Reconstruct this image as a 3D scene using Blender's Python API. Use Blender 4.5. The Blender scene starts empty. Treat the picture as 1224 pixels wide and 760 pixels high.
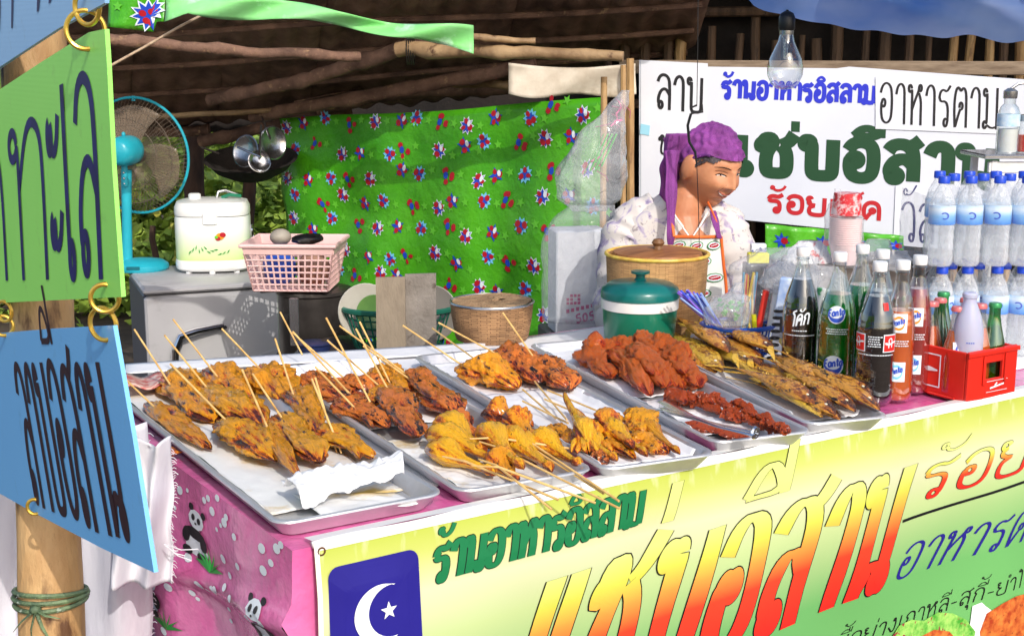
import bpy, bmesh, math, random
from math import sin, cos, pi, radians, sqrt
from mathutils import Vector as V, Matrix, noise, Quaternion
S = bpy.context.scene
COL = S.collection
random.seed(7)

# ------------------------------------------------------------ camera
CZ = 1.5; YAW = radians(33.3); PITCH = radians(11.14); FPX = 1600.0
cd = bpy.data.cameras.new('camera'); cam = bpy.data.objects.new('camera', cd); COL.objects.link(cam)
cam.location = (0, 0, CZ); cam.rotation_euler = (pi/2 - PITCH, 0, -YAW)
cd.sensor_width = 36; cd.lens = 36*FPX/1224; cd.clip_start = .05; cd.clip_end = 500
S.camera = cam

# ------------------------------------------------------------ sky and sun
SUN_EL = radians(36.0); SUN_AZ = YAW + pi - radians(21)      # sun behind the photographer, standing in for the camera flash
w = bpy.data.worlds.new('World'); S.world = w; w.use_nodes = True
nt = w.node_tree; bg = nt.nodes['Background']
sky = nt.nodes.new('ShaderNodeTexSky'); sky.sky_type = 'NISHITA'; sky.sun_disc = False
sky.sun_elevation = SUN_EL; sky.sun_rotation = SUN_AZ
sky.air_density = 1.0; sky.dust_density = 2.5; sky.ozone_density = 1.0
nt.links.new(sky.outputs[0], bg.inputs[0]); bg.inputs[1].default_value = 0.15
ld = bpy.data.lights.new('sun', 'SUN'); ld.energy = 2.0; ld.angle = radians(0.5); ld.color = (1, .95, .87)
lo = bpy.data.objects.new('sun', ld); COL.objects.link(lo)
sd = V((sin(SUN_AZ)*cos(SUN_EL), cos(SUN_AZ)*cos(SUN_EL), sin(SUN_EL)))
lo.rotation_euler = sd.to_track_quat('Z', 'Y').to_euler(); lo.location = (-2, -3, 4)
S.view_settings.view_transform = 'Standard'; S.view_settings.look = 'None'
S.view_settings.gamma = 1; S.view_settings.use_curve_mapping = False
S.view_settings.exposure = .45

# ------------------------------------------------------------ measuring helpers
FH = V((sin(YAW), cos(YAW), 0)); RT = V((cos(YAW), -sin(YAW), 0)); ZU = V((0, 0, 1))
FW = FH*cos(PITCH) - ZU*sin(PITCH); UP = RT.cross(FW); C0 = V((0, 0, CZ))
def ray(px, py): return FW + RT*((px-612)/FPX) + UP*((380-py)/FPX)
def P(px, py, D):
    d = ray(px, py); return C0 + d*(D/d.dot(FH))
def PZ(px, py, z=.75):
    d = ray(px, py); return C0 + d*((z-CZ)/d.z)
def PL(px, py, p0, n):
    d = ray(px, py); return C0 + d*((p0-C0).dot(n)/d.dot(n))
def nz(v, s=0.0): return noise.noise(V(v) + V((s*7.3, s*3.1, s*5.7)))

# ------------------------------------------------------------ mesh builder
class MB:
    def __init__(s): s.v = []; s.f = []; s.m = []; s.uv = None; s.cur = 0
    def quadstrip(s, rings, close=True, cap0=False, cap1=False):
        b = len(s.v); n = len(rings[0])
        for r in rings: s.v += [V(p) for p in r]
        for i in range(len(rings)-1):
            for j in range(n if close else n-1):
                k = (j+1) % n
                s.f.append((b+i*n+j, b+i*n+k, b+(i+1)*n+k, b+(i+1)*n+j)); s.m.append(s.cur)
        if cap0: s.f.append(tuple(b+j for j in reversed(range(n)))); s.m.append(s.cur)
        if cap1: s.f.append(tuple(b+(len(rings)-1)*n+j for j in range(n))); s.m.append(s.cur)
        return s
    def box(s, c, d, R=None, bev=0):
        c = V(c); h = V(d)/2
        if bev:
            rings = []
            for z, k in ((-h.z, bev), (-h.z+bev, 0), (h.z-bev, 0), (h.z, bev)):
                r = []
                for (ax, ay) in ((1, 1), (-1, 1), (-1, -1), (1, -1)):
                    X = h.x-k; Y = h.y-k; q = bev*.7
                    if ax*ay > 0: r += [V((ax*X, ay*(Y-q), z)), V((ax*(X-q), ay*Y, z))]
                    else: r += [V((ax*(X-q), ay*Y, z)), V((ax*X, ay*(Y-q), z))]
                rings.append([(R @ p if R else p) + c for p in r])
            return s.quadstrip(rings, True, True, True)
        rings = []
        for z in (-h.z, h.z):
            r = [V((x*h.x, y*h.y, z)) for x, y in ((1, 1), (-1, 1), (-1, -1), (1, -1))]
            rings.append([(R @ p if R else p) + c for p in r])
        return s.quadstrip(rings, True, True, True)
    def tube(s, pts, r, n=8, cap=True, flat=1.0, fdir=None):
        pts = [V(p) for p in pts]; N = len(pts)
        rr = r if isinstance(r, (list, tuple)) else [r]*N
        rings = []; ref = None
        for i, p in enumerate(pts):
            t = (pts[min(i+1, N-1)] - pts[max(i-1, 0)]).normalized()
            if ref is None:
                ref = V(fdir) if fdir else (V((0, 0, 1)) if abs(t.z) < .9 else V((1, 0, 0)))
            a = (ref - t*ref.dot(t)).normalized(); bb = t.cross(a); ref = a
            rings.append([p + (a*cos(2*pi*j/n)*flat + bb*sin(2*pi*j/n))*rr[i] for j in range(n)])
        return s.quadstrip(rings, True, cap, cap)
    def lathe(s, prof, o=(0, 0, 0), n=24, sx=1, sy=1, cap0=True, cap1=True, a0=0, a1=None):
        o = V(o)
        if a1 is None:
            rings = [[o + V((r*cos(2*pi*j/n)*sx, r*sin(2*pi*j/n)*sy, z)) for j in range(n)] for r, z in prof]
            return s.quadstrip(rings, True, cap0 and prof[0][0] > 1e-5, cap1 and prof[-1][0] > 1e-5)
        rings = [[o + V((r*cos(a0+(a1-a0)*j/n)*sx, r*sin(a0+(a1-a0)*j/n)*sy, z)) for j in range(n+1)] for r, z in prof]
        return s.quadstrip(rings, False)
    def grid(s, fn, nu, nv, closeu=False):
        b = len(s.v)
        for i in range(nv+1):
            for j in range(nu+1): s.v.append(V(fn(j/nu, i/nv)))
        for i in range(nv):
            for j in range(nu):
                s.f.append((b+i*(nu+1)+j, b+i*(nu+1)+j+1, b+(i+1)*(nu+1)+j+1, b+(i+1)*(nu+1)+j)); s.m.append(s.cur)
        return s
    def slab(s, fn, nu, nv, th, flip=False):
        """sheet with thickness: fn(u,v)->point, thick along the local normal"""
        g = [[V(fn(j/nu, i/nv)) for j in range(nu+1)] for i in range(nv+1)]
        nn = [[None]*(nu+1) for _ in range(nv+1)]
        for i in range(nv+1):
            for j in range(nu+1):
                du = g[i][min(j+1, nu)]-g[i][max(j-1, 0)]; dv = g[min(i+1, nv)][j]-g[max(i-1, 0)][j]
                nn[i][j] = du.cross(dv).normalized()*(th if not flip else -th)
        b = len(s.v); W = nu+1; T = W*(nv+1)
        for i in range(nv+1):
            for j in range(nu+1): s.v.append(g[i][j])
        for i in range(nv+1):
            for j in range(nu+1): s.v.append(g[i][j]+nn[i][j])
        F = lambda *q: (s.f.append(q), s.m.append(s.cur))
        for i in range(nv):
            for j in range(nu):
                a = b+i*W+j
                F(a, a+W, a+W+1, a+1); F(a+T, a+T+1, a+T+W+1, a+T+W)
        for j in range(nu):
            a = b+j; F(a, a+1, a+1+T, a+T)
            a = b+nv*W+j; F(a+1, a, a+T, a+T+1)
        for i in range(nv):
            a = b+i*W; F(a+W, a, a+T, a+T+W)
            a = b+i*W+nu; F(a, a+W, a+W+T, a+T)
        return s
    def poly(s, pts):
        b = len(s.v); s.v += [V(p) for p in pts]; s.f.append(tuple(range(b, b+len(pts)))); s.m.append(s.cur); return s
    def prism(s, pts, off):
        off = V(off); return s.quadstrip([[V(p) for p in pts], [V(p)+off for p in pts]], True, True, True)
    def sphere(s, c, r, n=12, m=8, fn=None, R=None):
        c = V(c); r = V((r, r, r)) if not hasattr(r, '__len__') else V(r)
        rings = []
        for i in range(m+1):
            th = pi*i/m*.998+.001*pi
            rg = []
            for j in range(n):
                d = V((sin(th)*cos(2*pi*j/n), sin(th)*sin(2*pi*j/n), -cos(th)))
                k = fn(d) if fn else 1
                p = V((d.x*r.x, d.y*r.y, d.z*r.z))*k
                rg.append((R @ p if R else p)+c)
            rings.append(rg)
        return s.quadstrip(rings, True, True, True)
    def ring(s, c, R, r, ax=(0, 0, 1), n=24, k=8, a0=0, a1=2*pi, ry=None):
        ax = V(ax).normalized(); a = ax.orthogonal().normalized(); b = ax.cross(a); c = V(c); ry = ry or R
        full = abs(a1-a0) > 6.28
        pts = []
        for i in range(n + (0 if full else 1)):
            t = a0+(a1-a0)*i/n; pts.append((c + a*cos(t)*R + b*sin(t)*ry, (a*cos(t)+b*sin(t)).normalized()))
        rings = [[p + (d*cos(2*pi*j/k) + ax*sin(2*pi*j/k))*r for j in range(k)] for p, d in pts]
        if full: rings.append(rings[0])
        return s.quadstrip(rings, True, not full, not full)
    def xf(s, M, i0=0):
        for i in range(i0, len(s.v)): s.v[i] = M @ s.v[i]
        return s
    def build(s, name, mat, parent=None, smooth=True, world=True, angle=40):
        me = bpy.data.meshes.new(name)
        off = V((0, 0, 0))
        if parent is not None and world:
            off = parent.matrix_basis.translation.copy(); pp = parent.parent
            while pp: off += pp.matrix_basis.translation; pp = pp.parent
        me.from_pydata([tuple(p-off) for p in s.v], [], s.f)
        mats = mat if isinstance(mat, (list, tuple)) else [mat]
        for m in mats: me.materials.append(m)
        if len(mats) > 1: me.polygons.foreach_set('material_index', s.m)
        if s.uv:
            l = me.uv_layers.new(name='UVMap')
            vi = [0]*len(me.loops); me.loops.foreach_get('vertex_index', vi)
            l.data.foreach_set('uv', [c for i in vi for c in s.uv[i]])
        me.validate()
        if smooth:
            me.polygons.foreach_set('use_smooth', [True]*len(me.polygons))
            if angle < 180: me.set_sharp_from_angle(angle=radians(angle))
        me.update()
        o = bpy.data.objects.new(name, me); COL.objects.link(o)
        if parent is not None: o.parent = parent
        return o

def tag(o, label=None, cat=None, group=None, kind=None):
    if label: o['label'] = label
    if cat: o['category'] = cat
    if group: o['group'] = group
    if kind: o['kind'] = kind
    return o
def thing(name, loc, label, cat, group=None):
    o = bpy.data.objects.new(name, None); COL.objects.link(o); o.location = loc; o.empty_display_size = .05
    return tag(o, label, cat, group)
def copy_tree(o, parent=None):
    c = o.copy(); COL.objects.link(c)
    if parent: c.parent = parent
    for ch in list(o.children): copy_tree(ch, c)
    return c

# ------------------------------------------------------------ materials
def lin(c): return tuple((x/12.92 if x <= .04045 else ((x+.055)/1.055)**2.4) for x in c)
def hx(r, g, b): return lin((r/255, g/255, b/255))
def newmat(name):
    m = bpy.data.materials.new(name); m.use_nodes = True; n = m.node_tree
    return m, n, n.nodes['Principled BSDF']
def mat(name, c, c2=None, scale=8, rough=.6, metal=0, bump=0, bscale=None, stretch=(1, 1, 1), trans=0, ior=1.45, coat=0, lo=.35, hi=.65, c3=None, s3=30, lo3=.6, hi3=.7, sss=0, spec=.5, uvc=False, rnd=False, alpha=1, detail=5):
    m, n, b = newmat(name); L = n.links
    b.inputs['Roughness'].default_value = rough; b.inputs['Metallic'].default_value = metal
    b.inputs['Transmission Weight'].default_value = trans; b.inputs['IOR'].default_value = ior
    b.inputs['Coat Weight'].default_value = coat; b.inputs['Coat Roughness'].default_value = .15
    b.inputs['Specular IOR Level'].default_value = spec; b.inputs['Alpha'].default_value = alpha
    if sss:
        b.inputs['Subsurface Weight'].default_value = sss; b.inputs['Subsurface Radius'].default_value = (.02, .008, .004)
    b.inputs['Base Color'].default_value = (*c, 1)
    tc = n.nodes.new('ShaderNodeTexCoord'); mp = n.nodes.new('ShaderNodeMapping'); mp.inputs['Scale'].default_value = stretch
    L.new(tc.outputs['Object'], mp.inputs[0]); co = mp.outputs[0]
    if rnd:
        oi = n.nodes.new('ShaderNodeObjectInfo'); ml = n.nodes.new('ShaderNodeMath'); ml.operation = 'MULTIPLY'; ml.inputs[1].default_value = 37
        L.new(oi.outputs['Random'], ml.inputs[0]); ad = n.nodes.new('ShaderNodeVectorMath'); L.new(mp.outputs[0], ad.inputs[0]); L.new(ml.outputs[0], ad.inputs[1]); co = ad.outputs[0]
    def nzn(sc, d=None):
        t = n.nodes.new('ShaderNodeTexNoise'); t.inputs['Scale'].default_value = sc; t.inputs['Detail'].default_value = d or detail; t.inputs['Roughness'].default_value = .6
        L.new(co, t.inputs['Vector']); return t
    col = None
    if c2:
        t = nzn(scale); mr = n.nodes.new('ShaderNodeMapRange'); mr.inputs[1].default_value = lo; mr.inputs[2].default_value = hi
        L.new(t.outputs[0], mr.inputs[0]); mx = n.nodes.new('ShaderNodeMix'); mx.data_type = 'RGBA'
        mx.inputs[6].default_value = (*c, 1); mx.inputs[7].default_value = (*c2, 1)
        L.new(mr.outputs[0], mx.inputs[0]); col = mx.outputs[2]
    if c3:
        t = nzn(s3); mr = n.nodes.new('ShaderNodeMapRange'); mr.inputs[1].default_value = lo3; mr.inputs[2].default_value = hi3
        L.new(t.outputs[0], mr.inputs[0]); mx = n.nodes.new('ShaderNodeMix'); mx.data_type = 'RGBA'
        if col: L.new(col, mx.inputs[6])
        else: mx.inputs[6].default_value = (*c, 1)
        mx.inputs[7].default_value = (*c3, 1); L.new(mr.outputs[0], mx.inputs[0]); col = mx.outputs[2]
    if col: L.new(col, b.inputs['Base Color'])
    if bump:
        t = nzn(bscale or scale*3); bp = n.nodes.new('ShaderNodeBump'); bp.inputs['Strength'].default_value = min(1, bump); bp.inputs['Distance'].default_value = .004*max(1, bump)
        L.new(t.outputs[0], bp.inputs['Height']); L.new(bp.outputs[0], b.inputs['Normal'])
    return m
def film(name, tint=(.9, .92, .95), base=.12, bump=.6, bscale=30, rough=.12, dens=.8):
    """thin clear plastic: mostly see-through, glossy, wrinkled, thicker-looking where it folds"""
    m, n, b = newmat(name); L = n.links
    b.inputs['Base Color'].default_value = (*tint, 1); b.inputs['Roughness'].default_value = rough
    tr = n.nodes.new('ShaderNodeBsdfTransparent'); tr.inputs[0].default_value = (*[min(1, t*.3+.7) for t in tint], 1)
    mx = n.nodes.new('ShaderNodeMixShader'); out = n.nodes['Material Output']
    tc = n.nodes.new('ShaderNodeTexCoord'); t = n.nodes.new('ShaderNodeTexNoise'); t.inputs['Scale'].default_value = bscale; t.inputs['Detail'].default_value = 6
    t.inputs['Distortion'].default_value = 1.2
    L.new(tc.outputs['Object'], t.inputs['Vector'])
    bp = n.nodes.new('ShaderNodeBump'); bp.inputs['Strength'].default_value = bump; bp.inputs['Distance'].default_value = .01
    L.new(t.outputs[0], bp.inputs['Height']); L.new(bp.outputs[0], b.inputs['Normal'])
    lw = n.nodes.new('ShaderNodeLayerWeight'); lw.inputs[0].default_value = .35; L.new(bp.outputs[0], lw.inputs['Normal'])
    md = n.nodes.new('ShaderNodeMapRange'); md.inputs[1].default_value = 0; md.inputs[2].default_value = 1; md.inputs[3].default_value = base; md.inputs[4].default_value = min(1, base+.42)
    L.new(lw.outputs['Facing'], md.inputs[0]); L.new(md.outputs[0], mx.inputs[0]); b.inputs['Base Color'].default_value = (*[min(1,q*dens) for q in tint], 1); b.inputs['Coat Weight'].default_value = 1; b.inputs['Coat Roughness'].default_value = .06
    L.new(tr.outputs[0], mx.inputs[1]); L.new(b.outputs[0], mx.inputs[2]); L.new(mx.outputs[0], out.inputs[0])
    return m
def weave(name, c, c2, su, sv, rough=.7, bump=.8):
    """basket or crochet weave from UV"""
    m, n, b = newmat(name); L = n.links
    b.inputs['Roughness'].default_value = rough
    uv = n.nodes.new('ShaderNodeUVMap'); mp = n.nodes.new('ShaderNodeMapping'); mp.inputs['Scale'].default_value = (su, sv, 1)
    L.new(uv.outputs[0], mp.inputs[0])
    br = n.nodes.new('ShaderNodeTexBrick'); br.inputs['Scale'].default_value = 1; br.inputs['Mortar Size'].default_value = .035; br.inputs['Brick Width'].default_value = 1.0; br.inputs['Row Height'].default_value = .33; br.offset = .33
    br.inputs['Color1'].default_value = (*c, 1); br.inputs['Color2'].default_value = (*[.5*(x+y) for x, y in zip(c, c2)], 1); br.inputs['Mortar'].default_value = (*c2, 1)
    br.inputs['Mortar Smooth'].default_value = 1
    L.new(mp.outputs[0], br.inputs[0])
    t = n.nodes.new('ShaderNodeTexNoise'); t.inputs['Scale'].default_value = 14; t.inputs['Detail'].default_value = 6
    tc = n.nodes.new('ShaderNodeTexCoord'); L.new(tc.outputs['Object'], t.inputs['Vector'])
    mx = n.nodes.new('ShaderNodeMix'); mx.data_type = 'RGBA'; mx.inputs[0].default_value = .55; mx.blend_type = 'MULTIPLY'
    mr = n.nodes.new('ShaderNodeMapRange'); mr.inputs[1].default_value = .3; mr.inputs[2].default_value = .6; mr.inputs[3].default_value = .35; mr.inputs[4].default_value = 1.2
    L.new(t.outputs[0], mr.inputs[0]); L.new(br.outputs[0], mx.inputs[6]); L.new(mr.outputs[0], mx.inputs[7]); L.new(mx.outputs[2], b.inputs['Base Color'])
    bp = n.nodes.new('ShaderNodeBump'); bp.inputs['Strength'].default_value = bump; bp.inputs['Distance'].default_value = .004; bp.invert = True
    L.new(br.outputs['Fac'], bp.inputs['Height']); L.new(bp.outputs[0], b.inputs['Normal'])
    return m
def gradmat(name, stops, rough=.5, axis='v'):
    """printed colour gradient along UV v (flat print)"""
    m, n, b = newmat(name); L = n.links; b.inputs['Roughness'].default_value = rough
    uv = n.nodes.new('ShaderNodeUVMap'); sp = n.nodes.new('ShaderNodeSeparateXYZ'); L.new(uv.outputs[0], sp.inputs[0])
    r = n.nodes.new('ShaderNodeValToRGB'); e = r.color_ramp.elements
    while len(e) < len(stops): e.new(.5)
    for el, (p, c) in zip(e, stops): el.position = p; el.color = (*c, 1)
    L.new(sp.outputs[1 if axis == 'v' else 0], r.inputs[0]); L.new(r.outputs[0], b.inputs['Base Color'])
    return m
def uvcyl(mb):
    """cylindrical UV for lathe-made meshes about their own centre"""
    c = sum(mb.v, V((0, 0, 0)))/len(mb.v)
    mb.uv = [(math.atan2(p.y-c.y, p.x-c.x)/(2*pi)+.5, p.z*3) for p in mb.v]
    return mb

# ------------------------------------------------------------ Thai lettering, written stroke by stroke
def O(cx, cy, r=.1, a0=0, sw=360, k=9): return [(cx+r*.8*cos(radians(a0+sw*i/k)), cy+r*cos(0)*sin(radians(a0+sw*i/k))) for i in range(k+1)]
TL = O(.1, .88, .09, 0, 330)          # round head at the top left
GL = {
'ร': (.62, [[(.06,.68),(.1,.84),(.24,.9),(.4,.84),(.56,1.0)], [(.07,.7),(.12,.6),(.34,.62),(.46,.5),(.46,.14)]+O(.36,.1,.1,10,-330)]),
'า': (.52, [[(.04,.72),(.1,.92),(.26,1),(.4,.9),(.42,.7),(.42,0)]]),
'น': (.78, [TL+[(.19,.86),(.19,.3),(.19,.0)], [(.19,.04),(.34,.26),(.52,.2)]+O(.58,.12,.1,130,-330)+[(.62,.2),(.64,.5),(.64,1)]]),
'อ': (.68, [[(.06,.74),(.14,.92),(.32,1),(.52,.92),(.58,.7),(.58,.3),(.52,.08),(.33,0),(.14,.08),(.09,.3),(.1,.5)]+O(.2,.5,.1,180,-330)]),
'ห': (.74, [TL+[(.19,.86),(.19,.3),(.19,0)], [(.19,.36),(.34,.62),(.5,.86)]+O(.56,.9,.08,180,-300), [(.5,.78),(.6,.6),(.6,.3),(.6,0)]]),
'ล': (.68, [[(.06,.78),(.14,.94),(.32,1),(.52,.92),(.58,.7),(.58,0)], [(.58,.42),(.42,.6),(.22,.56),(.1,.36),(.1,.2)]+O(.2,.13,.1,150,330)]),
'ส': (.72, [[(.06,.78),(.14,.94),(.32,1),(.5,.92),(.58,.7),(.58,0)], [(.58,.42),(.42,.6),(.22,.56),(.1,.36),(.1,.2)]+O(.2,.13,.1,150,330), [(.46,.92),(.6,1.0),(.7,1.12)]]),
'ม': (.76, [TL+[(.19,.86),(.19,.4),(.19,.16)]+O(.1,.1,.09,20,330), [(.18,.1),(.4,.02),(.62,.06)], [(.64,0),(.64,1)]]),
'บ': (.74, [TL+[(.19,.86),(.19,.3),(.2,.08),(.28,.02),(.5,.02),(.6,.06),(.62,.2),(.62,1)]]),
'ป': (.74, [TL+[(.19,.86),(.19,.3),(.2,.08),(.28,.02),(.5,.02),(.6,.06),(.62,.2),(.62,1.35)]]),
'ย': (.74, [TL+[(.04,.7),(.12,.58),(.3,.54)], [(.28,.54),(.1,.44),(.08,.14),(.2,.02),(.48,.02),(.6,.08),(.62,.2),(.62,1)]]),
'ต': (.74, [[(.12,0),(.08,.3),(.08,.7),(.16,.94),(.26,.98),(.36,.86),(.46,.98),(.58,.9),(.62,.7),(.62,0)], [(.14,.02),(.24,.25),(.36,.46)]+O(.38,.52,.09,240,330)]),
'ด': (.74, [[(.12,0),(.08,.3),(.08,.7),(.18,.92),(.36,1),(.54,.92),(.62,.7),(.62,0)], [(.14,.02),(.24,.25),(.36,.46)]+O(.38,.52,.09,240,330)]),
'ค': (.74, [[(.12,0),(.08,.3),(.08,.7),(.18,.92),(.36,1),(.54,.92),(.62,.7),(.62,0)], [(.1,.1),(.14,.4),(.3,.6)]+O(.38,.56,.1,160,-330)]),
'แ': (.62, [[(.1,1),(.1,.3)]+O(.17,.1,.09,150,330), [(.4,1),(.4,.3)]+O(.47,.1,.09,150,330)]),
'เ': (.34, [[(.1,1),(.1,.3)]+O(.17,.1,.09,150,330)]),
'ซ': (.78, [O(.12,.76,.09,270,330)+[(.12,.94),(.26,.98),(.32,.84),(.2,.62),(.16,.4),(.17,.08),(.26,.02),(.48,.02),(.58,.08),(.6,.3),(.58,.62),(.46,.78)], [(.46,.78),(.58,.84),(.66,.92),(.74,1.1)]]),
'ช': (.78, [O(.12,.76,.09,270,330)+[(.14,.96),(.28,.9),(.2,.62),(.16,.4),(.17,.08),(.26,.02),(.48,.02),(.58,.08),(.6,.3),(.58,.62),(.46,.78)], [(.46,.78),(.58,.84),(.74,1.05)]]),
'ข': (.68, [O(.12,.76,.09,270,330)+[(.14,.96),(.28,.9),(.2,.62),(.16,.4),(.17,.08),(.26,.02),(.48,.02),(.58,.08),(.6,.3),(.6,1)]]),
'ก': (.72, [[(.12,0),(.12,.44),(.2,.58),(.06,.68),(.12,.88),(.32,1),(.52,.92),(.6,.7),(.6,0)]]),
'ท': (.74, [TL+[(.19,.86),(.19,.3),(.19,0)], [(.19,.6),(.32,.9),(.44,1),(.58,.92),(.62,.7),(.62,0)]]),
'ง': (.58, [O(.34,.88,.09,180,330)+[(.44,.8),(.46,.4),(.42,.08),(.3,.02),(.2,.2),(.06,.42)]]),
'ว': (.62, [[(.06,.78),(.14,.94),(.32,1),(.48,.92),(.54,.7),(.54,.2)]+O(.44,.12,.1,0,-330)]),
'ะ': (.46, [O(.12,.76,.08,90,330)+[(.2,.66),(.34,.7),(.42,.86)], O(.12,.26,.08,90,330)+[(.2,.16),(.34,.2),(.42,.36)]]),
'ไ': (.44, [[(.28,0),(.28,1.05),(.22,1.3),(.06,1.42),(.0,1.3),(.1,1.2),(.2,1.3)]]),
'โ': (.44, [[(.28,0),(.28,.95),(.1,1.1),(.02,1.25),(.2,1.32),(.4,1.36)]]),
'ำ': (.52, [O(-.12,1.26,.09,0,360), [(.04,.72),(.1,.92),(.26,1),(.4,.9),(.42,.7),(.42,0)]]),
'ิ': (0, [[(-.62,1.14),(-.5,1.34),(-.3,1.38),(-.12,1.14),(-.62,1.14)]]),
'ี': (0, [[(-.66,1.14),(-.5,1.34),(-.3,1.36),(-.1,1.14),(-.66,1.14)], [(-.1,1.12),(-.1,1.5)]]),
'ื': (0, [[(-.66,1.14),(-.5,1.34),(-.3,1.36),(-.1,1.14),(-.66,1.14)], [(-.1,1.12),(-.1,1.5)], [(-.24,1.3),(-.24,1.5)]]),
'ั': (0, [O(-.5,1.24,.08,0,330)+[(-.44,1.16),(-.28,1.18),(-.08,1.42)]]),
'็': (0, [[(-.2,1.2),(-.1,1.1),(-.02,1.18),(-.1,1.36),(-.36,1.36),(-.5,1.24),(-.42,1.12),(-.32,1.2)], [(-.1,1.36),(.04,1.5)]]),
'่': (0, [[(-.16,1.16),(-.16,1.44)]]),
'้': (0, [O(-.5,1.36,.06,0,330)+[(-.42,1.24),(-.3,1.2),(-.12,1.3),(-.04,1.5)]]),
'๊': (0, [O(-.5,1.3,.06,0,330)+[(-.42,1.2),(-.34,1.36),(-.26,1.2),(-.14,1.3),(-.04,1.5)]]),
'ุ': (0, [O(-.22,-.16,.07,0,330)+[(-.14,-.2),(-.14,-.45)]]),
'-': (.5, [[(.08,.42),(.4,.42)]]),
' ': (.4, []),
'F': (.6, [[(.1,0),(.1,1),(.55,1)], [(.1,.52),(.45,.52)]]), 'a': (.55, [[(.45,.6),(.25,.68),(.06,.5),(.06,.15),(.25,0),(.45,.15)], [(.46,.68),(.46,0)]]),
'n': (.55, [[(.08,.66),(.08,0)], [(.08,.45),(.25,.68),(.42,.6),(.44,0)]]), 't': (.38, [[(.18,1.05),(.18,.15),(.32,.02)], [(.0,.7),(.40,.7)]]),
'5': (.62, [[(.5,1),(.12,1),(.1,.55),(.35,.62),(.5,.45),(.48,.15),(.28,0),(.08,.1)]]), '0': (.62, [[(.28,1),(.08,.75),(.08,.25),(.28,0),(.48,.25),(.48,.75),(.28,1)]]),
}
RAISE = {'่', '้', '๊'}; UPPER = {'ิ', 'ี', 'ื', 'ั'}
def chaikin(p, it=2):
    for _ in range(it):
        q = [p[0]]
        for a, b in zip(p, p[1:]):
            q.append((a[0]*.75+b[0]*.25, a[1]*.75+b[1]*.25)); q.append((a[0]*.25+b[0]*.75, a[1]*.25+b[1]*.75))
        q.append(p[-1]); p = q
    return p
def layout(txt, track=.06, jitter=0, it=2):
    x = 0; out = []; prev = ''
    for i, ch in enumerate(txt):
        wd, st = GL[ch]; dy = .36 if (ch in RAISE and prev in UPPER) else 0
        jy = random.uniform(-1, 1)*jitter if wd else 0
        for s_ in st: out.append(chaikin([(px+x, py+dy+jy) for px, py in s_], it))
        if wd: x += wd+track
        prev = ch
    return out, max(.01, x-track)
def write(mb, txt, p0, p1, p2, W, contrast=1.0, lift=.001, n=None, post=None, track=.06, jitter=0, lay=None, taper=0, it=2, k_full=False):
    """writes txt on the plane through p0 (baseline start), p1 (baseline end), p2 (top of the first letter)"""
    st, wd = lay or layout(txt, track, jitter, it)
    p0 = V(p0); ex = V(p1)-p0; ey = V(p2)-p0
    lx = ex.length; ly = ey.length; ex = ex/lx; ey = ey/ly; sx = lx/wd
    n = V(n) if n is not None else ex.cross(ey).normalized()
    if mb.uv is None: mb.uv = [(0, 0)]*len(mb.v)
    for si, s_ in enumerate(st):
        Wk = W*(.62 if min(b for a, b in s_) > 1.04 and not k_full else 1)
        q = [(a*sx, b*ly) for a, b in s_]; N = len(q); b0 = len(mb.v)
        for i, (a, b) in enumerate(q):
            ax, ay = q[max(i-1, 0)]; bx, by = q[min(i+1, N-1)]
            dx, dy = bx-ax, by-ay; l = sqrt(dx*dx+dy*dy) or 1e-6; nx, ny = -dy/l, dx/l
            hw = Wk/2*(contrast+(1-contrast)*abs(nx))
            if taper: hw *= 1-taper*(i/(N-1))
            lf = lift+.00012*i/N+.00015*(si % 3)
            for sg in (1, -1):
                u, v = a+nx*hw*sg, b+ny*hw*sg
                p = p0+ex*u+ey*v
                if post: p = post(p)
                mb.v.append(p+n*lf); mb.uv.append((u/lx, v/ly))
        for i in range(N-1):
            k = b0+2*i; mb.f.append((k+1, k+3, k+2, k)); mb.m.append(mb.cur)
    return mb
# ============================================================ SETTING
M = {}
M['ground'] = mat('packed_earth', hx(92,78,64), hx(60,50,42), 3, .95, bump=1, bscale=20)
M['leaf'] = mat('leaf', hx(156,180,72), hx(92,126,44), 3, .55, c3=hx(190,190,90), s3=9, rnd=True, trans=0)
M['leafy'] = mat('leaf_yellow', hx(200,180,60), hx(140,150,60), 3, .55)
M['bark'] = mat('bark', hx(92,66,50), hx(50,38,32), 12, .9, bump=1, stretch=(1,1,.3))
M['roof'] = mat('roof_sheet', hx(156,124,106), hx(92,70,60), 5, .85, c3=hx(120,92,74), s3=45, lo3=.62, hi3=.72, bump=1, bscale=60)
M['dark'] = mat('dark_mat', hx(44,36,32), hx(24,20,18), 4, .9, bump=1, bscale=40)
M['bamboo'] = mat('bamboo', hx(196,160,110), hx(150,112,70), 9, .55, c3=hx(96,66,42), s3=14, lo3=.6, hi3=.75, bump=.6, stretch=(3,3,.6))
M['bamboo_dark'] = mat('old_bamboo', hx(104,80,60), hx(68,52,40), 9, .7, c3=hx(40,30,24), s3=20, bump=1, stretch=(3,3,.5))
M['stick'] = mat('branch_pole', hx(134,102,84), hx(80,58,48), 9, .85, c3=hx(150,120,90), s3=30, bump=1.5, bscale=50)
M['stick_pale'] = mat('peeled_pole', hx(172,142,104), hx(120,92,64), 7, .65, c3=hx(90,62,44), s3=22, bump=1, bscale=40)
M['post'] = mat('bamboo_post', hx(205,168,118), hx(160,116,70), 9, .55, c3=hx(96,64,40), s3=26, lo3=.58, hi3=.70, bump=1.2, bscale=40, stretch=(1,1,.35))
M['node'] = mat('bamboo_node', hx(150,112,68), hx(110,78,46), 20, .7, bump=.6)

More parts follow.
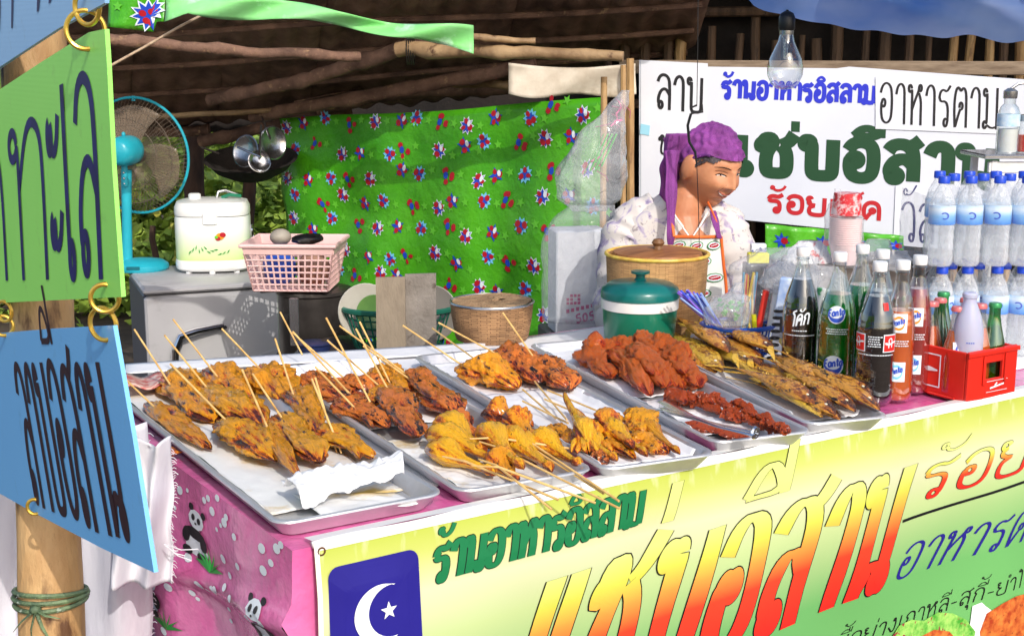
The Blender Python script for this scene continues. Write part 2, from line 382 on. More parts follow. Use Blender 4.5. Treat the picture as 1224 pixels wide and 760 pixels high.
# ground, one sheet to the horizon
g = MB()
def gf(u, v):
    a = (u-.5)*2; b = (v-.5)*2
    x = 200*a*abs(a)**1.5; y = 200*b*abs(b)**1.5
    return (x, y+3, .03*nz((x*.6, y*.6, 0)))
g.grid(gf, 60, 60)
tag(g.build('ground', M['ground'], angle=180), kind='structure')

# bushes seen through the gap behind the fan
def leafcloud(mb, c, r, n, size, seed):
    rnd = random.Random(seed); c = V(c)
    for i in range(n):
        d = V((rnd.gauss(0,1), rnd.gauss(0,1), rnd.gauss(0,1))).normalized()*(rnd.random()**.4)
        p = c+V((d.x*r[0], d.y*r[1], d.z*r[2]))
        if nz(p*1.6, seed) < -.12: continue
        s = size*rnd.uniform(.5, 1.3)
        a = V((rnd.uniform(-1,1), rnd.uniform(-1,1), rnd.uniform(-.7,.7))).normalized()
        q = a.orthogonal().normalized()*s*.32; q.rotate(Quaternion(a, rnd.uniform(0, 6.28)))
        k = a.cross(q)*.25
        mb.poly([p, p+a*s*.45+q+k, p+a*s, p+a*s*.45-q+k])
lc = MB()
for i, (px, py, D, rx, rz) in enumerate([(150,250,8.5,.6,.7),(235,300,8.0,.6,.6),(300,260,8.6,.6,.7),(360,230,9.2,.6,.8),(190,180,10,1.2,.6),(320,160,10.5,1.2,.6),(80,260,8.4,.6,.7),(420,120,10.5,1.3,.5),(700,20,11,1.2,.5),(250,390,7.6,.8,.5),(400,330,8.8,.8,.6),(40,330,8,.8,.7)]):
    leafcloud(lc, P(px, py, D), (rx, .7, rz), 2300, .11, i)
tag(lc.build('shrubbery', M['leaf'], smooth=False), kind='stuff')
lf = MB()
for i in range(26):
    p = P(random.uniform(130, 330), random.uniform(200, 330), random.uniform(7.3, 7.8))
    for k in range(3):
        a = V((random.uniform(-1,1), random.uniform(-1,1), random.uniform(-1,1))).normalized()*.05; q = a.orthogonal()*.5
        lf.poly([p, p+a*.5+q, p+a, p+a*.5-q])
tag(lf.build('yellow_leaves', M['leafy'], smooth=False), kind='stuff')
bk = MB().grid(lambda u, v: P(-200+1700*u, 300, 15)*1 + V((0, 0, -2+4.4*v + .5*nz((u*14, v*5, 1)))) + V((0, .8*nz((u*20, v*9, 2)), 0)), 60, 16)
M['far'] = mat('far_green', hx(140,162,74), hx(74,104,40), 3, .9, c3=hx(170,180,96), s3=12, lo3=.55, hi3=.7, bump=3, bscale=7)
tag(bk.build('distant_thicket', M['far'], angle=180), kind='structure')

# thin tree trunks behind the stall
for i, (x0, y0, x1, y1, D, r, lb) in enumerate([(233,120,228,345,6.6,.055,'dark tree trunk standing just right of the fan'), (300,190,285,340,6.9,.04,'slim dark trunk under the hanging steel pans'),(182,270,192,340,7.0,.02,'thin sapling stem seen between the fan pole and the rice cooker')]):
    t = thing('tree', P((x0+x1)/2, y1, D)*1, lb, 'tree')
    t.location.z = 0; A = P(x0, y0, D); B = P(x1, y1, D); B.z = 0
    n = 9
    MB().tube([B.lerp(A, k/n)+V((.02*nz((k*.7, i, 0)), 0, 0)) for k in range(n+1)], [r*(1.2-.4*k/n) for k in range(n+1)], 10).build('trunk', M['bark'], t)
    cm = MB(); leafcloud(cm, A+V((0, .1, .5)), (.5, .4, .35), 500, .1, 40+i); cm.build('crown', M['leaf'], t, smooth=False)

# ---------------- stall roof
RC = [P(40,168,6.3), P(810,92,6.0), P(40,-60,4.5), P(860,-70,4.5)]      # back left, back right, front left, front right
def roofp(u, v, dz=0):
    p = RC[0].lerp(RC[1], u).lerp(RC[2].lerp(RC[3], u), v)
    return p + V((0, 0, dz))
stall = thing('market_stall_roof', (0, 0, 0), 'dark weathered sheet roof of the food stall held on rough branch poles', 'roof')
nsh = 7
for k in range(nsh):
    u0 = k/nsh; u1 = (k+1)/nsh+.012
    rf = MB().slab(lambda u, v: roofp(u0+(u1-u0)*u, v, .006*(k%2)+.009*sin(u*26)+.012*nz((u*3+k, v*6, 3))), 34, 40, .004)
    rf.build('roof_sheet', M['roof'], stall, angle=180)
# right part of the roof, higher, over the bamboo wall
RR = [P(770,-8,6.2), P(1500,0,5.6), P(800,-60,4.9), P(1500,-60,4.6)]
rf = MB().slab(lambda u, v: RR[0].lerp(RR[1], u).lerp(RR[2].lerp(RR[3], u), v)+V((0,0,.02*sin(u*90)*.5)), 60, 6, .004); rf.build('roof_sheet', M['roof'], stall, angle=180)
# bamboo battens under the sheets
for k, v in enumerate((.12, .3, .48, .66, .84)):
    MB().tube([roofp(u/10, v+.01*sin(k+u), -.03) for u in range(11)], .012, 8).build('batten', M['stick'], stall)

def pole(pts, r0, r1, m, label, name='roof_pole', cat='pole', group=None, knots=True, seed=0):
    """rough branch: pts are (px,py,D)"""
    q = [P(*p) for p in pts]; path = []; N = 10; r0 *= .78; r1 *= .78
    for a, b in zip(q, q[1:]):
        for k in range(N): path.append(a.lerp(b, k/N))
    path.append(q[-1]); n = len(path)
    path = [p+V((nz((i*.35, seed, 0)), nz((i*.35, seed, 5)), nz((i*.35, seed, 9))))*r0*.42 for i, p in enumerate(path)]
    rr = [(r0+(r1-r0)*i/(n-1))*(1+.16*nz((i*.8, seed, 2))+(.22 if knots and i % 7 == 3 else 0)) for i in range(n)]
    mb = MB().tube(path, rr, 12)
    o = mb.build(name, m, angle=60); return tag(o, label, cat, group)
pole([(120,45,4.4),(260,60,4.5),(430,68,4.7)], .024, .022, M['stick'], 'reddish brown branch pole running under the roof above the fan', seed=1)
pole([(250,120,5.4),(360,97,5.2),(470,62,5.0),(520,46,4.9)], .03, .04, M['stick'], 'grey forked branch rising diagonally under the roof', seed=2)
pole([(475,60,4.8),(600,62,4.6),(745,68,4.5)], .034, .022, M['stick_pale'], 'pale peeled branch beam lashed under the roof at its left end', seed=3)
pole([(555,44,4.6),(640,50,4.6)], .016, .012, M['stick_pale'], 'short pale stick poking from behind the green cloth strip', seed=4)
pole([(300,140,5.6),(420,118,5.4),(520,100,5.3),(640,78,5.2)], .03, .036, M['stick'], 'dark brown crooked branch just above the green tarpaulin', seed=5)
pole([(380,132,5.8),(470,112,5.7),(610,105,5.6)], .03, .034, M['stick'], 'thick dark branch ending behind the rolled white sheet', seed=6)
pole([(520,98,5.4),(610,102,5.3)], .022, .022, M['stick_pale'], 'greyish worn stick lying beside the rolled white sheet', seed=7)
pole([(100,142,5.7),(240,137,5.6),(400,128,5.5)], .016, .013, M['stick_pale'], 'thin straight bamboo rail holding the top left of the green tarpaulin', seed=8, knots=False)
pole([(240,170,6.0),(330,150,5.9),(420,130,5.9)], .035, .03, M['stick'], 'dark leaning branch over the hanging steel pans', seed=9)
pole([(120,160,6.2),(250,156,6.2)], .03, .03, M['stick'], 'dark cross branch behind the fan guard', seed=10)
# added dark sheet behind the branches, standing in for the darkness under the eave
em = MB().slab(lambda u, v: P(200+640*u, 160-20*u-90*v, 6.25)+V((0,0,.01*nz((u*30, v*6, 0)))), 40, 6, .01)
tag(em.build('eave_shade', M['dark'], angle=180), 'added dark backdrop standing for the shade between roof and green tarpaulin', 'mat')
for k, (a, b) in enumerate([((352,122),(480,96)), ((356,128),(470,108)), ((360,134),(468,116))]):
    A = P(*a, 5.9); B = P(*b, 5.9)
    tag(MB().tube([A, B], .018, 6, flat=.3).build('grey_plank', M['stick'], smooth=False), ['upper','middle','lower'][k]+' of three weathered grey planks in the eave', 'plank', 'grey planks in the eave')
# binding wire round the pale beam
MBw = MB()
for k in range(4): MBw.ring(P(487+k*2.5, 61, 4.8), .047, .0022, ax=RT, n=18, k=5)
M['wire'] = mat('wire', hx(60,55,50), rough=.5, metal=.6)
tag(MBw.build('binding_wire', M['wire']), 'dark wire wound round the left end of the pale roof beam', 'wire')
M['twine'] = mat('twine', hx(205,180,150), hx(160,130,105), 40, .8)
tag(MB().tube([P(130,80,3.6), P(170,58,3.6), P(215,32,3.6), P(250,14,3.6), P(290,-12,3.6)], .0035, 6).build('twine', M['twine']), 'pale twine stretched diagonally across the upper left under the roof', 'string')

# ---------------- bamboo wall behind the shop sign
wl = thing('bamboo_wall', P(1000, 400, 5.6), 'brown upright bamboo pole wall behind the white shop sign', 'wall')
WA = P(725, 200, 5.55); WB = P(1420, 200, 5.2); WA.z = WB.z = 0
rr = random.Random(3); k = 0; u = 0
while u < 1:
    p = WA.lerp(WB, u); r = rr.uniform(.012, .024); h = rr.uniform(1.55, 1.95)
    pts = [p+V((rr.uniform(-.01,.01), 0, z*h/9)) for z in range(10)]
    pts = [V((q.x, q.y, z*h/9)) for z, q in enumerate(pts)]
    o = MB().tube(pts, [r*(1.0 if z % 2 else 1.12) for z in range(10)], 8).build('bamboo_pole', M['bamboo'] if rr.random() < .15 else M['bamboo_dark'], wl)
    u += (r*2+rr.uniform(.01, .08))/(WB-WA).length
for z, r in ((1.66, .02), (1.3, .02), (.5, .02)):
    MB().tube([WA+V((0,0,z))-FH*.035, WB+V((0,0,z+.02))-FH*.035], r, 8).build('rail', M['bamboo_dark'], wl)
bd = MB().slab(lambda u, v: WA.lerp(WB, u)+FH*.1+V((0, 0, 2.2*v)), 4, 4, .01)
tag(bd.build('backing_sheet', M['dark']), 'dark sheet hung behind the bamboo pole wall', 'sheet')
pb = MB().box((0,0,0), (1, .03, .05)); A = P(760,82,5.05); B = P(1230,76,4.95)
def plank(name, A, B, w, t, m, up=V((0,0,1)), bev=.003):
    A = V(A); B = V(B); x = (B-A).normalized(); y = up.cross(x).normalized(); z = x.cross(y)
    R = Matrix((x, y, z)).transposed(); L = (B-A).length
    return MB().box((0,0,0), (L, t, w), bev=bev).xf(Matrix.Translation((A+B)/2) @ R.to_4x4())
M['board'] = mat('grey_board', hx(150,132,112), hx(110,92,76), 6, .8, bump=.8, stretch=(1,1,6))
tag(plank('x', P(740,80,5.12), P(1240,82,5.0), .05, .015, M['board']).build('cross_board', M['board'], smooth=False), 'weathered grey board running along the top of the white shop sign', 'board')
# pale poles carrying the sign on its left
for (x0,y0,x1,y1,D,r,lb) in [(753,70,760,215,4.85,.014,'pale upright pole along the left edge of the white sign'),(745,78,748,340,4.75,.010,'thin pale stick standing just left of the white sign'),(722,92,722,300,4.6,.011,'pale stick holding the right end of the green tarpaulin')]:
    A = P(x0,y0,D); B = P(x1,y1,D); B.z = 0
    t = tag(MB().tube([B.lerp(A, i/8) for i in range(9)], [r*(1+.08*(i%2)) for i in range(9)], 8).build('support_pole', M['bamboo']), lb, 'pole')

# rolled white sheet under the roof
M['whitesheet'] = mat('white_sheet', hx(225,215,198), hx(190,175,155), 6, .6, c3=hx(150,128,100), s3=5, lo3=.6, hi3=.75, bump=1.5, bscale=8)
ws = MB().slab(lambda u, v: P(608+152*u, 76+5*sin(u*3)+ (36-2*u)*v + 3*sin(u*9)*v, 4.9)+FH*.03*sin(v*3.1+u*7)*.6, 24, 10, .006)
tag(ws.build('folded_sheet', M['whitesheet'], angle=180), 'stained white plastic sheet folded under the roof above the green tarpaulin', 'sheet')

# ---------------- green printed tarpaulin
M['tarp'] = mat('green_tarp', hx(86,178,28), hx(60,150,22), 3, .38, c3=hx(84,176,40), s3=5, lo3=.55, hi3=.7, bump=3, bscale=9, coat=.25)
TA = P(334,142,5.7); TB = P(722,117,4.75)
def tarp(u, v):
    p = TA.lerp(TB, u); ztop = p.z + .004*sin(u*9)-.006*sin(u*pi)
    z = ztop*(1-v) + .08*v
    fold = .028*sin(u*23+2*v+1.2*nz((u*4,v*2,1)))*(.35+.65*v)+.05*nz((u*5, v*3, 4))*(.3+v)
    x = p + (TB-TA)*(.06*v*(.5-u)*1.2) if u < .3 else p
    return V((x.x, x.y, z)) + FH*(-fold) + RT*.02*nz((v*6, 0, u*2))
tp = thing('green_tarpaulin', V((TA.x*.5+TB.x*.5, TA.y*.5+TB.y*.5, 0)), 'bright green plastic tarpaulin printed with blue and red stars hung as side wall', 'tarpaulin')
MB().slab(tarp, 90, 44, .002).build('sheet', M['tarp'], tp, angle=180)
def surf_n(fn, u, v):
    e = .004; du = V(fn(u+e, v))-V(fn(u-e, v)); dv = V(fn(u, v+e))-V(fn(u, v-e)); n = du.cross(dv).normalized()
    if n.dot(C0-V(fn(u, v))) < 0: n = -n
    return n
M['p_blue'] = mat('print_blue', hx(32,72,190), rough=.4); M['p_red'] = mat('print_red', hx(178,24,40), rough=.4)
M['p_white'] = mat('print_white', hx(225,232,240), rough=.4); M['p_lime'] = mat('print_lime', hx(100,192,50), rough=.4); M['p_black'] = mat('print_black', hx(22,22,26), rough=.45)
M['p_sky'] = mat('print_sky', hx(120,200,235), rough=.4); M['p_green'] = mat('print_green', hx(46,140,60), rough=.4); M['p_pink'] = mat('print_pink', hx(230,120,160), rough=.4)
class Prints:
    """flat prints lying on a curved sheet fn(u,v); sizes in metres"""
    def __init__(s, fn, du, dv, off=.0022): s.fn = fn; s.du = du; s.dv = dv; s.mb = {}; s.off = off; s.k = 0
    def shape(s, m, u, v, pts, lift=0, ang=0):
        mb = s.mb.setdefault(m, MB()); n = surf_n(s.fn, u, v); s.k += 1; o = s.off+lift*.0007+(s.k % 7)*.00005
        ca, sa = cos(ang), sin(ang)
        def at(a, b): 
            a, b = a*ca-b*sa, a*sa+b*ca
            return V(s.fn(u+a/s.du, v-b/s.dv))+n*o
        b0 = len(mb.v); mb.v.append(at(0, 0)); q = [at(a, b) for a, b in pts]; mb.v += q; N = len(q)
        for i in range(N): mb.f.append((b0, b0+1+i, b0+1+(i+1) % N)); mb.m.append(0)
    def star(s, m, u, v, r, k=.5, n=8, lift=0, ang=0, sy=1):
        s.shape(m, u, v, [((r if i % 2 == 0 else r*k)*sin(pi*i/n), (r if i % 2 == 0 else r*k)*cos(pi*i/n)*sy) for i in range(2*n)], lift, ang)
    def dot(s, m, u, v, r, sy=1, lift=0, ang=0, dx=0, dy=0): s.shape(m, u+dx/s.du, v-dy/s.dv, [(r*cos(2*pi*i/10), r*sy*sin(2*pi*i/10)) for i in range(10)], lift, ang)
    def done(s, parent, nm):
        for m, mb in s.mb.items():
            o = mb.build(nm+'_'+m[2:], M[m], parent, smooth=False); o['kind'] = 'stuff'
pr = Prints(tarp, (TB-TA).length, 1.22, .0026)
rr = random.Random(11)
for row in range(11):
    for c in range(13):
        u = (c+.5*(row % 2)+.3)/13+rr.uniform(-.018,.018); v = .03+row/11*.96+rr.uniform(-.022,.022)
        if u > .985 or u < .02: continue
        a = rr.uniform(-.5,.5); r = .036; k = (c+row*2) % 4
        if k == 0: pr.star('p_white', u, v, r, .62, 9, 0, a); pr.star('p_blue', u, v, r*.82, .6, 9, 1, a)
        elif k == 1: pr.star('p_blue', u, v, r, .42, 5, 1, a)
        elif k == 2: pr.star('p_sky', u, v, r*.95, .68, 10, 0, a); pr.star('p_blue', u, v, r*.6, .6, 7, 1, a)
        for q in range(3 if k != 3 else 5):
            t = a+q*2.1+rr.uniform(-.4,.4); d = .017 if k != 3 else .024
            pr.dot('p_red', u, v, .0115, rr.uniform(.6,1.3), 2, t, d*cos(t), d*sin(t))
        if k in (1, 0): pr.dot('p_white', u, v, .008, 1.6, 3, a, .012, .008)
        if k == 3: pr.dot('p_blue', u, v, .011, 1.3, 3, a, -.006, .002)
        pr.star('p_lime', u+.5/13, v+rr.uniform(-.02,.02), .02, .45, 5, 0, a)
pr.done(tp, 'print')

# small scraps of the same print: top left flap, strip hung under the roof, piece behind the bottles
def flap(u, v): return P(128+68*u+0*v, -30+(62+ (8*u if u < .8 else -6))*v, 2.6)+FH*.01*sin(u*7+v*3)
fo = thing('printed_flap', P(160, 0, 2.6), 'corner of green star-print plastic hanging at the top left beside the blue sign', 'plastic sheet')
MB().slab(flap, 14, 10, .0015).build('sheet', M['tarp'], fo, angle=180)
pq = Prints(flap, .11, .11, .0022); pq.star('p_white', .72, .72, .034, .65, 11, 0); pq.star('p_blue', .72, .72, .029, .6, 11, 1)
for a, b in ((.004,.008),(-.012,.004),(.004,-.013),(.012,-.006),(-.006,-.010)): pq.dot('p_red', .72, .72, .0065, 1, 2, 0, a, b)
pq.star('p_lime', .2, .6, .012, .45, 5); pq.done(fo, 'print')
M['strip'] = mat('pale_green_cloth', hx(150,222,150), hx(120,205,110), 5, .5, c3=hx(205,245,215), s3=8, lo3=.5, hi3=.62, bump=.8, bscale=10)
def strip(u, v):
    x = 196+(566-196)*u; top = -14+50*u+5*sin(u*11); h = 20+4*sin(u*7)
    if u > .82: h += (u-.82)*60
    if u < .08: h += (.08-u)*250
    return P(x, top+h*v, 3.5)+FH*.02*sin(u*19+v*3)
tag(MB().slab(strip, 60, 6, .002).build('cloth_strip', M['strip'], angle=180), 'long pale green cloth strip hanging under the roof from the top left', 'cloth')

def lowprint(u, v): return P(915+165*u, 268+ (14)*u*(1-v)+ (300-268+10)*v, 4.82)+FH*.012*sin(u*22)
lp = thing('printed_tablecloth_scrap', P(1000,300,4.8), 'green and blue star-print plastic showing below the white shop sign', 'plastic sheet')
MB().slab(lowprint, 30, 6, .002).build('sheet', M['tarp'], lp, angle=180)
pq = Prints(lowprint, .5, .12)
for u_ in (.12,.42,.68,.95): pq.star('p_blue', u_, .45, .03, .5, 7, 0); pq.dot('p_red', u_, .45, .012, 1, 1, 0, .01, 0)
pq.done(lp, 'print')

# ---------------- white shop sign on the back wall
SP = P(765,150,5.0); SN = (P(1224,150,4.85)-SP).cross(ZU).normalized()
if SN.dot(C0-SP) < 0: SN = -SN
def SG(px, py, off=0): return PL(px, py, SP, SN)+SN*off
M['vinyl'] = mat('white_vinyl', hx(214,217,227), hx(204,208,220), 2, .4, bump=.25, bscale=3)
M['paper'] = mat('white_paper', hx(222,224,230), hx(212,214,224), 5, .6)
def board(name, pix, m, th, off, label, cat):
    t = thing(name, sum([SG(*p) for p in pix], V((0,0,0)))/len(pix), label, cat)
    MB().prism([SG(*p, off) for p in pix], SN*th).build('panel', m, t, smooth=False)
    return t
sg = board('shop_sign', [(764,72),(846,76),(846,80),(1000,82),(1015,80),(1236,96),(1236,296),(1068,281),(892,263),(764,246)], M['vinyl'], .006, 0, 'large white vinyl shop sign with big dark green letters on the back wall', 'sign')
def sgw(par, txt, a, b, c, W, m, lift=.0075, name='lettering', **k):
    o = write(MB(), txt, SG(*a), SG(*b), SG(*c), W, n=SN, lift=lift, **k).build(name, m, par, smooth=False); return o
M['ink_blue'] = mat('ink_blue', hx(28,42,190), rough=.5); M['ink_green'] = mat('ink_green', hx(10,64,32), rough=.5)
M['ink_red'] = mat('ink_red', hx(182,22,34), rough=.5); M['ink_black'] = mat('ink_black', hx(16,14,20), rough=.5); M['ink_navy'] = mat('ink_navy', hx(22,22,96), rough=.5)
sgw(sg, 'ร้านอาหารอิสลาม', (862,117), (1046,124), (863,96), .0155, M['ink_blue'])
sgw(sg, 'แซ่บอีสาน', (862,204), (1192,223), (863,160), .050, M['ink_green'], contrast=.85, track=.13)
sgw(sg, 'ร้อยเอ็ด', (916,252), (1054,264), (917,231), .0155, M['ink_red'])
lb = board('white_sign', [(766,73),(845,76),(845,128),(847,252),(766,246)], M['paper'], .002, .0075, 'narrow white panel with thin black words at the left end of the shop sign', 'sign')
sgw(lb, 'ลาบ', (784,130), (841,136), (785,88), .011, M['ink_black'], .0108)
sgw(lb, 'ชุม', (786,184), (826,187), (787,160), .008, M['ink_black'], .0108)
rb = board('paper_notice', [(1046,92),(1196,96),(1194,160),(1046,154)], M['paper'], .001, .0095, 'white paper strip with tall thin black handwriting at the upper right of the shop sign', 'notice')
sgw(rb, 'อาหารตาม', (1050,147), (1193,155), (1051,98), .0085, M['ink_black'], .0118, contrast=.8)
rn = board('paper_notice', [(1070,222),(1150,226),(1150,300),(1067,292)], M['paper'], .001, .0097, 'white paper with navy handwriting hanging below the green letters near the water bottles', 'notice')
sgw(rn, 'วัส', (1075,288), (1118,292), (1076,240), .009, M['ink_navy'], .012, contrast=.8)
tk = board('blue_sticker', [(766,148),(777,150),(776,162),(765,160)], mat('pale_blue_paper', hx(150,205,225), rough=.6), .001, .011, 'small pale blue sticker at the left edge of the white sign', 'sticker')

# ---------------- blue awning tarpaulin, top right
m_aw, n_, b_ = newmat('blue_awning'); M['awning'] = m_aw
def awning_mat():
    L = n_.links; b_.inputs['Roughness'].default_value = .35
    tc = n_.nodes.new('ShaderNodeTexCoord'); t = n_.nodes.new('ShaderNodeTexNoise'); t.inputs['Scale'].default_value = 3.5; t.inputs['Detail'].default_value = 4
    L.new(tc.outputs['Object'], t.inputs[0]); r = n_.nodes.new('ShaderNodeValToRGB'); e = r.color_ramp.elements
    e[0].position = .35; e[0].color = (*hx(84,134,210),1); e[1].position = .68; e[1].color = (*hx(196,210,236),1)
    L.new(t.outputs[0], r.inputs[0]); L.new(r.outputs[0], b_.inputs['Base Color'])
    tl = n_.nodes.new('ShaderNodeBsdfTranslucent'); L.new(r.outputs[0], tl.inputs[0]); mx = n_.nodes.new('ShaderNodeMixShader'); mx.inputs[0].default_value = .6
    L.new(b_.outputs[0], mx.inputs[1]); L.new(tl.outputs[0], mx.inputs[2]); L.new(mx.outputs[0], n_.nodes['Material Output'].inputs[0])
awning_mat()
def awn(u, v):
    x = 895+380*u; yb = 0+6*u+ 54*(u**.55) + 8*sin(u*5)*u      # lower edge
    D = 2.6-.2*v
    return P(x, yb-(95)*v, D)+FH*.05*sin(u*9+v*4+1.5*nz((u*2,v*2,0)))*(.3+v)+V((0,0,.012*nz((u*8,v*5,1))))
tag(MB().grid(awn, 60, 16).build('blue_awning', M['awning'], angle=180), 'blue and white plastic awning sagging across the top right corner', 'awning')
M['hem'] = mat('blue_hem', hx(60,84,140), rough=.6)

# ============================================================ TABLE, CLOTH, BANNER
TX0, TY0, TX1, TY1, TZ = .80, 1.83, 3.5, 2.95, .745
M['wood'] = mat('table_wood', hx(150,115,80), hx(110,80,55), 5, .7, stretch=(1,8,8), bump=.5)
tb = thing('market_table', (2.1, 2.4, 0), 'long serving table of the stall hidden under cloth, banner and trays', 'table')
MB().box(((TX0+TX1)/2, (TY0+TY1)/2, TZ-.018), (TX1-TX0, TY1-TY0, .03), bev=.003).build('tabletop', M['wood'], tb, smooth=False)
for x in (TX0+.08, 2.1, TX1-.08):
    for y in (TY0+.08, TY1-.08): MB().box((x, y, (TZ-.034)/2), (.05, .05, TZ-.034), bev=.003).build('leg', M['wood'], tb, smooth=False)
M['pink'] = mat('pink_plastic', hx(232,124,182), hx(206,80,148), 4, .2, c3=hx(238,140,190), s3=7, coat=.7, bump=3, bscale=7)
tc_ = thing('pink_tablecloth', (TX0, 2.3, 0), 'shiny pink plastic tablecloth with panda and bamboo prints on the table side', 'tablecloth')
# the cloth: top, left side and front run as one sheet
def clothL(u, v):   # u along y (front to back), v down
    y = TY0-.006+(TY1-TY0+.01)*u; z = TZ+.003-.70*v
    fold = .022*sin(u*13+v*3)*min(1, v*3)+.018*sin(u*5-v*7)*min(1, v*4)+ .02*math.exp(-((v-.17-.10*sin(u*3))/.03)**2)
    return V((TX0-.008-.05*v-fold, y, z))
def clothF(u, v):
    x = TX0-.008+(TX1-TX0)*u; return V((x-.05*v*(1-min(1, u*12)) - (.022*sin(v*3)*min(1, v*3)+.018*sin(-v*7)*min(1, v*4)+.02*math.exp(-((v-.17)/.03)**2))*(1-min(1, u*12)), TY0-.006+.004*sin(v*9)*min(1, u*20), TZ+.003-.70*v))
MB().grid(lambda u, v: V((TX0-.008+(TX1-TX0)*u, TY0-.006+(TY1-TY0+.01)*v, TZ+.003)), 2, 2).build('cloth_top', M['pink'], tc_)
MB().grid(clothL, 60, 40).build('cloth_side', M['pink'], tc_, angle=180)
MB().grid(clothF, 60, 24).build('cloth_front', M['pink'], tc_, angle=180)
pp = Prints(clothL, (TY1-TY0)/1.7, .70, .002)
def panda(u, v, s, a=0):
    q = lambda dx, dy: (dx*cos(a)-dy*sin(a), dx*sin(a)+dy*cos(a))
    def d(m, r, sy, l, x, y): X, Y = q(x*s, y*s); pp.dot(m, u, v, r*s, sy, l, a, X, Y)
    d('p_white', .62, 1.1, 0, 0, -.75); d('p_black', .6, .45, 1, 0, -.35); d('p_white', .5, .9, 2, 0, .35)
    for k in (-1, 1):
        d('p_black', .17, 1, 1, k*.42, .78); d('p_black', .12, 1.3, 3, k*.19, .4); d('p_black', .22, 1.7, 2, k*.52, -.6); d('p_black', .26, .8, 2, k*.38, -1.3)
    d('p_black', .07, .8, 3, 0, .18)
def sprig(u, v, s, a=0):
    for k in range(7):
        t = a+(k-3)*.42; pp.shape('p_green', u, v, [(0,0), (.25*s*sin(t)+.04*s, .3*s), (.85*s*sin(t), .95*s*cos(t)), (.25*s*sin(t)-.04*s, .3*s)], 1+.2*k, 0)
for (u, v, s, a) in [(.36,.12,.05,.1),(.08,.20,.045,-.3),(.17,.40,.05,.2),(.62,.12,.05,-.1),(.52,.36,.045,.1),(.33,.52,.05,.15),(.03,.5,.05,.1),(.86,.3,.05,-.1),(.7,.6,.05,.2),(.12,.75,.05,0),(.45,.8,.045,0)]:
    panda(u, v, s*.8, a); sprig(u-.05, v+.10, .045, .1)
for k in range(190):
    u, v = random.random()*.98+.01, random.random()*.97; pp.dot('p_white', u, v, random.choice((.004,.006,.008)), 1, 0)
for (u, v) in [(.17,.5),(.5,.8),(.34,.62),(.05,.25)]:
    a = surf_n(clothL, u, v)
pp.done(tc_, 'print')

# ---- banner
BY = 1.812; BN = V((0,-1,0)); BX0, BX1, BZT, BZB = .822, 3.55, .757, .06
def bwave(x, z):
    d = (BZT-z)
    return .009*min(1, d*12)+.006*sin(x*7+d*4)*min(1, d*5)+.004*sin(x*17-d*9+2*nz((x*2,0,z*3)))*min(1, d*6)+.003*nz((x*5,1,z*6))
def BP(px, py): return PL(px, py, V((0,BY,0)), BN)
def bpost(p): return V((p.x, BY-bwave(p.x, p.z), p.z))
mb_, n_, b_ = newmat('banner_vinyl'); M['banner'] = mb_
def banner_mat(n, b):
    L = n.links; b.inputs['Roughness'].default_value = .38; b.inputs['Coat Weight'].default_value = .15
    uv = n.nodes.new('ShaderNodeUVMap'); sp = n.nodes.new('ShaderNodeSeparateXYZ'); L.new(uv.outputs[0], sp.inputs[0])
    r = n.nodes.new('ShaderNodeValToRGB'); e = r.color_ramp.elements
    for _ in range(3): e.new(.5)
    for el, (p, c) in zip(e, [(0, hx(104,168,98)), (.45, hx(188,206,144)), (.68, hx(216,216,178)), (.86, hx(196,204,108)), (1, hx(180,194,70))]): el.position = p; el.color = (*c, 1)
    L.new(sp.outputs[1], r.inputs[0])
    # printed green corner towards the lower right
    m1 = n.nodes.new('ShaderNodeMath'); m1.operation = 'MULTIPLY_ADD'; m1.inputs[1].default_value = .9; m1.inputs[2].default_value = -.15
    L.new(sp.outputs[0], m1.inputs[0]); m2 = n.nodes.new('ShaderNodeMath'); m2.operation = 'SUBTRACT'; L.new(m1.outputs[0], m2.inputs[0])
    m3 = n.nodes.new('ShaderNodeMath'); m3.operation = 'MULTIPLY'; m3.inputs[1].default_value = .62; L.new(sp.outputs[1], m3.inputs[0]); L.new(m3.outputs[0], m2.inputs[1])
    mr = n.nodes.new('ShaderNodeMapRange'); mr.inputs[1].default_value = .28; mr.inputs[2].default_value = 1.15; L.new(m2.outputs[0], mr.inputs[0])
    mx = n.nodes.new('ShaderNodeMix'); mx.data_type = 'RGBA'; L.new(mr.outputs[0], mx.inputs[0]); L.new(r.outputs[0], mx.inputs[6]); mx.inputs[7].default_value = (*hx(112,182,104), 1)
    # scuffs where the vinyl folds over the table edge
    tc = n.nodes.new('ShaderNodeTexCoord'); mp = n.nodes.new('ShaderNodeMapping'); mp.inputs['Scale'].default_value = (30, 1, 9); L.new(tc.outputs['Object'], mp.inputs[0])
    t = n.nodes.new('ShaderNodeTexNoise'); t.inputs['Scale'].default_value = 1.3; t.inputs['Detail'].default_value = 7; L.new(mp.outputs[0], t.inputs[0])
    s1 = n.nodes.new('ShaderNodeMapRange'); s1.inputs[1].default_value = .56; s1.inputs[2].default_value = .8; L.new(t.outputs[0], s1.inputs[0])
    s2 = n.nodes.new('ShaderNodeMapRange'); s2.inputs[1].default_value = .84; s2.inputs[2].default_value = 1.0; L.new(sp.outputs[1], s2.inputs[0])
    s3 = n.nodes.new('ShaderNodeMath'); s3.operation = 'MULTIPLY'; L.new(s1.outputs[0], s3.inputs[0]); L.new(s2.outputs[0], s3.inputs[1])
    m5 = n.nodes.new('ShaderNodeMix'); m5.data_type = 'RGBA'; L.new(s3.outputs[0], m5.inputs[0]); L.new(mx.outputs[2], m5.inputs[6]); m5.inputs[7].default_value = (.9,.92,.86,1)
    L.new(m5.outputs[2], b.inputs['Base Color'])
banner_mat(n_, b_)
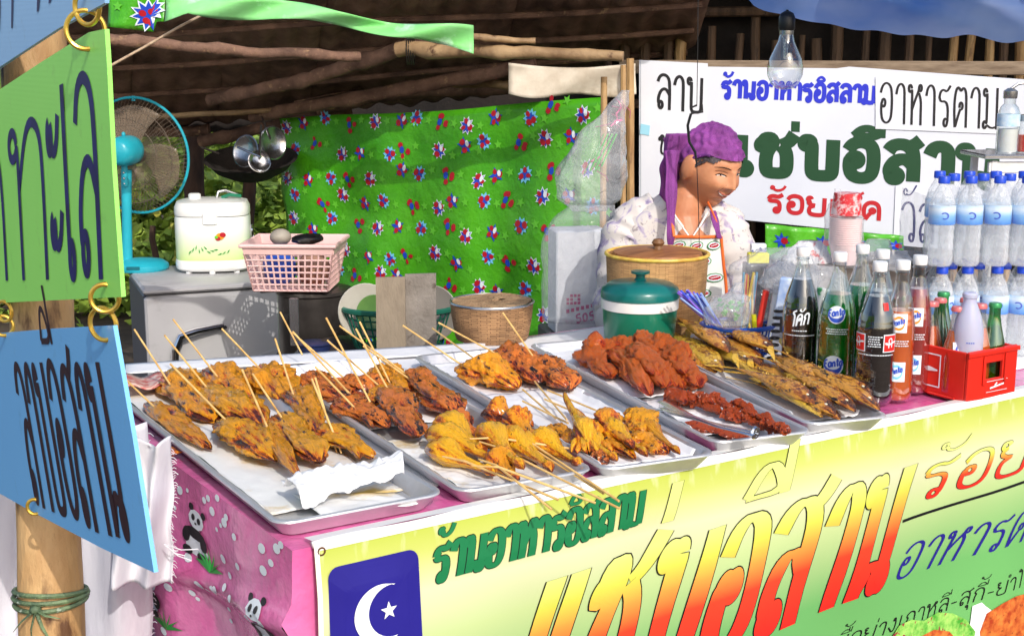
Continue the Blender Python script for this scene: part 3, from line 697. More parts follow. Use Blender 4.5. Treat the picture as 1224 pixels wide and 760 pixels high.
bt = thing('shop_banner', (2.1, BY, 0), 'long lime green vinyl banner with big yellow to red letters along the table front', 'banner')
mb = MB(); NU, NV = 180, 40
mb.grid(lambda u, v: (lambda x, z: V((x, BY-bwave(x, z), z)))(BX0+(BX1-BX0)*u, BZT-(BZT-BZB)*v), NU, NV)
mb.uv = [((p.x-BX0)/1.8, 1-(BZT-p.z)/.36) for p in mb.v]
mb.build('sheet', M['banner'], bt, angle=180)
M['hemw'] = mat('white_hem', hx(240,240,238), rough=.45)
hm = MB(); hm.tube([V((BX0+(BX1-BX0)*i/80, BY+.004, BZT-.003+.0015*sin(i*.9))) for i in range(81)], .006, 8, flat=1)
hm.grid(lambda u, v: V((BX0+.0+(BX1-BX0)*u, BY+.004+.03*v, BZT+.0036-.004*v)), 80, 1)
hm.grid(lambda u, v: bpost(V((BX0+(BX1-BX0)*u, 0, BZT-.012*v)))+BN*.0012, 80, 1)
hm.grid(lambda u, v: bpost(V((BX0+.008*u, 0, BZT-.01-.6*v)))+BN*.0012, 1, 40)
hm.build('hem', M['hemw'], bt, angle=180)
def bw(txt, a, b, c, W, m, nm='lettering', lift=.001, **k):
    a = BP(*a) if not isinstance(a, V) else a; b = BP(*b) if not isinstance(b, V) else b; c = BP(*c) if not isinstance(c, V) else c
    return write(MB(), txt, a, b, c, W, n=BN, post=bpost, lift=lift, **k).build(nm, m, bt, smooth=False)
def outlined(txt, a, b, c, W, o, mfill, mline, contrast=.3, **k):
    lay = layout(txt, k.pop('track', .06))
    bw(txt, a, b, c, W+2*o, mline, 'letter_outline', .001, contrast=min(1, (W*contrast+2*o)/(W+2*o)), lay=lay)
    bw(txt, a, b, c, W, mfill, 'lettering', .0016, contrast=contrast, lay=lay)
M['g_fire'] = gradmat('print_fire', [(0, hx(226,34,26)), (.42, hx(234,62,34)), (.62, hx(232,150,64)), (.8, hx(206,208,80)), (1.0, hx(214,224,130))])
M['g_green'] = mat('print_deep_green', hx(24,120,72), rough=.45); M['g_navy'] = mat('print_navy', hx(34,30,130), rough=.45)
outlined('ร้านอาหารอิสลาม', (512,694), (764,624), (519,650), .0145, .0014, M['g_green'], M['ink_black'], contrast=.55, track=.03)
T0 = BP(652,692); T1 = BP(1095,552); B1 = BP(1052,700)
outlined('แซ่บอีสาน', T0+(B1-T1), B1, T0, .043, .0028, M['g_fire'], M['ink_black'], contrast=.34, track=.10)
outlined('ร้อยเอ็ด', (1088,600), (1330,530), (1108,552), .0155, .0013, M['g_fire'], M['ink_black'], contrast=.4)
bw('อาหารตามสั่ง'.replace('ั่','ั'), (1062,694), (1312,614), (1085,650), .0105, M['g_navy'], contrast=.5)
bw('เนื้อย่างเกาหลี-สุกี้-ยำไข่แมง'.replace('ำ','ำ'), (985,782), (1262,680), (990,764), .0042, M['ink_black'], contrast=.7)
ul = MB(); ul.uv = []
A = BP(1077,622); B = BP(1300,548)
for i in range(21):
    p = A.lerp(B, i/20)
    for s_ in (1, -1): ul.v.append(bpost(p+V((0,0,.0032*s_)))+BN*.0015); ul.uv.append((0,0))
for i in range(20): ul.f.append((2*i+1, 2*i+3, 2*i+2, 2*i)); ul.m.append(0)
ul.build('rule_line', M['ink_black'], bt, smooth=False)
# emblem
def flat(pts, m, nm, lift):
    c = sum(pts, V((0,0,0)))/len(pts); q = MB(); n = len(pts); K = 10; q.v = [bpost(c)+BN*lift]
    for k in range(1, K+1): q.v += [bpost(c.lerp(p, k/K))+BN*lift for p in pts]
    q.f = [(0, 1+i, 1+(i+1) % n) for i in range(n)]
    for k in range(K-1):
        for i in range(n): q.f.append((1+k*n+i, 1+(k+1)*n+i, 1+(k+1)*n+(i+1) % n, 1+k*n+(i+1) % n))
    q.m = [0]*len(q.f)
    return q.build(nm, m, bt, smooth=False)
M['em_blue'] = mat('emblem_blue', hx(40,34,140), hx(34,28,128), 3, .4); M['em_white'] = mat('emblem_white', hx(240,242,244), rough=.4)
E0 = BP(388,674); E1 = BP(496,655); ew = (E1-E0).length; eh = ew*1.15; ec = .018
ctr = E0+V((0,0,-.004))
pts = []
for cx, cz, a0 in ((ew-ec, -ec, 0), (ec, -ec, 90), (ec, -eh+ec, 180), (ew-ec, -eh+ec, 270)):
    for k in range(6): a = radians(a0+k*18); pts.append(ctr+V((cx+ec*cos(a), 0, cz+ec*sin(a))))
flat(pts, M['em_blue'], 'emblem_field', .0035)
cc = BP(450,728); R1 = .049; R2 = .043; dx = .019; q = MB(); a_ = []
for k in range(41):
    t = radians(62+ (298-62)*k/40); o = cc+V((R1*cos(t), 0, R1*sin(t)))
    t2 = radians(75+(285-75)*k/40); i_ = cc+V((dx+R2*cos(t2), 0, .002+R2*sin(t2)))
    if k in (0, 40): i_ = o
    q.v += [bpost(o)+BN*.0048, bpost(i_)+BN*.0048]
for k in range(40): q.f.append((2*k, 2*k+2, 2*k+3, 2*k+1)); q.m.append(0)
q.build('crescent', M['em_white'], bt, smooth=False)
sc_ = BP(458,724); flat([sc_+V(((.0155 if k % 2 == 0 else .0065)*sin(pi*k/5), 0, (.0155 if k % 2 == 0 else .0065)*cos(pi*k/5))) for k in range(10)], M['em_white'], 'star', .0052)
# printed food pictures, lower right
M['ph1'] = mat('printed_roast', hx(170,60,28), hx(225,130,60), 40, .45, c3=hx(90,24,14), s3=60)
M['ph2'] = mat('printed_salad', hx(70,160,50), hx(170,220,110), 45, .45, c3=hx(150,40,60), s3=50, lo3=.6, hi3=.65)
flat([BP(*p) for p in [(1158,722),(1236,690),(1236,790),(1146,800)]], M['em_white'], 'food_picture', .0032)
flat([BP(*p) for p in [(1165,752),(1172,730),(1190,716),(1205,708),(1222,705),(1236,722),(1236,778),(1200,780),(1166,772)]], M['ph1'], 'food_picture', .0042)
flat([BP(*p) for p in [(1062,758),(1070,745),(1085,738),(1100,740),(1118,730),(1135,731),(1150,738),(1160,752),(1155,775),(1060,790)]], M['ph2'], 'food_picture', .0052)
flat([BP(*p) for p in [(1090,775),(1095,758),(1112,750),(1130,752),(1142,766),(1140,785)]], M['ph1'], 'food_picture', .0060)
ey = MB(); ec_ = BP(374,664)+V((.006,0,-.004)); ey.ring(V((BX0+.012, BY-.003, BZT-.014)), .006, .002, ax=(0,1,0), n=16, k=6)
ey.build('eyelet', mat('brass_eyelet', hx(150,110,80), rough=.35, metal=.8), bt)
# ============================================================ LEFT FOREGROUND: post, hanging signs, rings, sacks
po = thing('bamboo_post', (0,0,0), 'thick tan bamboo post standing behind the hanging signs at the far left', 'post')
A = P(36,-60,1.72); B = P(68,800,1.62); B2 = B+(B-A)*1.1; po.location = (B2.x, B2.y, 0); B2.z = -.02
n = 40; pts = [A.lerp(B2, i/n) for i in range(n+1)]
nodes = [PL(40,255,P(40,255,1.69),FH).z, PL(52,492,P(52,492,1.66),FH).z, .35]
rads = [.040+.0012*sin(i)+sum(.003*math.exp(-((p.z-z)/.012)**2) for z in nodes) for i, p in enumerate(pts)]
MB().tube(pts, rads, 24).build('culm', M['post'], po)
for z in nodes[:2]:
    t = (A.z-z)/(A.z-B2.z); c = A.lerp(B2, t)
    MB().ring(c, .0425, .0022, ax=(A-B2), n=28, k=6).build('node_ring', M['node'], po)
M['tie'] = mat('plastic_tie', hx(120,140,100), hx(60,80,60), 30, .5, c3=hx(200,210,190), s3=60, bump=1)
t = (A.z-P(64,706,1.63).z)/(A.z-B2.z); c = A.lerp(B2, t); tie = MB()
for k, (dz, r) in enumerate(((-.006,.0445),(.001,.0455),(.007,.0445))): tie.ring(c+V((0,0,dz)), r, .0032, ax=(A-B2)+V((.12*(k-1),.1*(k-1),0)), n=30, k=6)
kn = c-FH*.046-RT*.004
tie.sphere(kn, (.008,.007,.006), 8, 6)
for a, b in ((-.03,-.03),(.02,-.05),(-.008,-.055),(.03,-.012)): tie.tube([kn, kn+RT*a*.5-FH*.008+ZU*b*.4, kn+RT*a+ZU*b], [.003,.0025,.0008], 6, flat=.4)
tag(tie.build('plastic_tie', M['tie']), 'twisted green and white plastic strip knotted round the bamboo post', 'tie')

SA = P(0,230,1.55); SB = P(135,230,1.15); SNN = (SB-SA).cross(ZU).normalized()
if SNN.dot(C0-SA) < 0: SNN = -SNN
def HS(px, py, off=0): return PL(px, py, SA, SNN)+SNN*off
def corr(name, c, c2):
    c3_ = tuple(x*.62 for x in c)
    m, n, b = newmat(name); L = n.links; b.inputs['Roughness'].default_value = .42
    tc = n.nodes.new('ShaderNodeTexCoord'); mp = n.nodes.new('ShaderNodeMapping'); mp.inputs['Rotation'].default_value = (0,0,0)
    L.new(tc.outputs['Object'], mp.inputs[0]); w_ = n.nodes.new('ShaderNodeTexWave'); w_.bands_direction = 'Z'; w_.inputs['Scale'].default_value = 60; w_.inputs['Distortion'].default_value = .1
    L.new(mp.outputs[0], w_.inputs[0]); bp = n.nodes.new('ShaderNodeBump'); bp.inputs['Strength'].default_value = .05; bp.inputs['Distance'].default_value = .0005
    L.new(w_.outputs['Fac'], bp.inputs['Height']); L.new(bp.outputs[0], b.inputs['Normal'])
    t = n.nodes.new('ShaderNodeTexNoise'); t.inputs['Scale'].default_value = 6; t.inputs['Detail'].default_value = 4; L.new(tc.outputs['Object'], t.inputs[0])
    mx = n.nodes.new('ShaderNodeMix'); mx.data_type = 'RGBA'; mx.inputs[6].default_value = (*c,1); mx.inputs[7].default_value = (*c2,1); L.new(t.outputs[0], mx.inputs[0])
    t5 = n.nodes.new('ShaderNodeTexNoise'); t5.inputs['Scale'].default_value = 22; t5.inputs['Detail'].default_value = 8; t5.inputs['Roughness'].default_value = .7; L.new(tc.outputs['Object'], t5.inputs[0])
    r5 = n.nodes.new('ShaderNodeMapRange'); r5.inputs[1].default_value = .60; r5.inputs[2].default_value = .78; r5.inputs[4].default_value = .7; L.new(t5.outputs[0], r5.inputs[0])
    m5 = n.nodes.new('ShaderNodeMix'); m5.data_type = 'RGBA'; L.new(r5.outputs[0], m5.inputs[0]); L.new(mx.outputs[2], m5.inputs[6]); m5.inputs[7].default_value = (*c3_, 1); mx = m5
    L.new(mx.outputs[2], b.inputs['Base Color'])
    tl = n.nodes.new('ShaderNodeBsdfTranslucent'); L.new(mx.outputs[2], tl.inputs[0]); ms = n.nodes.new('ShaderNodeMixShader'); ms.inputs[0].default_value = .08
    L.new(b.outputs[0], ms.inputs[1]); L.new(tl.outputs[0], ms.inputs[2]); L.new(ms.outputs[0], n.nodes['Material Output'].inputs[0])
    return m
M['cor_green'] = corr('green_board', hx(170,250,122), hx(156,244,110)); M['cor_blue'] = corr('blue_board', hx(124,198,250), hx(112,186,246))
M['cor_blue2'] = corr('pale_blue_board', hx(160,208,250), hx(146,198,246))
def hsign(pix, m, label):
    t = thing('hanging_sign', sum([HS(*p) for p in pix], V((0,0,0)))/len(pix), label, 'sign', 'signboards hanging from the bamboo post')
    MB().prism([HS(*p) for p in pix], SNN*-.004).build('panel', m, t, smooth=False)
    return t
M['marker'] = mat('marker_navy', hx(22,26,110), hx(14,16,78), 30, .5)
M['marker2'] = mat('marker_black', hx(30,16,40), hx(48,18,28), 12, .5)
h1 = hsign([(-160,470),(-160,240),(-60,160),(0,107),(50,74),(106,39),(125,35),(128,80),(134,200),(145,355),(0,362)], M['cor_green'], 'middle green hanging signboard with tall navy hand-painted words')
p1_ = HS(127,330); exx = (p1_-HS(20,336)).normalized(); un = (HS(124,332)-HS(88,334)).length/.68
write(MB(), 'ะเล', HS(64,333), HS(126,334), HS(52,112), .0145, n=SNN, lift=.0006, contrast=.8, track=.04).build('lettering', M['marker'], h1, smooth=False)
write(MB(), 'น้ำตกท', HS(-100,338), HS(66,334), HS(-100,338)+HS(57,132)-HS(66,334), .0135, n=SNN, lift=.0006, contrast=.8, track=.04).build('lettering', M['marker'], h1, smooth=False)
h2 = hsign([(-160,404),(0,398),(60,393),(135,389),(158,520),(184,684),(120,654),(38,611),(-160,500)], M['cor_blue'], 'lowest blue hanging signboard with tall dark hand-painted words')
write(MB(), 'ลาบอีสาน', HS(42,600), HS(160,652), HS(14,432), .0145, n=SNN, lift=.0006, contrast=.75, jitter=.02).build('lettering', M['marker2'], h2, smooth=False)
h3 = hsign([(-160,200),(0,80),(70,34),(125,4),(130,-190),(-160,-120)], M['cor_blue2'], 'topmost pale blue hanging signboard cut off by the top of the picture')
q = MB(); q.uv = []
for pth, W in (([(14,-90),(16,-20),(15,34)], .010), ([(47,-90),(48,-20),(46,14)], .013), ([(62,-80),(63,-20),(60,4)], .012), ([(0,-60),(1,0),(0,38)], .006)):
    pp_ = [HS(a, b) for a, b in chaikin(pth)]
    b0 = len(q.v); N = len(pp_)
    for i, p in enumerate(pp_):
        wv = W*(.6+.4*sin(pi*i/(N-1)))/2
        for s_ in (1, -1): q.v.append(p+exx*wv*s_+SNN*.0008); q.uv.append((0,0))
    for i in range(N-1): q.f.append((b0+2*i+1, b0+2*i+3, b0+2*i+2, b0+2*i)); q.m.append(0)
q.build('lettering', M['marker'], h3, smooth=False)
M['brass'] = mat('brass_ring', hx(235,195,90), hx(205,160,60), 20, .28, metal=.75)
def ring_(px, py, r, D, ax, label, ry=None):
    c = HS(px, py, .002); tag(MB().ring(c, r, .0022, ax=ax, n=36, k=8).build('sign_ring', M['brass']), label, 'ring', 'rings linking the hanging signs')
rA = FW+RT*.35; rB = FW-RT*.9+ZU*.2
ring_(105,36,.0165,1.2,-FH+RT*.1,'lower ring hooked through the top corner of the green sign')
ring_(107,8,.0155,1.2,-FH*.8-RT*.5,'upper ring hooked through the lower corner of the top blue sign')
ring_(128,356,.0125,1.2,-FH+RT*.1,'upper ring hooked in the lower right corner of the green sign')
ring_(126,387,.0150,1.2,-FH*.9-RT*.4,'lower ring hooked in the upper right corner of the lowest blue sign')
ring_(7,372,.0120,1.5,-FH*.9-RT*.4,'upper small ring at the left edge between green and blue signs')
ring_(6,389,.0120,1.5,-FH,'lower small ring at the left edge on the lowest blue sign')
ring_(44,605,.0090,1.5,-FH,'small ring in the lower left corner of the lowest blue sign')
# woven white sacks
M['sack'] = mat('woven_sack', hx(226,224,230), hx(204,202,212), 4, .65, c3=hx(176,172,184), s3=9, lo3=.55, hi3=.75, bump=1.5, bscale=14, stretch=(1,1,.25))
def sackf(pts, D, seed, x0, x1, y0, y1):
    def f(u, v):
        p = P(x0+(x1-x0)*u+4*nz((v*4, seed, 0)), y0+(y1-y0)*v+(6*sin(u*9+seed) if v < .05 else 0), D)
        return p+FH*(.022*sin(u*11+v*2+seed)+.02*nz((u*5, v*2.5, seed)))
    return f
def sack(D, seed, x0, x1, y0, y1, label):
    t = thing('woven_sack', P((x0+x1)/2, y1, D), label, 'sack', 'white woven sacks hanging at the left'); f = sackf(0, D, seed, x0, x1, y0, y1)
    MB().slab(f, 44, 40, .002).build('sheet', M['sack'], t, angle=180)
    fr = MB()
    for k in range(46):
        p = V(f(1, .04+k/48)); e = p+RT*random.uniform(.003,.010)+ZU*random.uniform(-.008,.004); fr.tube([p, p.lerp(e,.5)+ZU*.002, e], [.0009,.0007,.0004], 4)
    o = fr.build('frayed_edge', M['sack'], t); o['kind'] = 'stuff'
sack(2.35, 1, -30, 178, 505, 860, 'wide white woven sack hanging behind the bamboo post')
sack(2.22, 2, 136, 203, 528, 700, 'short white sack flap with frayed right edge in front of the pink cloth')
sack(2.1, 5, -40, 30, 505, 860, 'white woven sack at the far left edge beside the bamboo post')
stg = MB()
for k in range(5):
    a = P(196,650,2.2); e = P(205+8*k, 652+6*k-(20 if k == 4 else 0), 2.2); stg.tube([a, a.lerp(e,.5)-ZU*.006, e], .0011, 5)
tag(stg.build('sack_strings', M['sack'], None), 'loose white string ends dangling from the sack flap', 'string')

# ============================================================ BACK LEFT: fridge and what stands on it
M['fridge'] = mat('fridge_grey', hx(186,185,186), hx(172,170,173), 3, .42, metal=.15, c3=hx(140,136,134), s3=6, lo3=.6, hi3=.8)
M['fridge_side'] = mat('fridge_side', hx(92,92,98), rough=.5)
M['chrome'] = mat('chrome', hx(220,220,225), rough=.12, metal=1)
M['steel'] = mat('steel', hx(190,190,192), hx(160,160,162), 6, .25, metal=.9)
M['blackp'] = mat('black_plastic', hx(24,24,26), rough=.4)
FT = .68; fa = PZ(172,345,FT); fb = PZ(333,335,FT); X = (fb-fa).normalized(); Yv = ZU.cross(X)
if Yv.dot(FH) < 0: Yv = -Yv
Rf = Matrix((X, Yv, ZU)).transposed(); fw = (fb-fa).length
fr = thing('fridge', (fa+fb)/2+Yv*.25-ZU*FT, 'low grey refrigerator with a curved chrome door handle behind the trays', 'refrigerator')
def fx(x, y, z): return fa+X*x+Yv*y+ZU*(z-FT)
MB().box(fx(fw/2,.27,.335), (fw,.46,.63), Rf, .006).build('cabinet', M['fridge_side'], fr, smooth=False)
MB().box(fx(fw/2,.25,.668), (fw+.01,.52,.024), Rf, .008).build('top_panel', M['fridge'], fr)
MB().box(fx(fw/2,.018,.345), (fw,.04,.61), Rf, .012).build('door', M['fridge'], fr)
dr = [o for o in fr.children if o.name.startswith('door')][0]
hp = [fx(.10,-.004,.30), fx(.085,-.03,.37), fx(.088,-.042,.46), fx(.11,-.045,.51), fx(.17,-.044,.525), fx(.27,-.03,.535)]
hp = [V(p) for p in hp]
ch = []
for i in range(len(hp)-1):
    for k in range(4): ch.append(hp[i].lerp(hp[i+1], k/4))
ch.append(hp[-1])
MB().tube(ch, [.019-.009*i/(len(ch)-1) for i in range(len(ch))], 10, flat=.55).build('handle', M['chrome'], fr)
MB().tube([p+Yv*.012-ZU*.012+X*.012 for p in ch], [.016-.006*i/(len(ch)-1) for i in range(len(ch))], 8, flat=.5).build('handle_grip', M['blackp'], fr)
MB().box(fx(fw-.04,-.004,.645), (.06,.004,.012), Rf, .001).build('badge', M['blackp'], fr, smooth=False)
swp = MB(); swp.slab(lambda u, v: fx(.16+.34*u, -.003-.004*sin(u*3), .30+.13*u**.6*(1-v)+.0), 16, 4, .004); swp.build('door_relief', M['fridge'], fr)

# fan
M['turq'] = mat('turquoise_plastic', hx(44,172,190), hx(36,158,178), 5, .3)
M['turq_d'] = mat('turquoise_dark', hx(20,100,112), rough=.4)
M['guard'] = mat('guard_wire', hx(128,112,98), rough=.4, metal=.4)
M['blade'] = mat('smoke_blade', hx(150,132,114), rough=.25, alpha=.5)
fc0 = PZ(168,322,FT); Df = (fc0-C0).dot(FH)
fn = thing('electric_fan', V((fc0.x, fc0.y, FT)), 'turquoise table fan seen from behind standing on the fridge', 'fan')
b = MB(); b.lathe([(.0,0),(.10,.0),(.105,.008),(.103,.022),(.085,.036),(.03,.044),(0,.045)], (0,0,0), 36); b.xf(Matrix.Translation(V((fc0.x, fc0.y, FT))) @ Matrix.Rotation(-YAW,4,'Z') @ Matrix.Diagonal((1.05,.95,1,1)))
b.build('base', M['turq'], fn)
dial = MB().box((0,0,0), (.05,.004,.012), bev=.001); dial.xf(Matrix.Translation(V((fc0.x,fc0.y,FT+.02))-FH*.1+RT*.0) @ Matrix.Rotation(-YAW,4,'Z')); dial.build('switch_panel', M['turq_d'], fn, smooth=False)
ax0 = P(152,310,Df); ax1 = P(151,203,Df)
b = MB()
b.tube([V((ax0.x,ax0.y,FT+.03)), ax0.lerp(ax1,.5), ax1], [.021,.019,.021], 12, flat=1); b.build('pole', M['turq'], fn)
MB().tube([ax1-ZU*.06-FH*.024, ax1+ZU*.02-FH*.022], .012, 10).build('neck_bracket', M['turq'], fn)
for dz in (-.05,-.03,-.008): MB().sphere(ax1+ZU*dz-FH*.037, .004, 8, 6).build('screw', M['chrome'], fn)
gd = (FH*1+RT*.26+ZU*.02).normalized()       # the fan blows away from the camera
mc = P(152,180,Df-.02)
b = MB(); b.lathe([(0,-.085),(.035,-.083),(.05,-.07),(.056,-.04),(.058,.0),(.055,.03),(.04,.05),(.0,.052)], (0,0,0), 28)
b.xf(Matrix.Translation(mc) @ gd.to_track_quat('Z','Y').to_matrix().to_4x4()); b.build('motor_housing', M['turq'], fn)
b = MB()
for k in range(7): b.ring((0,0,-.066+.0), .012+.005*k, .0012, n=24, k=4)
b.xf(Matrix.Translation(mc) @ gd.to_track_quat('Z','Y').to_matrix().to_4x4()); b.build('vent_ribs', M['turq_d'], fn)
MB().sphere(mc-gd*.02+ZU*.062, (.008,.008,.01), 10, 8).build('oscillation_knob', M['turq'], fn)
gc = P(163,186,Df+.07); a_, b_ = gd.orthogonal().normalized(), gd.cross(gd.orthogonal().normalized()); GR = .222
MB().ring(gc, GR, .0055, ax=gd, n=64, k=8).build('guard_rim', M['turq'], fn)
MB().box(gc+ZU*(GR-.004), (.012,.012,.02)).build('rim_clip', M['turq'], fn, smooth=False)
for sgn, nm in ((-1,'rear_grille'), (1,'front_grille')):
    b = MB()
    for k in range(84):
        t = 2*pi*k/84; d0 = a_*cos(t)+b_*sin(t); sw = .25 if sgn > 0 else .12
        d1 = a_*cos(t+sw)+b_*sin(t+sw)
        pts = [gc+d1*.035+gd*sgn*.06, gc+(d0*.5+d1*.5).normalized()*.12+gd*sgn*.062, gc+(d0*.8+d1*.2).normalized()*.19+gd*sgn*.04, gc+d0*GR]
        b.tube(pts, .0008, 4, cap=False)
    for r_, o_ in ((.035,.06),(.12,.062),(.18,.045)): b.ring(gc+gd*sgn*o_, r_, .0013, ax=gd, n=48, k=5)
    b.build(nm, M['guard'], fn)
for k in range(3):
    t0 = 2*pi*k/3+.4; b = MB()
    def bl(u, v):
        r_ = .03+.165*v; t = t0+(u-.5)*(1.5-.2*v)+.5*v; return gc+(a_*cos(t)+b_*sin(t))*r_*(1-.1*abs(u-.5))+gd*(.035*(u-.5))
    b.slab(bl, 14, 10, .0015); b.build('blade', M['blade'], fn, angle=180)
b = MB().lathe([(0,-.02),(.03,-.02),(.034,.0),(.03,.025),(0,.03)], (0,0,0), 20); b.xf(Matrix.Translation(gc) @ gd.to_track_quat('Z','Y').to_matrix().to_4x4()); b.build('hub', M['blackp'], fn)

# rice cooker
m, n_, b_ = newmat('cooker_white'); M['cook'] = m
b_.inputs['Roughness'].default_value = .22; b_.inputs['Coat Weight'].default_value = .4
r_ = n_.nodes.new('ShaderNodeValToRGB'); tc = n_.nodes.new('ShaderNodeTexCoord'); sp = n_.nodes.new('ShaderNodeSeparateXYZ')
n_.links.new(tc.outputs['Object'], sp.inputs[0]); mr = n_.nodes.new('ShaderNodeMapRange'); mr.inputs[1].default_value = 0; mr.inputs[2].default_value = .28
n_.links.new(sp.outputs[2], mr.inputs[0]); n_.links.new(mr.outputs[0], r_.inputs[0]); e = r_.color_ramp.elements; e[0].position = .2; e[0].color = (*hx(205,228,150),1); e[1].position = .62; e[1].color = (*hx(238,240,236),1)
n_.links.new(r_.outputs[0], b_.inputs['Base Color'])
M['wplast'] = mat('white_plastic', hx(236,236,234), hx(226,226,222), 6, .28, coat=.3)
kc = PZ(257,322,FT); kc.z = FT
rc = thing('rice_cooker', kc, 'white and pale green rice cooker with a printed flower on the fridge', 'rice cooker')
def sq(mb, prof, c, rx, ry, n=44, e=.62, R=None):
    rings = []
    for k, z in prof:
        rg = []
        for j in range(n):
            t = 2*pi*j/n; x = rx*k*math.copysign(abs(cos(t))**e, cos(t)); y = ry*k*math.copysign(abs(sin(t))**e, sin(t)); p = V((x, y, z)); rg.append((R @ p if R else p)+V(c))
        rings.append(rg)
    return mb.quadstrip(rings, True, True, True)
Rk = Matrix.Rotation(-YAW+.12,3,'Z')
sq(MB(), [(.93,.008),(1.0,.016),(1.02,.035),(1.0,.05)], kc, .142, .115, R=Rk).build('base', M['wplast'], rc)
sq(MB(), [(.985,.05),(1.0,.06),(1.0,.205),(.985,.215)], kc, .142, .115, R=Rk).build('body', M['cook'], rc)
sq(MB(), [(.99,.218),(1.0,.226),(.99,.25),(.93,.268),(.7,.276),(.2,.28),(.01,.28)], kc, .142, .115, R=Rk).build('lid', M['wplast'], rc)
def kf(x, y, z): return kc+Rk @ V((x,y,z))
MB().box(kf(0,-.113,.21), (.055,.018,.05), Rk, .006).build('latch', M['wplast'], rc)
MB().lathe([(.0,0),(.024,0),(.024,.016),(.018,.02),(0,.02)], kf(-.065,0,.277), 20).build('steam_vent', M['wplast'], rc)
MB().tube([kf(.02,-.01,.278), kf(.025,0,.30), kf(.05,.01,.305), kf(.10,.02,.285)], .006, 8).build('lid_handle', M['steel'], rc)
MB().tube([kf(.04,-.02,.281), kf(.07,-.03,.292), kf(.11,-.01,.285)], .007, 8).build('green_spoon_rest', mat('dark_green_plastic', hx(36,120,90), rough=.4), rc)
MB().ring(kf(.147,0,.14), .024, .005, ax=Rk @ V((1,0,0)), n=24, k=6, ry=.035).build('side_handle', M['chrome'], rc)
for x in (-.09,.0,.09): MB().lathe([(.012,0),(.012,.012)], kf(x,-.08 if x else -.1,-.001), 10).build('foot', M['wplast'], rc)
def kfront(u, v): return kf((u-.5)*.2, -.1165, .06+.14*(1-v)) 
pk = Prints(kfront, .2, .14, .0015)
M['p_orange'] = mat('print_orange', hx(240,150,30), rough=.35)
for (u, v, r, m_) in ((.68,.4,.016,'p_orange'),(.73,.36,.012,'p_red'),(.64,.46,.010,'p_red'),(.61,.42,.007,'p_lime')): pk.dot(m_, u, v, r, .8, 1)
for k in range(12):
    u = .08+.07*k; pk.shape('p_green', u, .86-.05*((k*7) % 3), [(0,0),(.006,.003),(.014,.014),(.004,.008)], 0, .3*k)
pk.done(rc, 'print')

# basket lattice helper
def lattice(mb, f, nu, nv, r):
    for i in range(nu+1): mb.tube([f(i/nu, j/4) for j in range(5)], r, 4, cap=False)
    for j in range(nv+1): mb.tube([f(i/8, j/nv) for i in range(9)], r, 4, cap=False)
    return mb
M['pinkb'] = mat('pale_pink_plastic', hx(238,200,194), hx(226,184,180), 5, .4)
KD = 4.42; pbase = P(355,343,KD)
pk_ = thing('plastic_basket', pbase, 'pale pink lattice plastic basket full of kitchen things beside the rice cooker', 'basket')
Rb = Matrix.Rotation(-YAW-.05,3,'Z')
def pbf(x, y, z): return pbase+Rb @ V((x,y,z))
zh = .155
for nm, f, nu, nv in (('front_wall', lambda u, v: pbf((-.5+u)*(.245+.045*v), -.10-.02*v, .004+zh*.8*v), 13, 6), ('rear_wall', lambda u, v: pbf((-.5+u)*(.245+.045*v), .10+.02*v, .004+zh*.8*v), 13, 6), ('side_wall', lambda u, v: pbf(-(.1225+.0225*v), (-.5+u)*(.20+.04*v), .004+zh*.8*v), 10, 6), ('side_wall', lambda u, v: pbf((.1225+.0225*v), (-.5+u)*(.20+.04*v), .004+zh*.8*v), 10, 6)):
    lattice(MB(), f, nu, nv, .0032).build(nm, M['pinkb'], pk_)
    q = MB().slab(lambda u, v, f=f: f(u, 1+.25*v), 6, 1, .004); q.build('rim_band', M['pinkb'], pk_)
rm = [pbf(*p) for p in ((-.155,-.13,zh),(.155,-.13,zh),(.155,.13,zh),(-.155,.13,zh),(-.155,-.13,zh))]
MB().tube(rm, .007, 8).build('rim', M['pinkb'], pk_)
MB().box(pbf(0,0,.003), (.245,.20,.006), Rb, .002).build('floor', M['pinkb'], pk_)
M['bluebag'] = mat('blue_bag', hx(50,96,200), hx(34,70,170), 8, .4, bump=1)
tag(MB().sphere(pbf(-.055,-.01,.066), (.052,.075,.058), 16, 12, lambda d: 1+.14*nz(d*3, 4)).build('blue_bag', M['bluebag']), 'blue plastic bag lying inside the left half of the pink basket', 'bag')
tag(MB().sphere(pbf(.06,-.01,.063), (.055,.075,.055), 16, 12, lambda d: 1+.2*nz(d*3, 8)).build('brown_bundle', mat('brown_cloth', hx(120,60,44), hx(170,130,110), 9, .8)), 'brown bundle lying inside the right half of the pink basket', 'bundle')
M['stonec'] = mat('grey_pestle', hx(168,160,146), hx(140,130,118), 10, .6)
tag(MB().sphere(pbf(-.05,0,.168), (.036,.034,.028), 16, 10).build('stone_bowl', M['stonec']), 'grey rounded stone bowl resting on top of the pink basket', 'bowl')
tag(MB().sphere(pbf(.045,-.02,.165), (.058,.04,.018), 18, 8, lambda d: 1+.2*nz(d*4, 2)).build('dark_utensils', M['blackp']), 'dark pan lid lying on the right of the pink basket', 'lid')

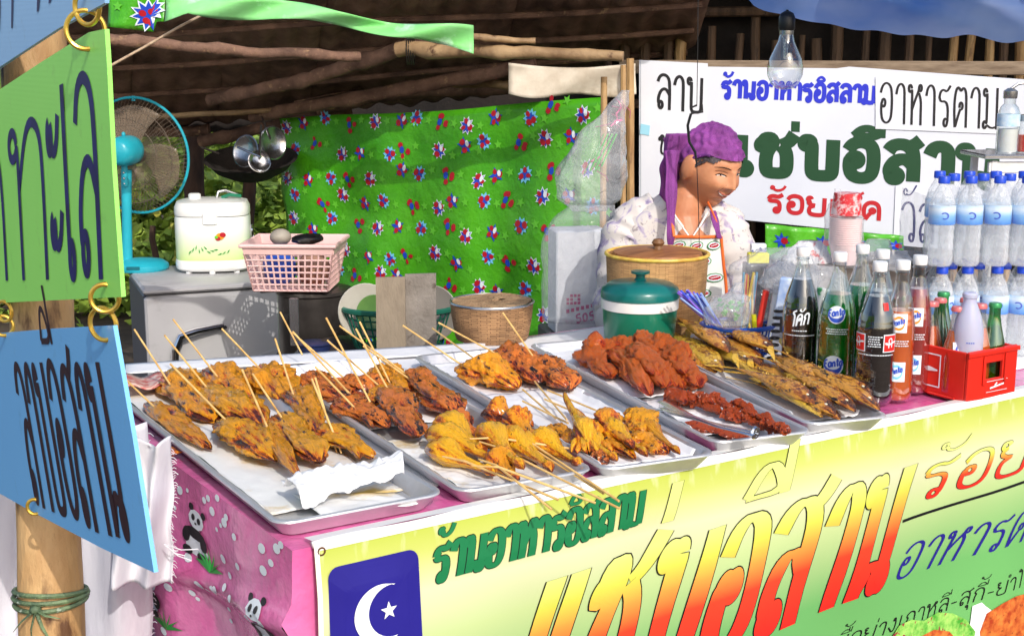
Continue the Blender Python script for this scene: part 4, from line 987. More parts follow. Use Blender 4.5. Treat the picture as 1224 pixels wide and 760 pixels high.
# pots and bench behind
bn = thing('low_bench', (0,0,0), 'low dark wooden bench carrying the pots behind the table', 'bench')
bc = P(490,470,4.3); bn.location = (bc.x, bc.y, 0); M['dwood'] = mat('dark_wood', hx(70,52,42), hx(44,34,30), 6, .8, bump=1)
MB().box((bc.x, bc.y, .475), (.95,.62,.03), Matrix.Rotation(-YAW,3,'Z'), .004).build('bench_top', M['dwood'], bn, smooth=False)
for a, b in ((-.43,-.27),(.43,-.27),(-.43,.27),(.43,.27)):
    MB().box(V((bc.x,bc.y,.23))+RT*a+FH*b, (.05,.05,.46), bev=.003).build('leg', M['dwood'], bn, smooth=False)
M['pot'] = mat('sooty_pot', hx(96,90,86), hx(52,48,46), 5, .38, metal=.7, bump=.4, c3=hx(140,134,128), s3=8, lo3=.6, hi3=.7)
pc = P(375,345,4.45); top = P(375,343,4.34).z
pt = thing('stock_pot', V((pc.x,pc.y,.49)), 'large sooty metal stock pot under the pink basket', 'pot')
h_ = pbase.z-.006-.49
MB().lathe([(0,0),(.115,0),(.12,.01),(.12,h_-.02),(.128,h_-.015),(.128,h_-.004),(.11,h_),(0,h_)], (pc.x,pc.y,.49), 40).build('body', M['pot'], pt)
MB().box(P(352,385,4.27), (.03,.012,.16), Matrix.Rotation(-YAW,3,'Z'), .003).build('riveted_strip', M['steel'], pt)
bp_ = P(376,415,4.05); bz = .50
pt2 = thing('blue_pot', V((bp_.x,bp_.y,bz)), 'small dark blue enamel pot in front of the stock pot', 'pot'); M['enam'] = mat('blue_enamel', hx(40,52,96), hx(28,34,60), 6, .3)
MB().lathe([(0,0),(.04,0),(.05,.01),(.053,.12),(.057,.124),(.053,.126),(.02,.128),(0,.13)], (bp_.x,bp_.y,bz), 30).build('body', M['enam'], pt2)
tag(MB().sphere(P(400,440,4.1), (.16,.1,.10), 20, 12, lambda d: 1+.12*nz(d*3, 3)).build('black_bag', mat('black_bag', hx(40,36,36), hx(60,54,50), 8, .35, bump=2)), 'crumpled black plastic bag behind the skewers below the pots', 'bag')
# green colander with plates
M['greenp'] = mat('green_basket', hx(30,104,84), hx(24,86,70), 6, .45)
cb = P(476,400,4.0); cb.z = .62
cl = thing('colander_basket', cb, 'dark green plastic dish basket holding plates behind the grey boards', 'basket')
def colw(u, v): t = u*2*pi; r = .125+.035*v; return cb+RT*(r*cos(t)*1.05)+FH*(r*sin(t)*.7)+ZU*(.005+.115*v)
lattice(MB(), colw, 40, 5, .0028).build('wall', M['greenp'], cl)
MB().tube([colw(i/40, 1)+ZU*.004 for i in range(41)], .009, 6).build('rim', M['greenp'], cl)
MB().grid(lambda u, v: cb+RT*((u-.5)*.2)+FH*((v-.5)*.13)+ZU*.004, 2, 2).build('floor', M['greenp'], cl)
cs = MB().box(cb-ZU*.065, (.26,.16,.13), Matrix.Rotation(-YAW,3,'Z'), .004); tag(cs.build('wooden_box', M['dwood'], None, smooth=False), 'dark wooden box under the green dish basket', 'box')
M['plate'] = mat('melamine_plate', hx(190,186,176), hx(170,164,150), 5, .3)
def plate(c, r, ax, label, m):
    t = MB().lathe([(0,0),(r*.55,0),(r*.62,.006),(r*.98,.016),(r,.019),(r*.97,.021),(r*.6,.011),(0,.006)], (0,0,0), 32); t.xf(Matrix.Translation(c) @ V(ax).to_track_quat('Z','Y').to_matrix().to_4x4())
    return tag(t.build('plate', m), label, 'plate', 'plates standing in the green dish basket')
plate(P(436,372,4.0), .085, -FH+RT*.3+ZU*.2, 'pale plate with green middle standing at the left of the dish basket', M['plate'])
plate(P(446,374,3.96), .055, -FH+RT*.3+ZU*.2, 'small green plate in front of the pale one in the dish basket', mat('green_plate', hx(120,160,84), hx(90,130,70), 6, .3))
plate(P(520,374,4.0), .085, -FH-RT*.4+ZU*.15, 'grey plate standing at the right of the dish basket', mat('grey_plate', hx(140,134,126), rough=.35))
M['gboard'] = mat('weathered_board', hx(164,150,130), hx(130,116,100), 7, .8, c3=hx(86,64,48), s3=9, lo3=.62, hi3=.7, bump=1, bscale=60, stretch=(1,1,.4))
for (x0, x1, yt, lbl, D) in ((449,484,332,'left stained grey board with dark spots propped behind the table', 3.74), (484,521,328,'right plain grey board propped behind the table', 3.76)):
    a = P(x0,yt,D); b2 = P(x1,yt-1,D); q = MB().prism([a, b2, b2+V((0,0,.505-b2.z))-FH*.02, a+V((0,0,.505-a.z))-FH*.02], FH*.012)
    tag(q.build('wooden_board', M['gboard'] if x0 < 460 else mat('grey_board_plain', hx(150,142,134), hx(124,116,108), 9, .8, c3=hx(96,86,78), s3=30, bump=1, bscale=60), smooth=False), lbl, 'board', 'grey boards propped behind the table')

# hanging pans under the roof
M['pan'] = mat('steel_pan', hx(185,185,188), hx(120,120,124), 9, .2, metal=.95, bump=.3)
def bowl(c, r, ax, depth, label, nm='steel_ladle', cat='ladle', m=None, hnd=None):
    ax = V(ax).normalized(); q = ax.to_track_quat('Z','Y').to_matrix().to_4x4()
    t = thing(nm, c, label, cat, 'steel pans hanging above the rice cooker' if cat != 'wok' else None)
    b = MB().lathe([(0,-depth),(r*.5,-depth*.9),(r*.85,-depth*.45),(r,0),(r*1.06,.003),(r*.98,.004),(r*.8,-depth*.38),(r*.45,-depth*.8),(0,-depth*.9)], (0,0,0), 28)
    b.xf(Matrix.Translation(c) @ q); b.build('bowl', m or M['pan'], t)
    if hnd: MB().tube(hnd, .0045, 8).build('handle', m or M['pan'], t)
    return t
bowl(P(294,181,5.15), .06, -FH-RT*.6+ZU*.25, .012, 'left of the shiny steel pans hanging from the roof pole', hnd=[P(284,176,5.05), P(312,188,5.0)])
bowl(P(310,193,5.1), .042, -FH+RT*.5+ZU*.4, .010, 'small middle steel pan hanging lowest of the three', hnd=[P(310,190,5.05), P(312,150,5.2)])
bowl(P(326,171,5.2), .062, -FH*.8+RT*.9+ZU*.1, .014, 'right steel pan hanging edge-on beside the green tarpaulin', hnd=[P(323,166,5.1), P(313,140,5.3)])
bowl(P(300,190,5.5), .18, -FH*.25+ZU*1, .08, 'dark wok hanging behind the three steel pans', 'wok', 'wok', M['dark'], hnd=[P(262,184,5.4), P(240,176,5.4)])

# ============================================================ MIDDLE: foam box, bags, baskets, cooler
M['foam'] = mat('foam_white', hx(238,238,242), hx(226,226,232), 30, .7, bump=.4, bscale=200)
fl_ = P(653,385,4.22); fr_ = P(722,387,4.22)
gb = MB().box(P(688,440,4.28), (.22,.16,.28), Matrix.Rotation(-YAW+.2,3,'Z'), .006); o = gb.build('grey_crate', mat('grey_bin', hx(110,104,106), rough=.6), None, smooth=False)
tag(o, 'dark grey bin under the tall white foam box', 'bin')
zt0 = P(688,440,4.28).z+.14
RF = Matrix.Rotation(-YAW+.2,3,'Z'); fbx = P(690,318,4.22); fbx.z = zt0
fo_ = thing('foam_box', fbx, 'tall white foam box with pink print standing left of the woman', 'box')
MB().box(fbx+ZU*.165, (.165,.12,.33), RF, .006).build('body', M['foam'], fo_)
def ff(x, z): return fbx+RF @ V((x,-.0605,z))
M['p_mag'] = mat('print_magenta', hx(214,60,130), rough=.5)
write(MB(), '505', ff(-.018,.035)+ZU*0, ff(.045,.045), ff(-.02,.062), .006, n=-(RF @ V((0,1,0)))*1, lift=.0006).build('lettering', M['p_mag'], fo_, smooth=False)
q = MB()
for k in range(4):
    for j in range(3): 
        if (k*3+j) % 5 != 2: q.box(ff(-.045+.012*k,.10+.012*j), (.009,.001,.009), RF @ Matrix.Rotation(.0,3,'Y'))
q.build('emblem', M['p_mag'], fo_, smooth=False)
q = MB()
for k in range(6): q.box(ff(-.045+.016*k,.075+.003*k), (.010,.001,.012), RF)
q.build('small_lettering', M['p_mag'], fo_, smooth=False)
M['film'] = film('clear_film', base=.10, bump=.9, bscale=22); M['film2'] = film('clear_bag', base=.22, bump=1, bscale=30)
def bag(path, label, nm='plastic_bag', mat_=None, n=28, seed=0, amp=.25, flat=.7, tie=False):
    """path: list of (px,py,D,radius m) from top to bottom"""
    q = [(P(a,b,D), r) for a, b, D, r in path]; rings = []; K = 6
    for (p0, r0), (p1_, r1) in zip(q, q[1:]):
        for k in range(K): rings.append((p0.lerp(p1_, k/K), r0+(r1-r0)*(3*(k/K)**2-2*(k/K)**3)))
    rings.append(q[-1]); out = []
    for p, r in rings:
        out.append([p+RT*(r*cos(t)*(1+amp*nz((cos(t)*2.2, sin(t)*2.2, p.z*14), seed)))+FH*(r*flat*sin(t)*(1+amp*nz((cos(t)*2.5, sin(t)*2.5, p.z*16), seed+9))) for t in [2*pi*j/n for j in range(n)]])
    return tag(MB().quadstrip(out, True, True, True).build(nm, mat_ or M['film2'], angle=180), label, 'plastic bag')
bag([(748,108,4.1,.012),(735,130,4.1,.035),(718,165,4.1,.075),(708,205,4.1,.105),(705,235,4.1,.095),(706,252,4.1,.05)], 'large clear plastic bag of pink strips hanging from the pale stick', seed=2, amp=.35)
bag([(708,245,4.03,.07),(700,262,4.0,.10),(692,290,4.0,.112),(690,340,4.0,.11),(688,382,4.0,.10)], 'clear plastic sleeve drawn over the tall white foam box', seed=5, amp=.12, mat_=M['film'])
ps = MB()
for k in range(16):
    t = random.random(); a = P(742-30*t+random.uniform(-10,10), 118+90*t, 4.1); e = a+RT*random.uniform(-.05,.05)-ZU*random.uniform(.0,.05); ps.tube([a, a.lerp(e,.5)+RT*.012, e], .0035, 4, flat=.3)
tag(ps.build('pink_strips', mat('pink_strips', hx(235,90,160), rough=.4)), 'bundle of pink plastic strips inside the hanging clear bag', 'strips', kind='stuff')
gs = MB()
for k in range(4): gs.tube([P(698+k*7,208-k*3,4.08), P(722+k*5,160,4.08)], .004, 5, flat=.4)
tag(gs.build('green_straws', mat('green_straws', hx(90,200,90), rough=.4)), 'bunch of green straws inside the hanging clear bag', 'straws')

# sticky rice basket (small), woven
def wv(nm, c, c2, su, sv, **k): return weave(nm, c, c2, su, sv, **k)
M['wv1'] = wv('kratip_weave', hx(176,134,92), hx(92,60,38), 26, 22)
M['wv2'] = wv('steamer_weave', hx(214,168,112), hx(150,100,60), 34, 34, bump=.9)
M['rimb'] = mat('split_bamboo_rim', hx(206,180,110), hx(170,130,70), 20, .5)
kb = P(588,412,3.52); kb.z = .752; kt = P(588,360,3.52)
hk = kt.z-kb.z
k_ = thing('rice_basket', kb, 'small round woven bamboo rice basket with flat lid in the middle', 'basket')
r0 = .108
uvcyl(MB().lathe([(0,0),(r0*.88,0),(r0*.92,.01),(r0,hk*.6),(r0*1.03,hk-.004),(r0*.9,hk-.002),(0,hk-.003)], kb, 48)).build('body', M['wv1'], k_)
MB().ring(kb+ZU*hk, r0*1.03, .0035, n=48, k=6).build('rim', M['steel'], k_)
q = MB().grid(lambda u, v: kb+ZU*(hk+.002+.006*nz((u*5,v*5,0)))+V((r0*.98*v*cos(u*2*pi), r0*.98*v*sin(u*2*pi), 0)), 40, 8); q.uv = [(p.x*8, p.y*8) for p in q.v]; q.build('lid', wv('lid_weave', hx(196,160,118), hx(120,84,56), 3, 6), k_)
# large bamboo steamer basket in front of the woman
sb = P(783,420,3.58); sb.z = .752; st_ = P(783,303,3.58); hs = st_.z-sb.z; rs = .138
s_ = thing('steamer_basket', sb, 'large round woven bamboo rice basket with yellow rim in front of the woman', 'basket')
uvcyl(MB().lathe([(0,0),(rs*.86,0),(rs*.9,.01),(rs*.97,hs*.6),(rs,hs),(rs*.95,hs),(rs*.93,hs-.02),(0,hs-.02)], sb, 56)).build('body', M['wv2'], s_)
MB().ring(sb+ZU*hs, rs*1.0, .005, n=56, k=8).build('rim', mat('yellow_rim', hx(232,206,92), hx(200,150,60), 30, .4), s_)
MB().lathe([(0,.0),(rs*.9,.0),(rs*.86,.012),(rs*.5,.02),(0,.022)], sb+ZU*(hs-.006), 40).build('lid', mat('wooden_lid', hx(170,112,66), hx(120,74,40), 8, .5, stretch=(1,6,1)), s_)
ld_ = [o for o in s_.children if o.name.startswith('lid')][0]
MB().lathe([(0,0),(.014,0),(.012,.01),(.018,.018),(.012,.028),(0,.03)], sb+ZU*(hs+.014)-FH*.02+RT*.0, 16).build('knob', mat('lid_knob', hx(120,84,52), rough=.3), s_)
# green cooler
gcb = P(764,412,3.38); gcb.z = .752; rg = .099; zt = P(764,352,3.38).z-gcb.z
M['cool'] = mat('cooler_green', hx(20,118,92), hx(14,104,82), 5, .3, coat=.3); M['cool_d'] = mat('cooler_lid', hx(14,110,104), hx(10,96,92), 5, .3, coat=.3)
g_ = thing('cooler_jug', gcb, 'round green insulated jug with a white band and domed lid', 'cooler')
zb = P(764,374,3.30).z-gcb.z
MB().lathe([(0,0),(rg*.86,0),(rg*.9,.008),(rg*.97,zb),(0,zb)], gcb, 44).build('body', M['cool'], g_)
MB().lathe([(rg*.95,zb-.002),(rg*1.0,zb),(rg*1.01,zb+.024),(rg*.95,zb+.026)], gcb, 44, cap0=False, cap1=False).build('band', M['wplast'], g_)
MB().lathe([(rg*.97,zb+.024),(rg*1.02,zb+.028),(rg*1.02,zb+.042),(rg*.98,zb+.052),(rg*.8,zb+.064),(rg*.4,zb+.07),(0,zb+.071)], gcb, 44, cap0=False).build('lid', M['cool_d'], g_)
MB().lathe([(.02,0),(.012,.008),(.012,.016),(.024,.02),(.024,.026),(0,.028)], gcb+ZU*(zb+.068), 20).build('knob', M['cool_d'], g_)
# ============================================================ TRAYS AND FOOD
M['alu'] = mat('aluminium_tray', hx(214,214,216), hx(190,190,194), 5, .34, metal=.55, bump=.3, bscale=40, c3=hx(150,150,155), s3=4, lo3=.55, hi3=.75)
M['liner'] = mat('greasy_paper', hx(240,240,240), hx(228,228,226), 5, .5, c3=hx(206,170,70), s3=7, lo3=.54, hi3=.68, bump=1.2, bscale=9)
M['liner2'] = mat('clean_paper', hx(242,242,244), hx(230,230,234), 5, .5, c3=hx(214,186,110), s3=9, lo3=.68, hi3=.78, bump=1.2, bscale=9)
ZR = .781                                     # rim height
class Tray: pass
def tray(FL, FR, BL, label):
    A = PZ(*FL, ZR); B = PZ(*FR, ZR); Cc = PZ(*BL, ZR)
    ey = (Cc-A).normalized(); ex = ey.cross(ZU)
    wd = (B-A).dot(ex); ln = (Cc-A).length
    T = Tray(); T.A = A; T.ex = ex; T.ey = ey; T.w = wd; T.l = ln
    c = A+ex*wd/2+ey*ln/2; c.z = TZ+.006
    t = thing('metal_tray', c, label, 'tray', 'aluminium trays laid side by side on the stall table')
    def rr(ins, z, rc):
        out = []
        for cx, cy, a0 in ((wd-ins-rc, ln-ins-rc, 0), (ins+rc, ln-ins-rc, 90), (ins+rc, ins+rc, 180), (wd-ins-rc, ins+rc, 270)):
            for k in range(6): a = radians(a0+k*18); out.append(V((A.x, A.y, 0))+ex*(cx+rc*cos(a))+ey*(cy+rc*sin(a))+ZU*z)
        return out
    z0 = TZ+.006
    b = MB().quadstrip([rr(.022, z0, .022), rr(.004, ZR-.006, .03), rr(0, ZR-.003, .032), rr(.001, ZR, .032), rr(.006, ZR+.001, .028), rr(.012, ZR-.001, .026), rr(.027, z0+.004, .02)], True, True, True)
    b.build('pan', M['alu'], t)
    T.o = t; T.z = z0+.004; return T
def tp_(T, x, y, z=0): return V((T.A.x, T.A.y, T.z))+T.ex*x+T.ey*y+ZU*z
T1 = tray((331,627), (547,596), (124,462), 'leftmost tray holding yellow grilled chicken skewers and crumpled paper')
T2 = tray((549,588), (718,563), (328,444), 'second tray from left with browned chicken behind and yellow drumsticks in front')
T3 = tray((721,561), (852,538), (492,425), 'middle tray with three grilled chicken slabs behind and yellow feet in front')
T4 = tray((854,529), (964,510), (630,411), 'fourth tray holding red fried chicken and serving tongs')
T5 = tray((967,507), (1050,490), (757,404), 'rightmost tray heaped with golden fried fish')
def liner(T, x0, x1, y0, y1, seed, label, m='liner', up=.004, lipx=True):
    def f(u, v):
        x = T.w*(x0+(x1-x0)*u); y = T.l*(y0+(y1-y0)*v); z = up+.004*nz((u*4, v*8, seed))+.002*nz((u*15, v*26, seed))
        ex_ = min(x-.026, T.w-.026-x); ey_ = min(y-.026, T.l-.026-y)
        for e_ in (ex_, ey_):
            if e_ < 0: z += min(.026, -e_*1.15)
        if min(ex_, ey_) < -.004: z += .004
        return tp_(T, x, y, z+.002)
    return tag(MB().slab(f, 30, 60, .0008).build('paper_liner', M[m], angle=180), label, 'paper')
liner(T1, .04, .90, .10, .97, 1, 'oil-stained white paper lining the leftmost tray')
liner(T2, .10, .95, .50, 1.0, 2, 'white paper under the browned chicken in the second tray', 'liner2')
liner(T2, .05, .8, .04, .40, 3, 'stained white paper under the drumsticks in the second tray')
liner(T3, .05, .95, .52, .97, 4, 'white paper under the three grilled slabs in the middle tray', 'liner2')
liner(T3, .08, .92, .05, .62, 5, 'white paper crossing the middle of the middle tray', 'liner2', up=.009)
liner(T4, .06, .94, .45, .98, 6, 'white paper under the red fried chicken pile', 'liner2')
liner(T4, .05, .9, .12, .42, 7, 'white paper under the small red chicken pieces at the front', 'liner2')
liner(T5, .05, .9, .1, .95, 8, 'white paper mostly hidden below the fried fish', 'liner2')
# white plastic sheet on the table behind the first trays
q = MB().slab(lambda u, v: PZ(150+430*u, 447-(26)*u-12*v, .757+.003*nz((u*9,v*4,0))), 30, 6, .001)
tag(q.build('white_sheet', M['liner2'], angle=180), 'white plastic sheet on the table behind the two left trays', 'sheet')
q = MB().slab(lambda u, v: V((TX0+.12+(TX1-TX0-.2)*u, 1.97+.97*v, TZ+.0045+.001*nz((u*20,v*9,0)))), 60, 30, .0006)
tag(q.build('white_table_sheet', M['liner2'], angle=180), 'white plastic sheet spread over the table beneath the row of trays', 'sheet')
q = MB().slab(lambda u, v: PZ(140+75*u+8*v, 449-4*u+14*v, .79)+ZU*.006*sin(u*12), 14, 5, .003)
tag(q.build('printed_packet', mat('red_print_packet', hx(226,206,190), hx(190,50,50), 60, .4), angle=180), 'red and white printed packet behind the leftmost tray', 'packet')
q = MB().sphere(PZ(183,543,.765), (.05,.03,.012), 14, 8, lambda d: 1+.3*nz(d*3, 5))
tag(q.build('spice_packet', mat('orange_packet', hx(225,150,40), hx(160,40,60), 18, .35, c3=hx(60,120,60), s3=20)), 'small orange and green packet beside the left edge of the leftmost tray', 'packet')
# crumpled folded paper, front of the first tray
def crump(u, v):
    a = PZ(336,588,.775).lerp(PZ(478,556,.785), u); b = PZ(362,612,.772).lerp(PZ(484,578,.78), u)
    p = a.lerp(b, v); return p+ZU*(.008+.026*sin(v*pi)*(.7+.3*sin(u*6))+.016*(1-2*abs(nz((u*5, v*3.5, 3))))*.8+.008*nz((u*17, v*9, 3))+.02*max(0, u-.75))
tag(MB().slab(crump, 40, 16, .0009).build('crumpled_paper', M['liner2'], angle=180), 'crumpled folded white paper at the front of the leftmost tray', 'paper')
def flat2(u, v):
    a = PZ(350,592,.768).lerp(PZ(470,590,.765), u); b = PZ(385,618,.768).lerp(PZ(500,604,.768), u)
    return a.lerp(b, v)+ZU*(.0035+.004*nz((u*5,v*4,9)))
tag(MB().slab(flat2, 30, 10, .0009).build('flat_paper', M['liner'], angle=180), 'flat stained white sheet lying under the crumpled paper', 'paper')

# ---- food materials
def foodmat(name, base, mid, dark, char=.0, s=14, rough=.24, bump=2.0, bs=22, coat=.55, red=False):
    m, n, b = newmat(name); L = n.links
    b.inputs['Roughness'].default_value = rough; b.inputs['Coat Weight'].default_value = coat; b.inputs['Coat Roughness'].default_value = .12
    b.inputs['Subsurface Radius'].default_value = (.006,.003,.001); b.inputs['Subsurface Scale'].default_value = .6
    tc = n.nodes.new('ShaderNodeTexCoord'); oi = n.nodes.new('ShaderNodeObjectInfo'); ml = n.nodes.new('ShaderNodeMath'); ml.operation = 'MULTIPLY'; ml.inputs[1].default_value = 41
    L.new(oi.outputs['Random'], ml.inputs[0]); ad = n.nodes.new('ShaderNodeVectorMath'); L.new(tc.outputs['Object'], ad.inputs[0]); L.new(ml.outputs[0], ad.inputs[1])
    def N(sc, det=7, dist=0, st=None):
        t = n.nodes.new('ShaderNodeTexNoise'); t.inputs['Scale'].default_value = sc; t.inputs['Detail'].default_value = det; t.inputs['Roughness'].default_value = .62; t.inputs['Distortion'].default_value = dist
        if st:
            mp = n.nodes.new('ShaderNodeMapping'); mp.inputs['Scale'].default_value = st; L.new(ad.outputs[0], mp.inputs[0]); L.new(mp.outputs[0], t.inputs[0])
        else: L.new(ad.outputs[0], t.inputs[0])
        return t
    r = n.nodes.new('ShaderNodeValToRGB'); e = r.color_ramp.elements; e.new(.5)
    for el, (p, c) in zip(e, ((.53, base), (.61, mid), (.72, dark))): el.position = p; el.color = (*c, 1)
    t = N(s*1.3, 8, .6, (.8,1.4,1.4)); at = n.nodes.new('ShaderNodeAttribute'); at.attribute_name = 'burn'
    mm = n.nodes.new('ShaderNodeMath'); mm.operation = 'MULTIPLY_ADD'; mm.inputs[1].default_value = .62; L.new(at.outputs['Fac'], mm.inputs[0])
    m9 = n.nodes.new('ShaderNodeMath'); m9.operation = 'MULTIPLY'; m9.inputs[1].default_value = .58; L.new(t.outputs[0], m9.inputs[0]); L.new(m9.outputs[0], mm.inputs[2]); L.new(mm.outputs[0], r.inputs[0])
    t2 = N(s*.55, 6); mr = n.nodes.new('ShaderNodeMapRange'); mr.inputs[1].default_value = .62-char; mr.inputs[2].default_value = .70-char; L.new(t2.outputs[0], mr.inputs[0])
    mx = n.nodes.new('ShaderNodeMix'); mx.data_type = 'RGBA'; L.new(mr.outputs[0], mx.inputs[0]); L.new(r.outputs[0], mx.inputs[6]); mx.inputs[7].default_value = (.02,.010,.006,1)
    L.new(mx.outputs[2], b.inputs['Base Color'])
    tb_ = N(bs, 8, .4); t3 = N(s*1.1, 3, 1.0, (.4,2.6,2.6)); am = n.nodes.new('ShaderNodeMath'); am.operation = 'ADD'; L.new(tb_.outputs[0], am.inputs[0]); L.new(t3.outputs[0], am.inputs[1])
    bp = n.nodes.new('ShaderNodeBump'); bp.inputs['Strength'].default_value = 1; bp.inputs['Distance'].default_value = .0035*bump
    L.new(am.outputs[0], bp.inputs['Height']); L.new(bp.outputs[0], b.inputs['Normal'])
    return m
M['ch_y'] = foodmat('turmeric_chicken', hx(255,176,14), hx(240,116,10), hx(104,34,6), .02)
M['ch_y2'] = foodmat('turmeric_chicken_browned', hx(255,168,16), hx(234,104,10), hx(92,28,6), .04)
M['ch_b'] = foodmat('roasted_chicken', hx(236,130,40), hx(196,80,24), hx(88,30,12), .07, rough=.25)
M['ch_d'] = foodmat('drumstick_skin', hx(255,190,16), hx(246,146,10), hx(150,60,10), .0)
M['ch_r'] = foodmat('red_fried_chicken', hx(255,126,44), hx(244,84,24), hx(150,34,12), -.02, s=24, rough=.28, bump=2.6, bs=60, coat=.4)
M['ch_r2'] = foodmat('red_chilli_chicken', hx(252,104,34), hx(222,66,20), hx(120,30,10), .02, s=24, rough=.28, bump=3.2, bs=44, coat=.5)
M['fish'] = foodmat('fried_fish_skin', hx(236,164,50), hx(176,94,24), hx(78,38,14), .05, s=22, rough=.26, bump=2.4, bs=50)
M['fish2'] = foodmat('fried_fish_belly', hx(246,200,66), hx(206,146,36), hx(110,64,20), .02, s=22, rough=.26, bump=2.4, bs=50)
M['fin'] = foodmat('fried_fin', hx(255,206,70), hx(226,150,40), hx(130,72,24), .0, s=20, rough=.5)
M['skew'] = mat('bamboo_skewer', hx(236,198,128), hx(206,160,90), 30, .5, c3=hx(120,74,36), s3=8, lo3=.66, hi3=.74, stretch=(1,1,1))
M['bone'] = mat('bone_end', hx(214,160,70), hx(160,90,40), 60, .5)
FOOD = {}
def burn_attr(me, vals):
    at = me.attributes.new('burn', 'FLOAT', 'POINT'); at.data.foreach_set('value', vals)
def ridged(p):
    return 1-2*abs(noise.noise(p))
def meat_mesh(kind, seed):
    """grilled chicken piece lying along +X from 0 to 1 (unit length), flat on z=0"""
    key = (kind, seed)
    if key in FOOD: return FOOD[key]
    b = MB(); N, K = (60, 40); rings = []; burn = []
    def body(N, K, prof, sd, xs=(0,1)):
        rings = []
        for i in range(N+1):
            t = i/N; w_, h_, yo, zo = prof(t); rg = []
            for j in range(K):
                a = 2*pi*j/K; ca, sa = cos(a), sin(a); q = V((t*3.2, ca*1.1, sa*1.1+sd*3.3)); q2 = V((t*2.2+sd, ca*2.6, sa*2.6))
                big = noise.noise(q); fib = ridged(q2*1.6); fine = noise.noise(V((t*16, ca*4, sa*4+sd))); craq = ridged(V((t*7, ca*2.4, sa*2.4+sd)))
                if kind in ('slab','wing','strip'): d = .42*big+.26*fib+.14*fine+.22*craq-.16
                elif kind == 'lump': d = .50*big+.26*craq+.26*fine+.16*noise.noise(V((t*34, ca*9, sa*9+sd)))
                elif kind == 'tall': d = .25*big+.10*craq+.16*fine
                else: d = .20*big+.14*fib+.08*fine-.05
                rg.append(V((xs[0]+(xs[1]-xs[0])*t+.03*noise.noise(V((t*3, a, sd))), ca*w_*(1+d)+yo, sa*h_*(1+d*1.6)+h_*.75+zo)))
                edge = abs(2*t-1)**4*.35
                burn.append(.40-d*1.1+.26*noise.noise(V((t*5+sd, ca*1.6, sa*1.6)))+.16*abs(ca)**3+edge-.10*max(0, sa))
            rings.append(rg)
        b.quadstrip(rings, True, True, True)
    if kind == 'wing': pf = lambda t: (lambda e: (e*(.20+.13*math.exp(-((t-.28)/.2)**2)+.03*sin(t*9+seed)), e*(.12+.05*math.exp(-((t-.3)/.2)**2)), .10*sin(t*3.4+seed), 0))(max(0,1-abs(2*t-1)**2.6)**.5)
    elif kind == 'slab': pf = lambda t: (lambda e: (e*(.33+.06*sin(t*6+seed)), e*(.13+.03*sin(t*5+seed)), .04*sin(t*4+seed), 0))(max(0,1-abs(2*t-1)**2.6)**.5)
    elif kind == 'strip': pf = lambda t: (lambda e: (e*(.16-.06*t+.02*sin(t*8+seed)), e*(.12-.03*t), .05*sin(t*3+seed), 0))(max(0,1-abs(2*t-1)**2.4)**.5)
    elif kind == 'drum':
        def pf(t):
            e = max(0,1-abs(2*t-1)**2.6)**.5; g = math.exp(-((t-.28)/.21)**2); k = .035*sin(max(0,(t-.84)/.16)*pi)
            return e*(.075+.16*g)+k, e*(.07+.14*g)+k, .03*sin(t*5+seed), .0
    elif kind == 'foot': pf = lambda t: (lambda e, g: (e*(.045+.10*g), e*(.045+.07*g), .07*sin(t*4+seed), 0))(max(0,1-abs(2*t-1)**2.6)**.5, math.exp(-((t-.72)/.17)**2))
    elif kind == 'lump': pf = lambda t: (lambda e: (e*(.34+.06*sin(t*9+seed)), e*(.26+.05*sin(t*8+seed*2)), .06*sin(t*6+seed), 0))(max(0,1-abs(2*t-1)**2.6)**.5)
    else: pf = lambda t: (lambda e: (e*(.13+.28*t*(1-t)), e*(.11+.05*sin(t*3)), .12*t*t, 0))(max(0,1-abs(2*t-1)**2.6)**.5)
    body(N, K, pf, seed)
    e2 = lambda t: max(0,1-abs(2*t-1)**2.2)**.5
    if kind == 'wing': body(26, 18, lambda t: (e2(t)*.08, e2(t)*.08, -.17+.07*sin(t*4), .03), seed+.5, (.35,.98)); body(20, 16, lambda t: (e2(t)*.07, e2(t)*.07, .16-.05*t, .05), seed+.8, (.1,.62))
    if kind == 'slab': body(26, 18, lambda t: (e2(t)*.075, e2(t)*.06, -.20+.16*t, .075), seed+.5, (.12,.86)); body(24, 16, lambda t: (e2(t)*.06, e2(t)*.05, .19-.10*t, .08), seed+.9, (.2,.97))
    if kind == 'foot':
        for k in range(3): body(14, 12, lambda t, k=k: (e2(t)*.035, e2(t)*.035, (k-1)*.07+(k-1)*.08*t, .02), seed+k, (.80,1.02))
    if kind == 'lump': body(18, 16, lambda t: (e2(t)*.16, e2(t)*.14, .22, .10), seed+.4, (.0,.5)); body(18, 16, lambda t: (e2(t)*.15, e2(t)*.13, -.2, .12), seed+.7, (.45,1.05))
    me_o = b.build('meat', M['ch_y'], None, angle=180); me = me_o.data; bpy.data.objects.remove(me_o); burn_attr(me, burn)
    FOOD[key] = me; return me
HALF = {'slab': (.38,.15,.46), 'wing': (.33,.17,.5), 'strip': (.19,.13,.55), 'drum': (.235,.22,.85), 'foot': (.15,.115,.7), 'lump': (.42,.32,.62), 'tall': (.24,.17,.7), 'fish': (.105,.06,.36)}
WPX = {'slab': 56, 'wing': 48, 'strip': 27, 'drum': 35, 'foot': 25, 'lump': 31, 'tall': 24, 'fish': 36}
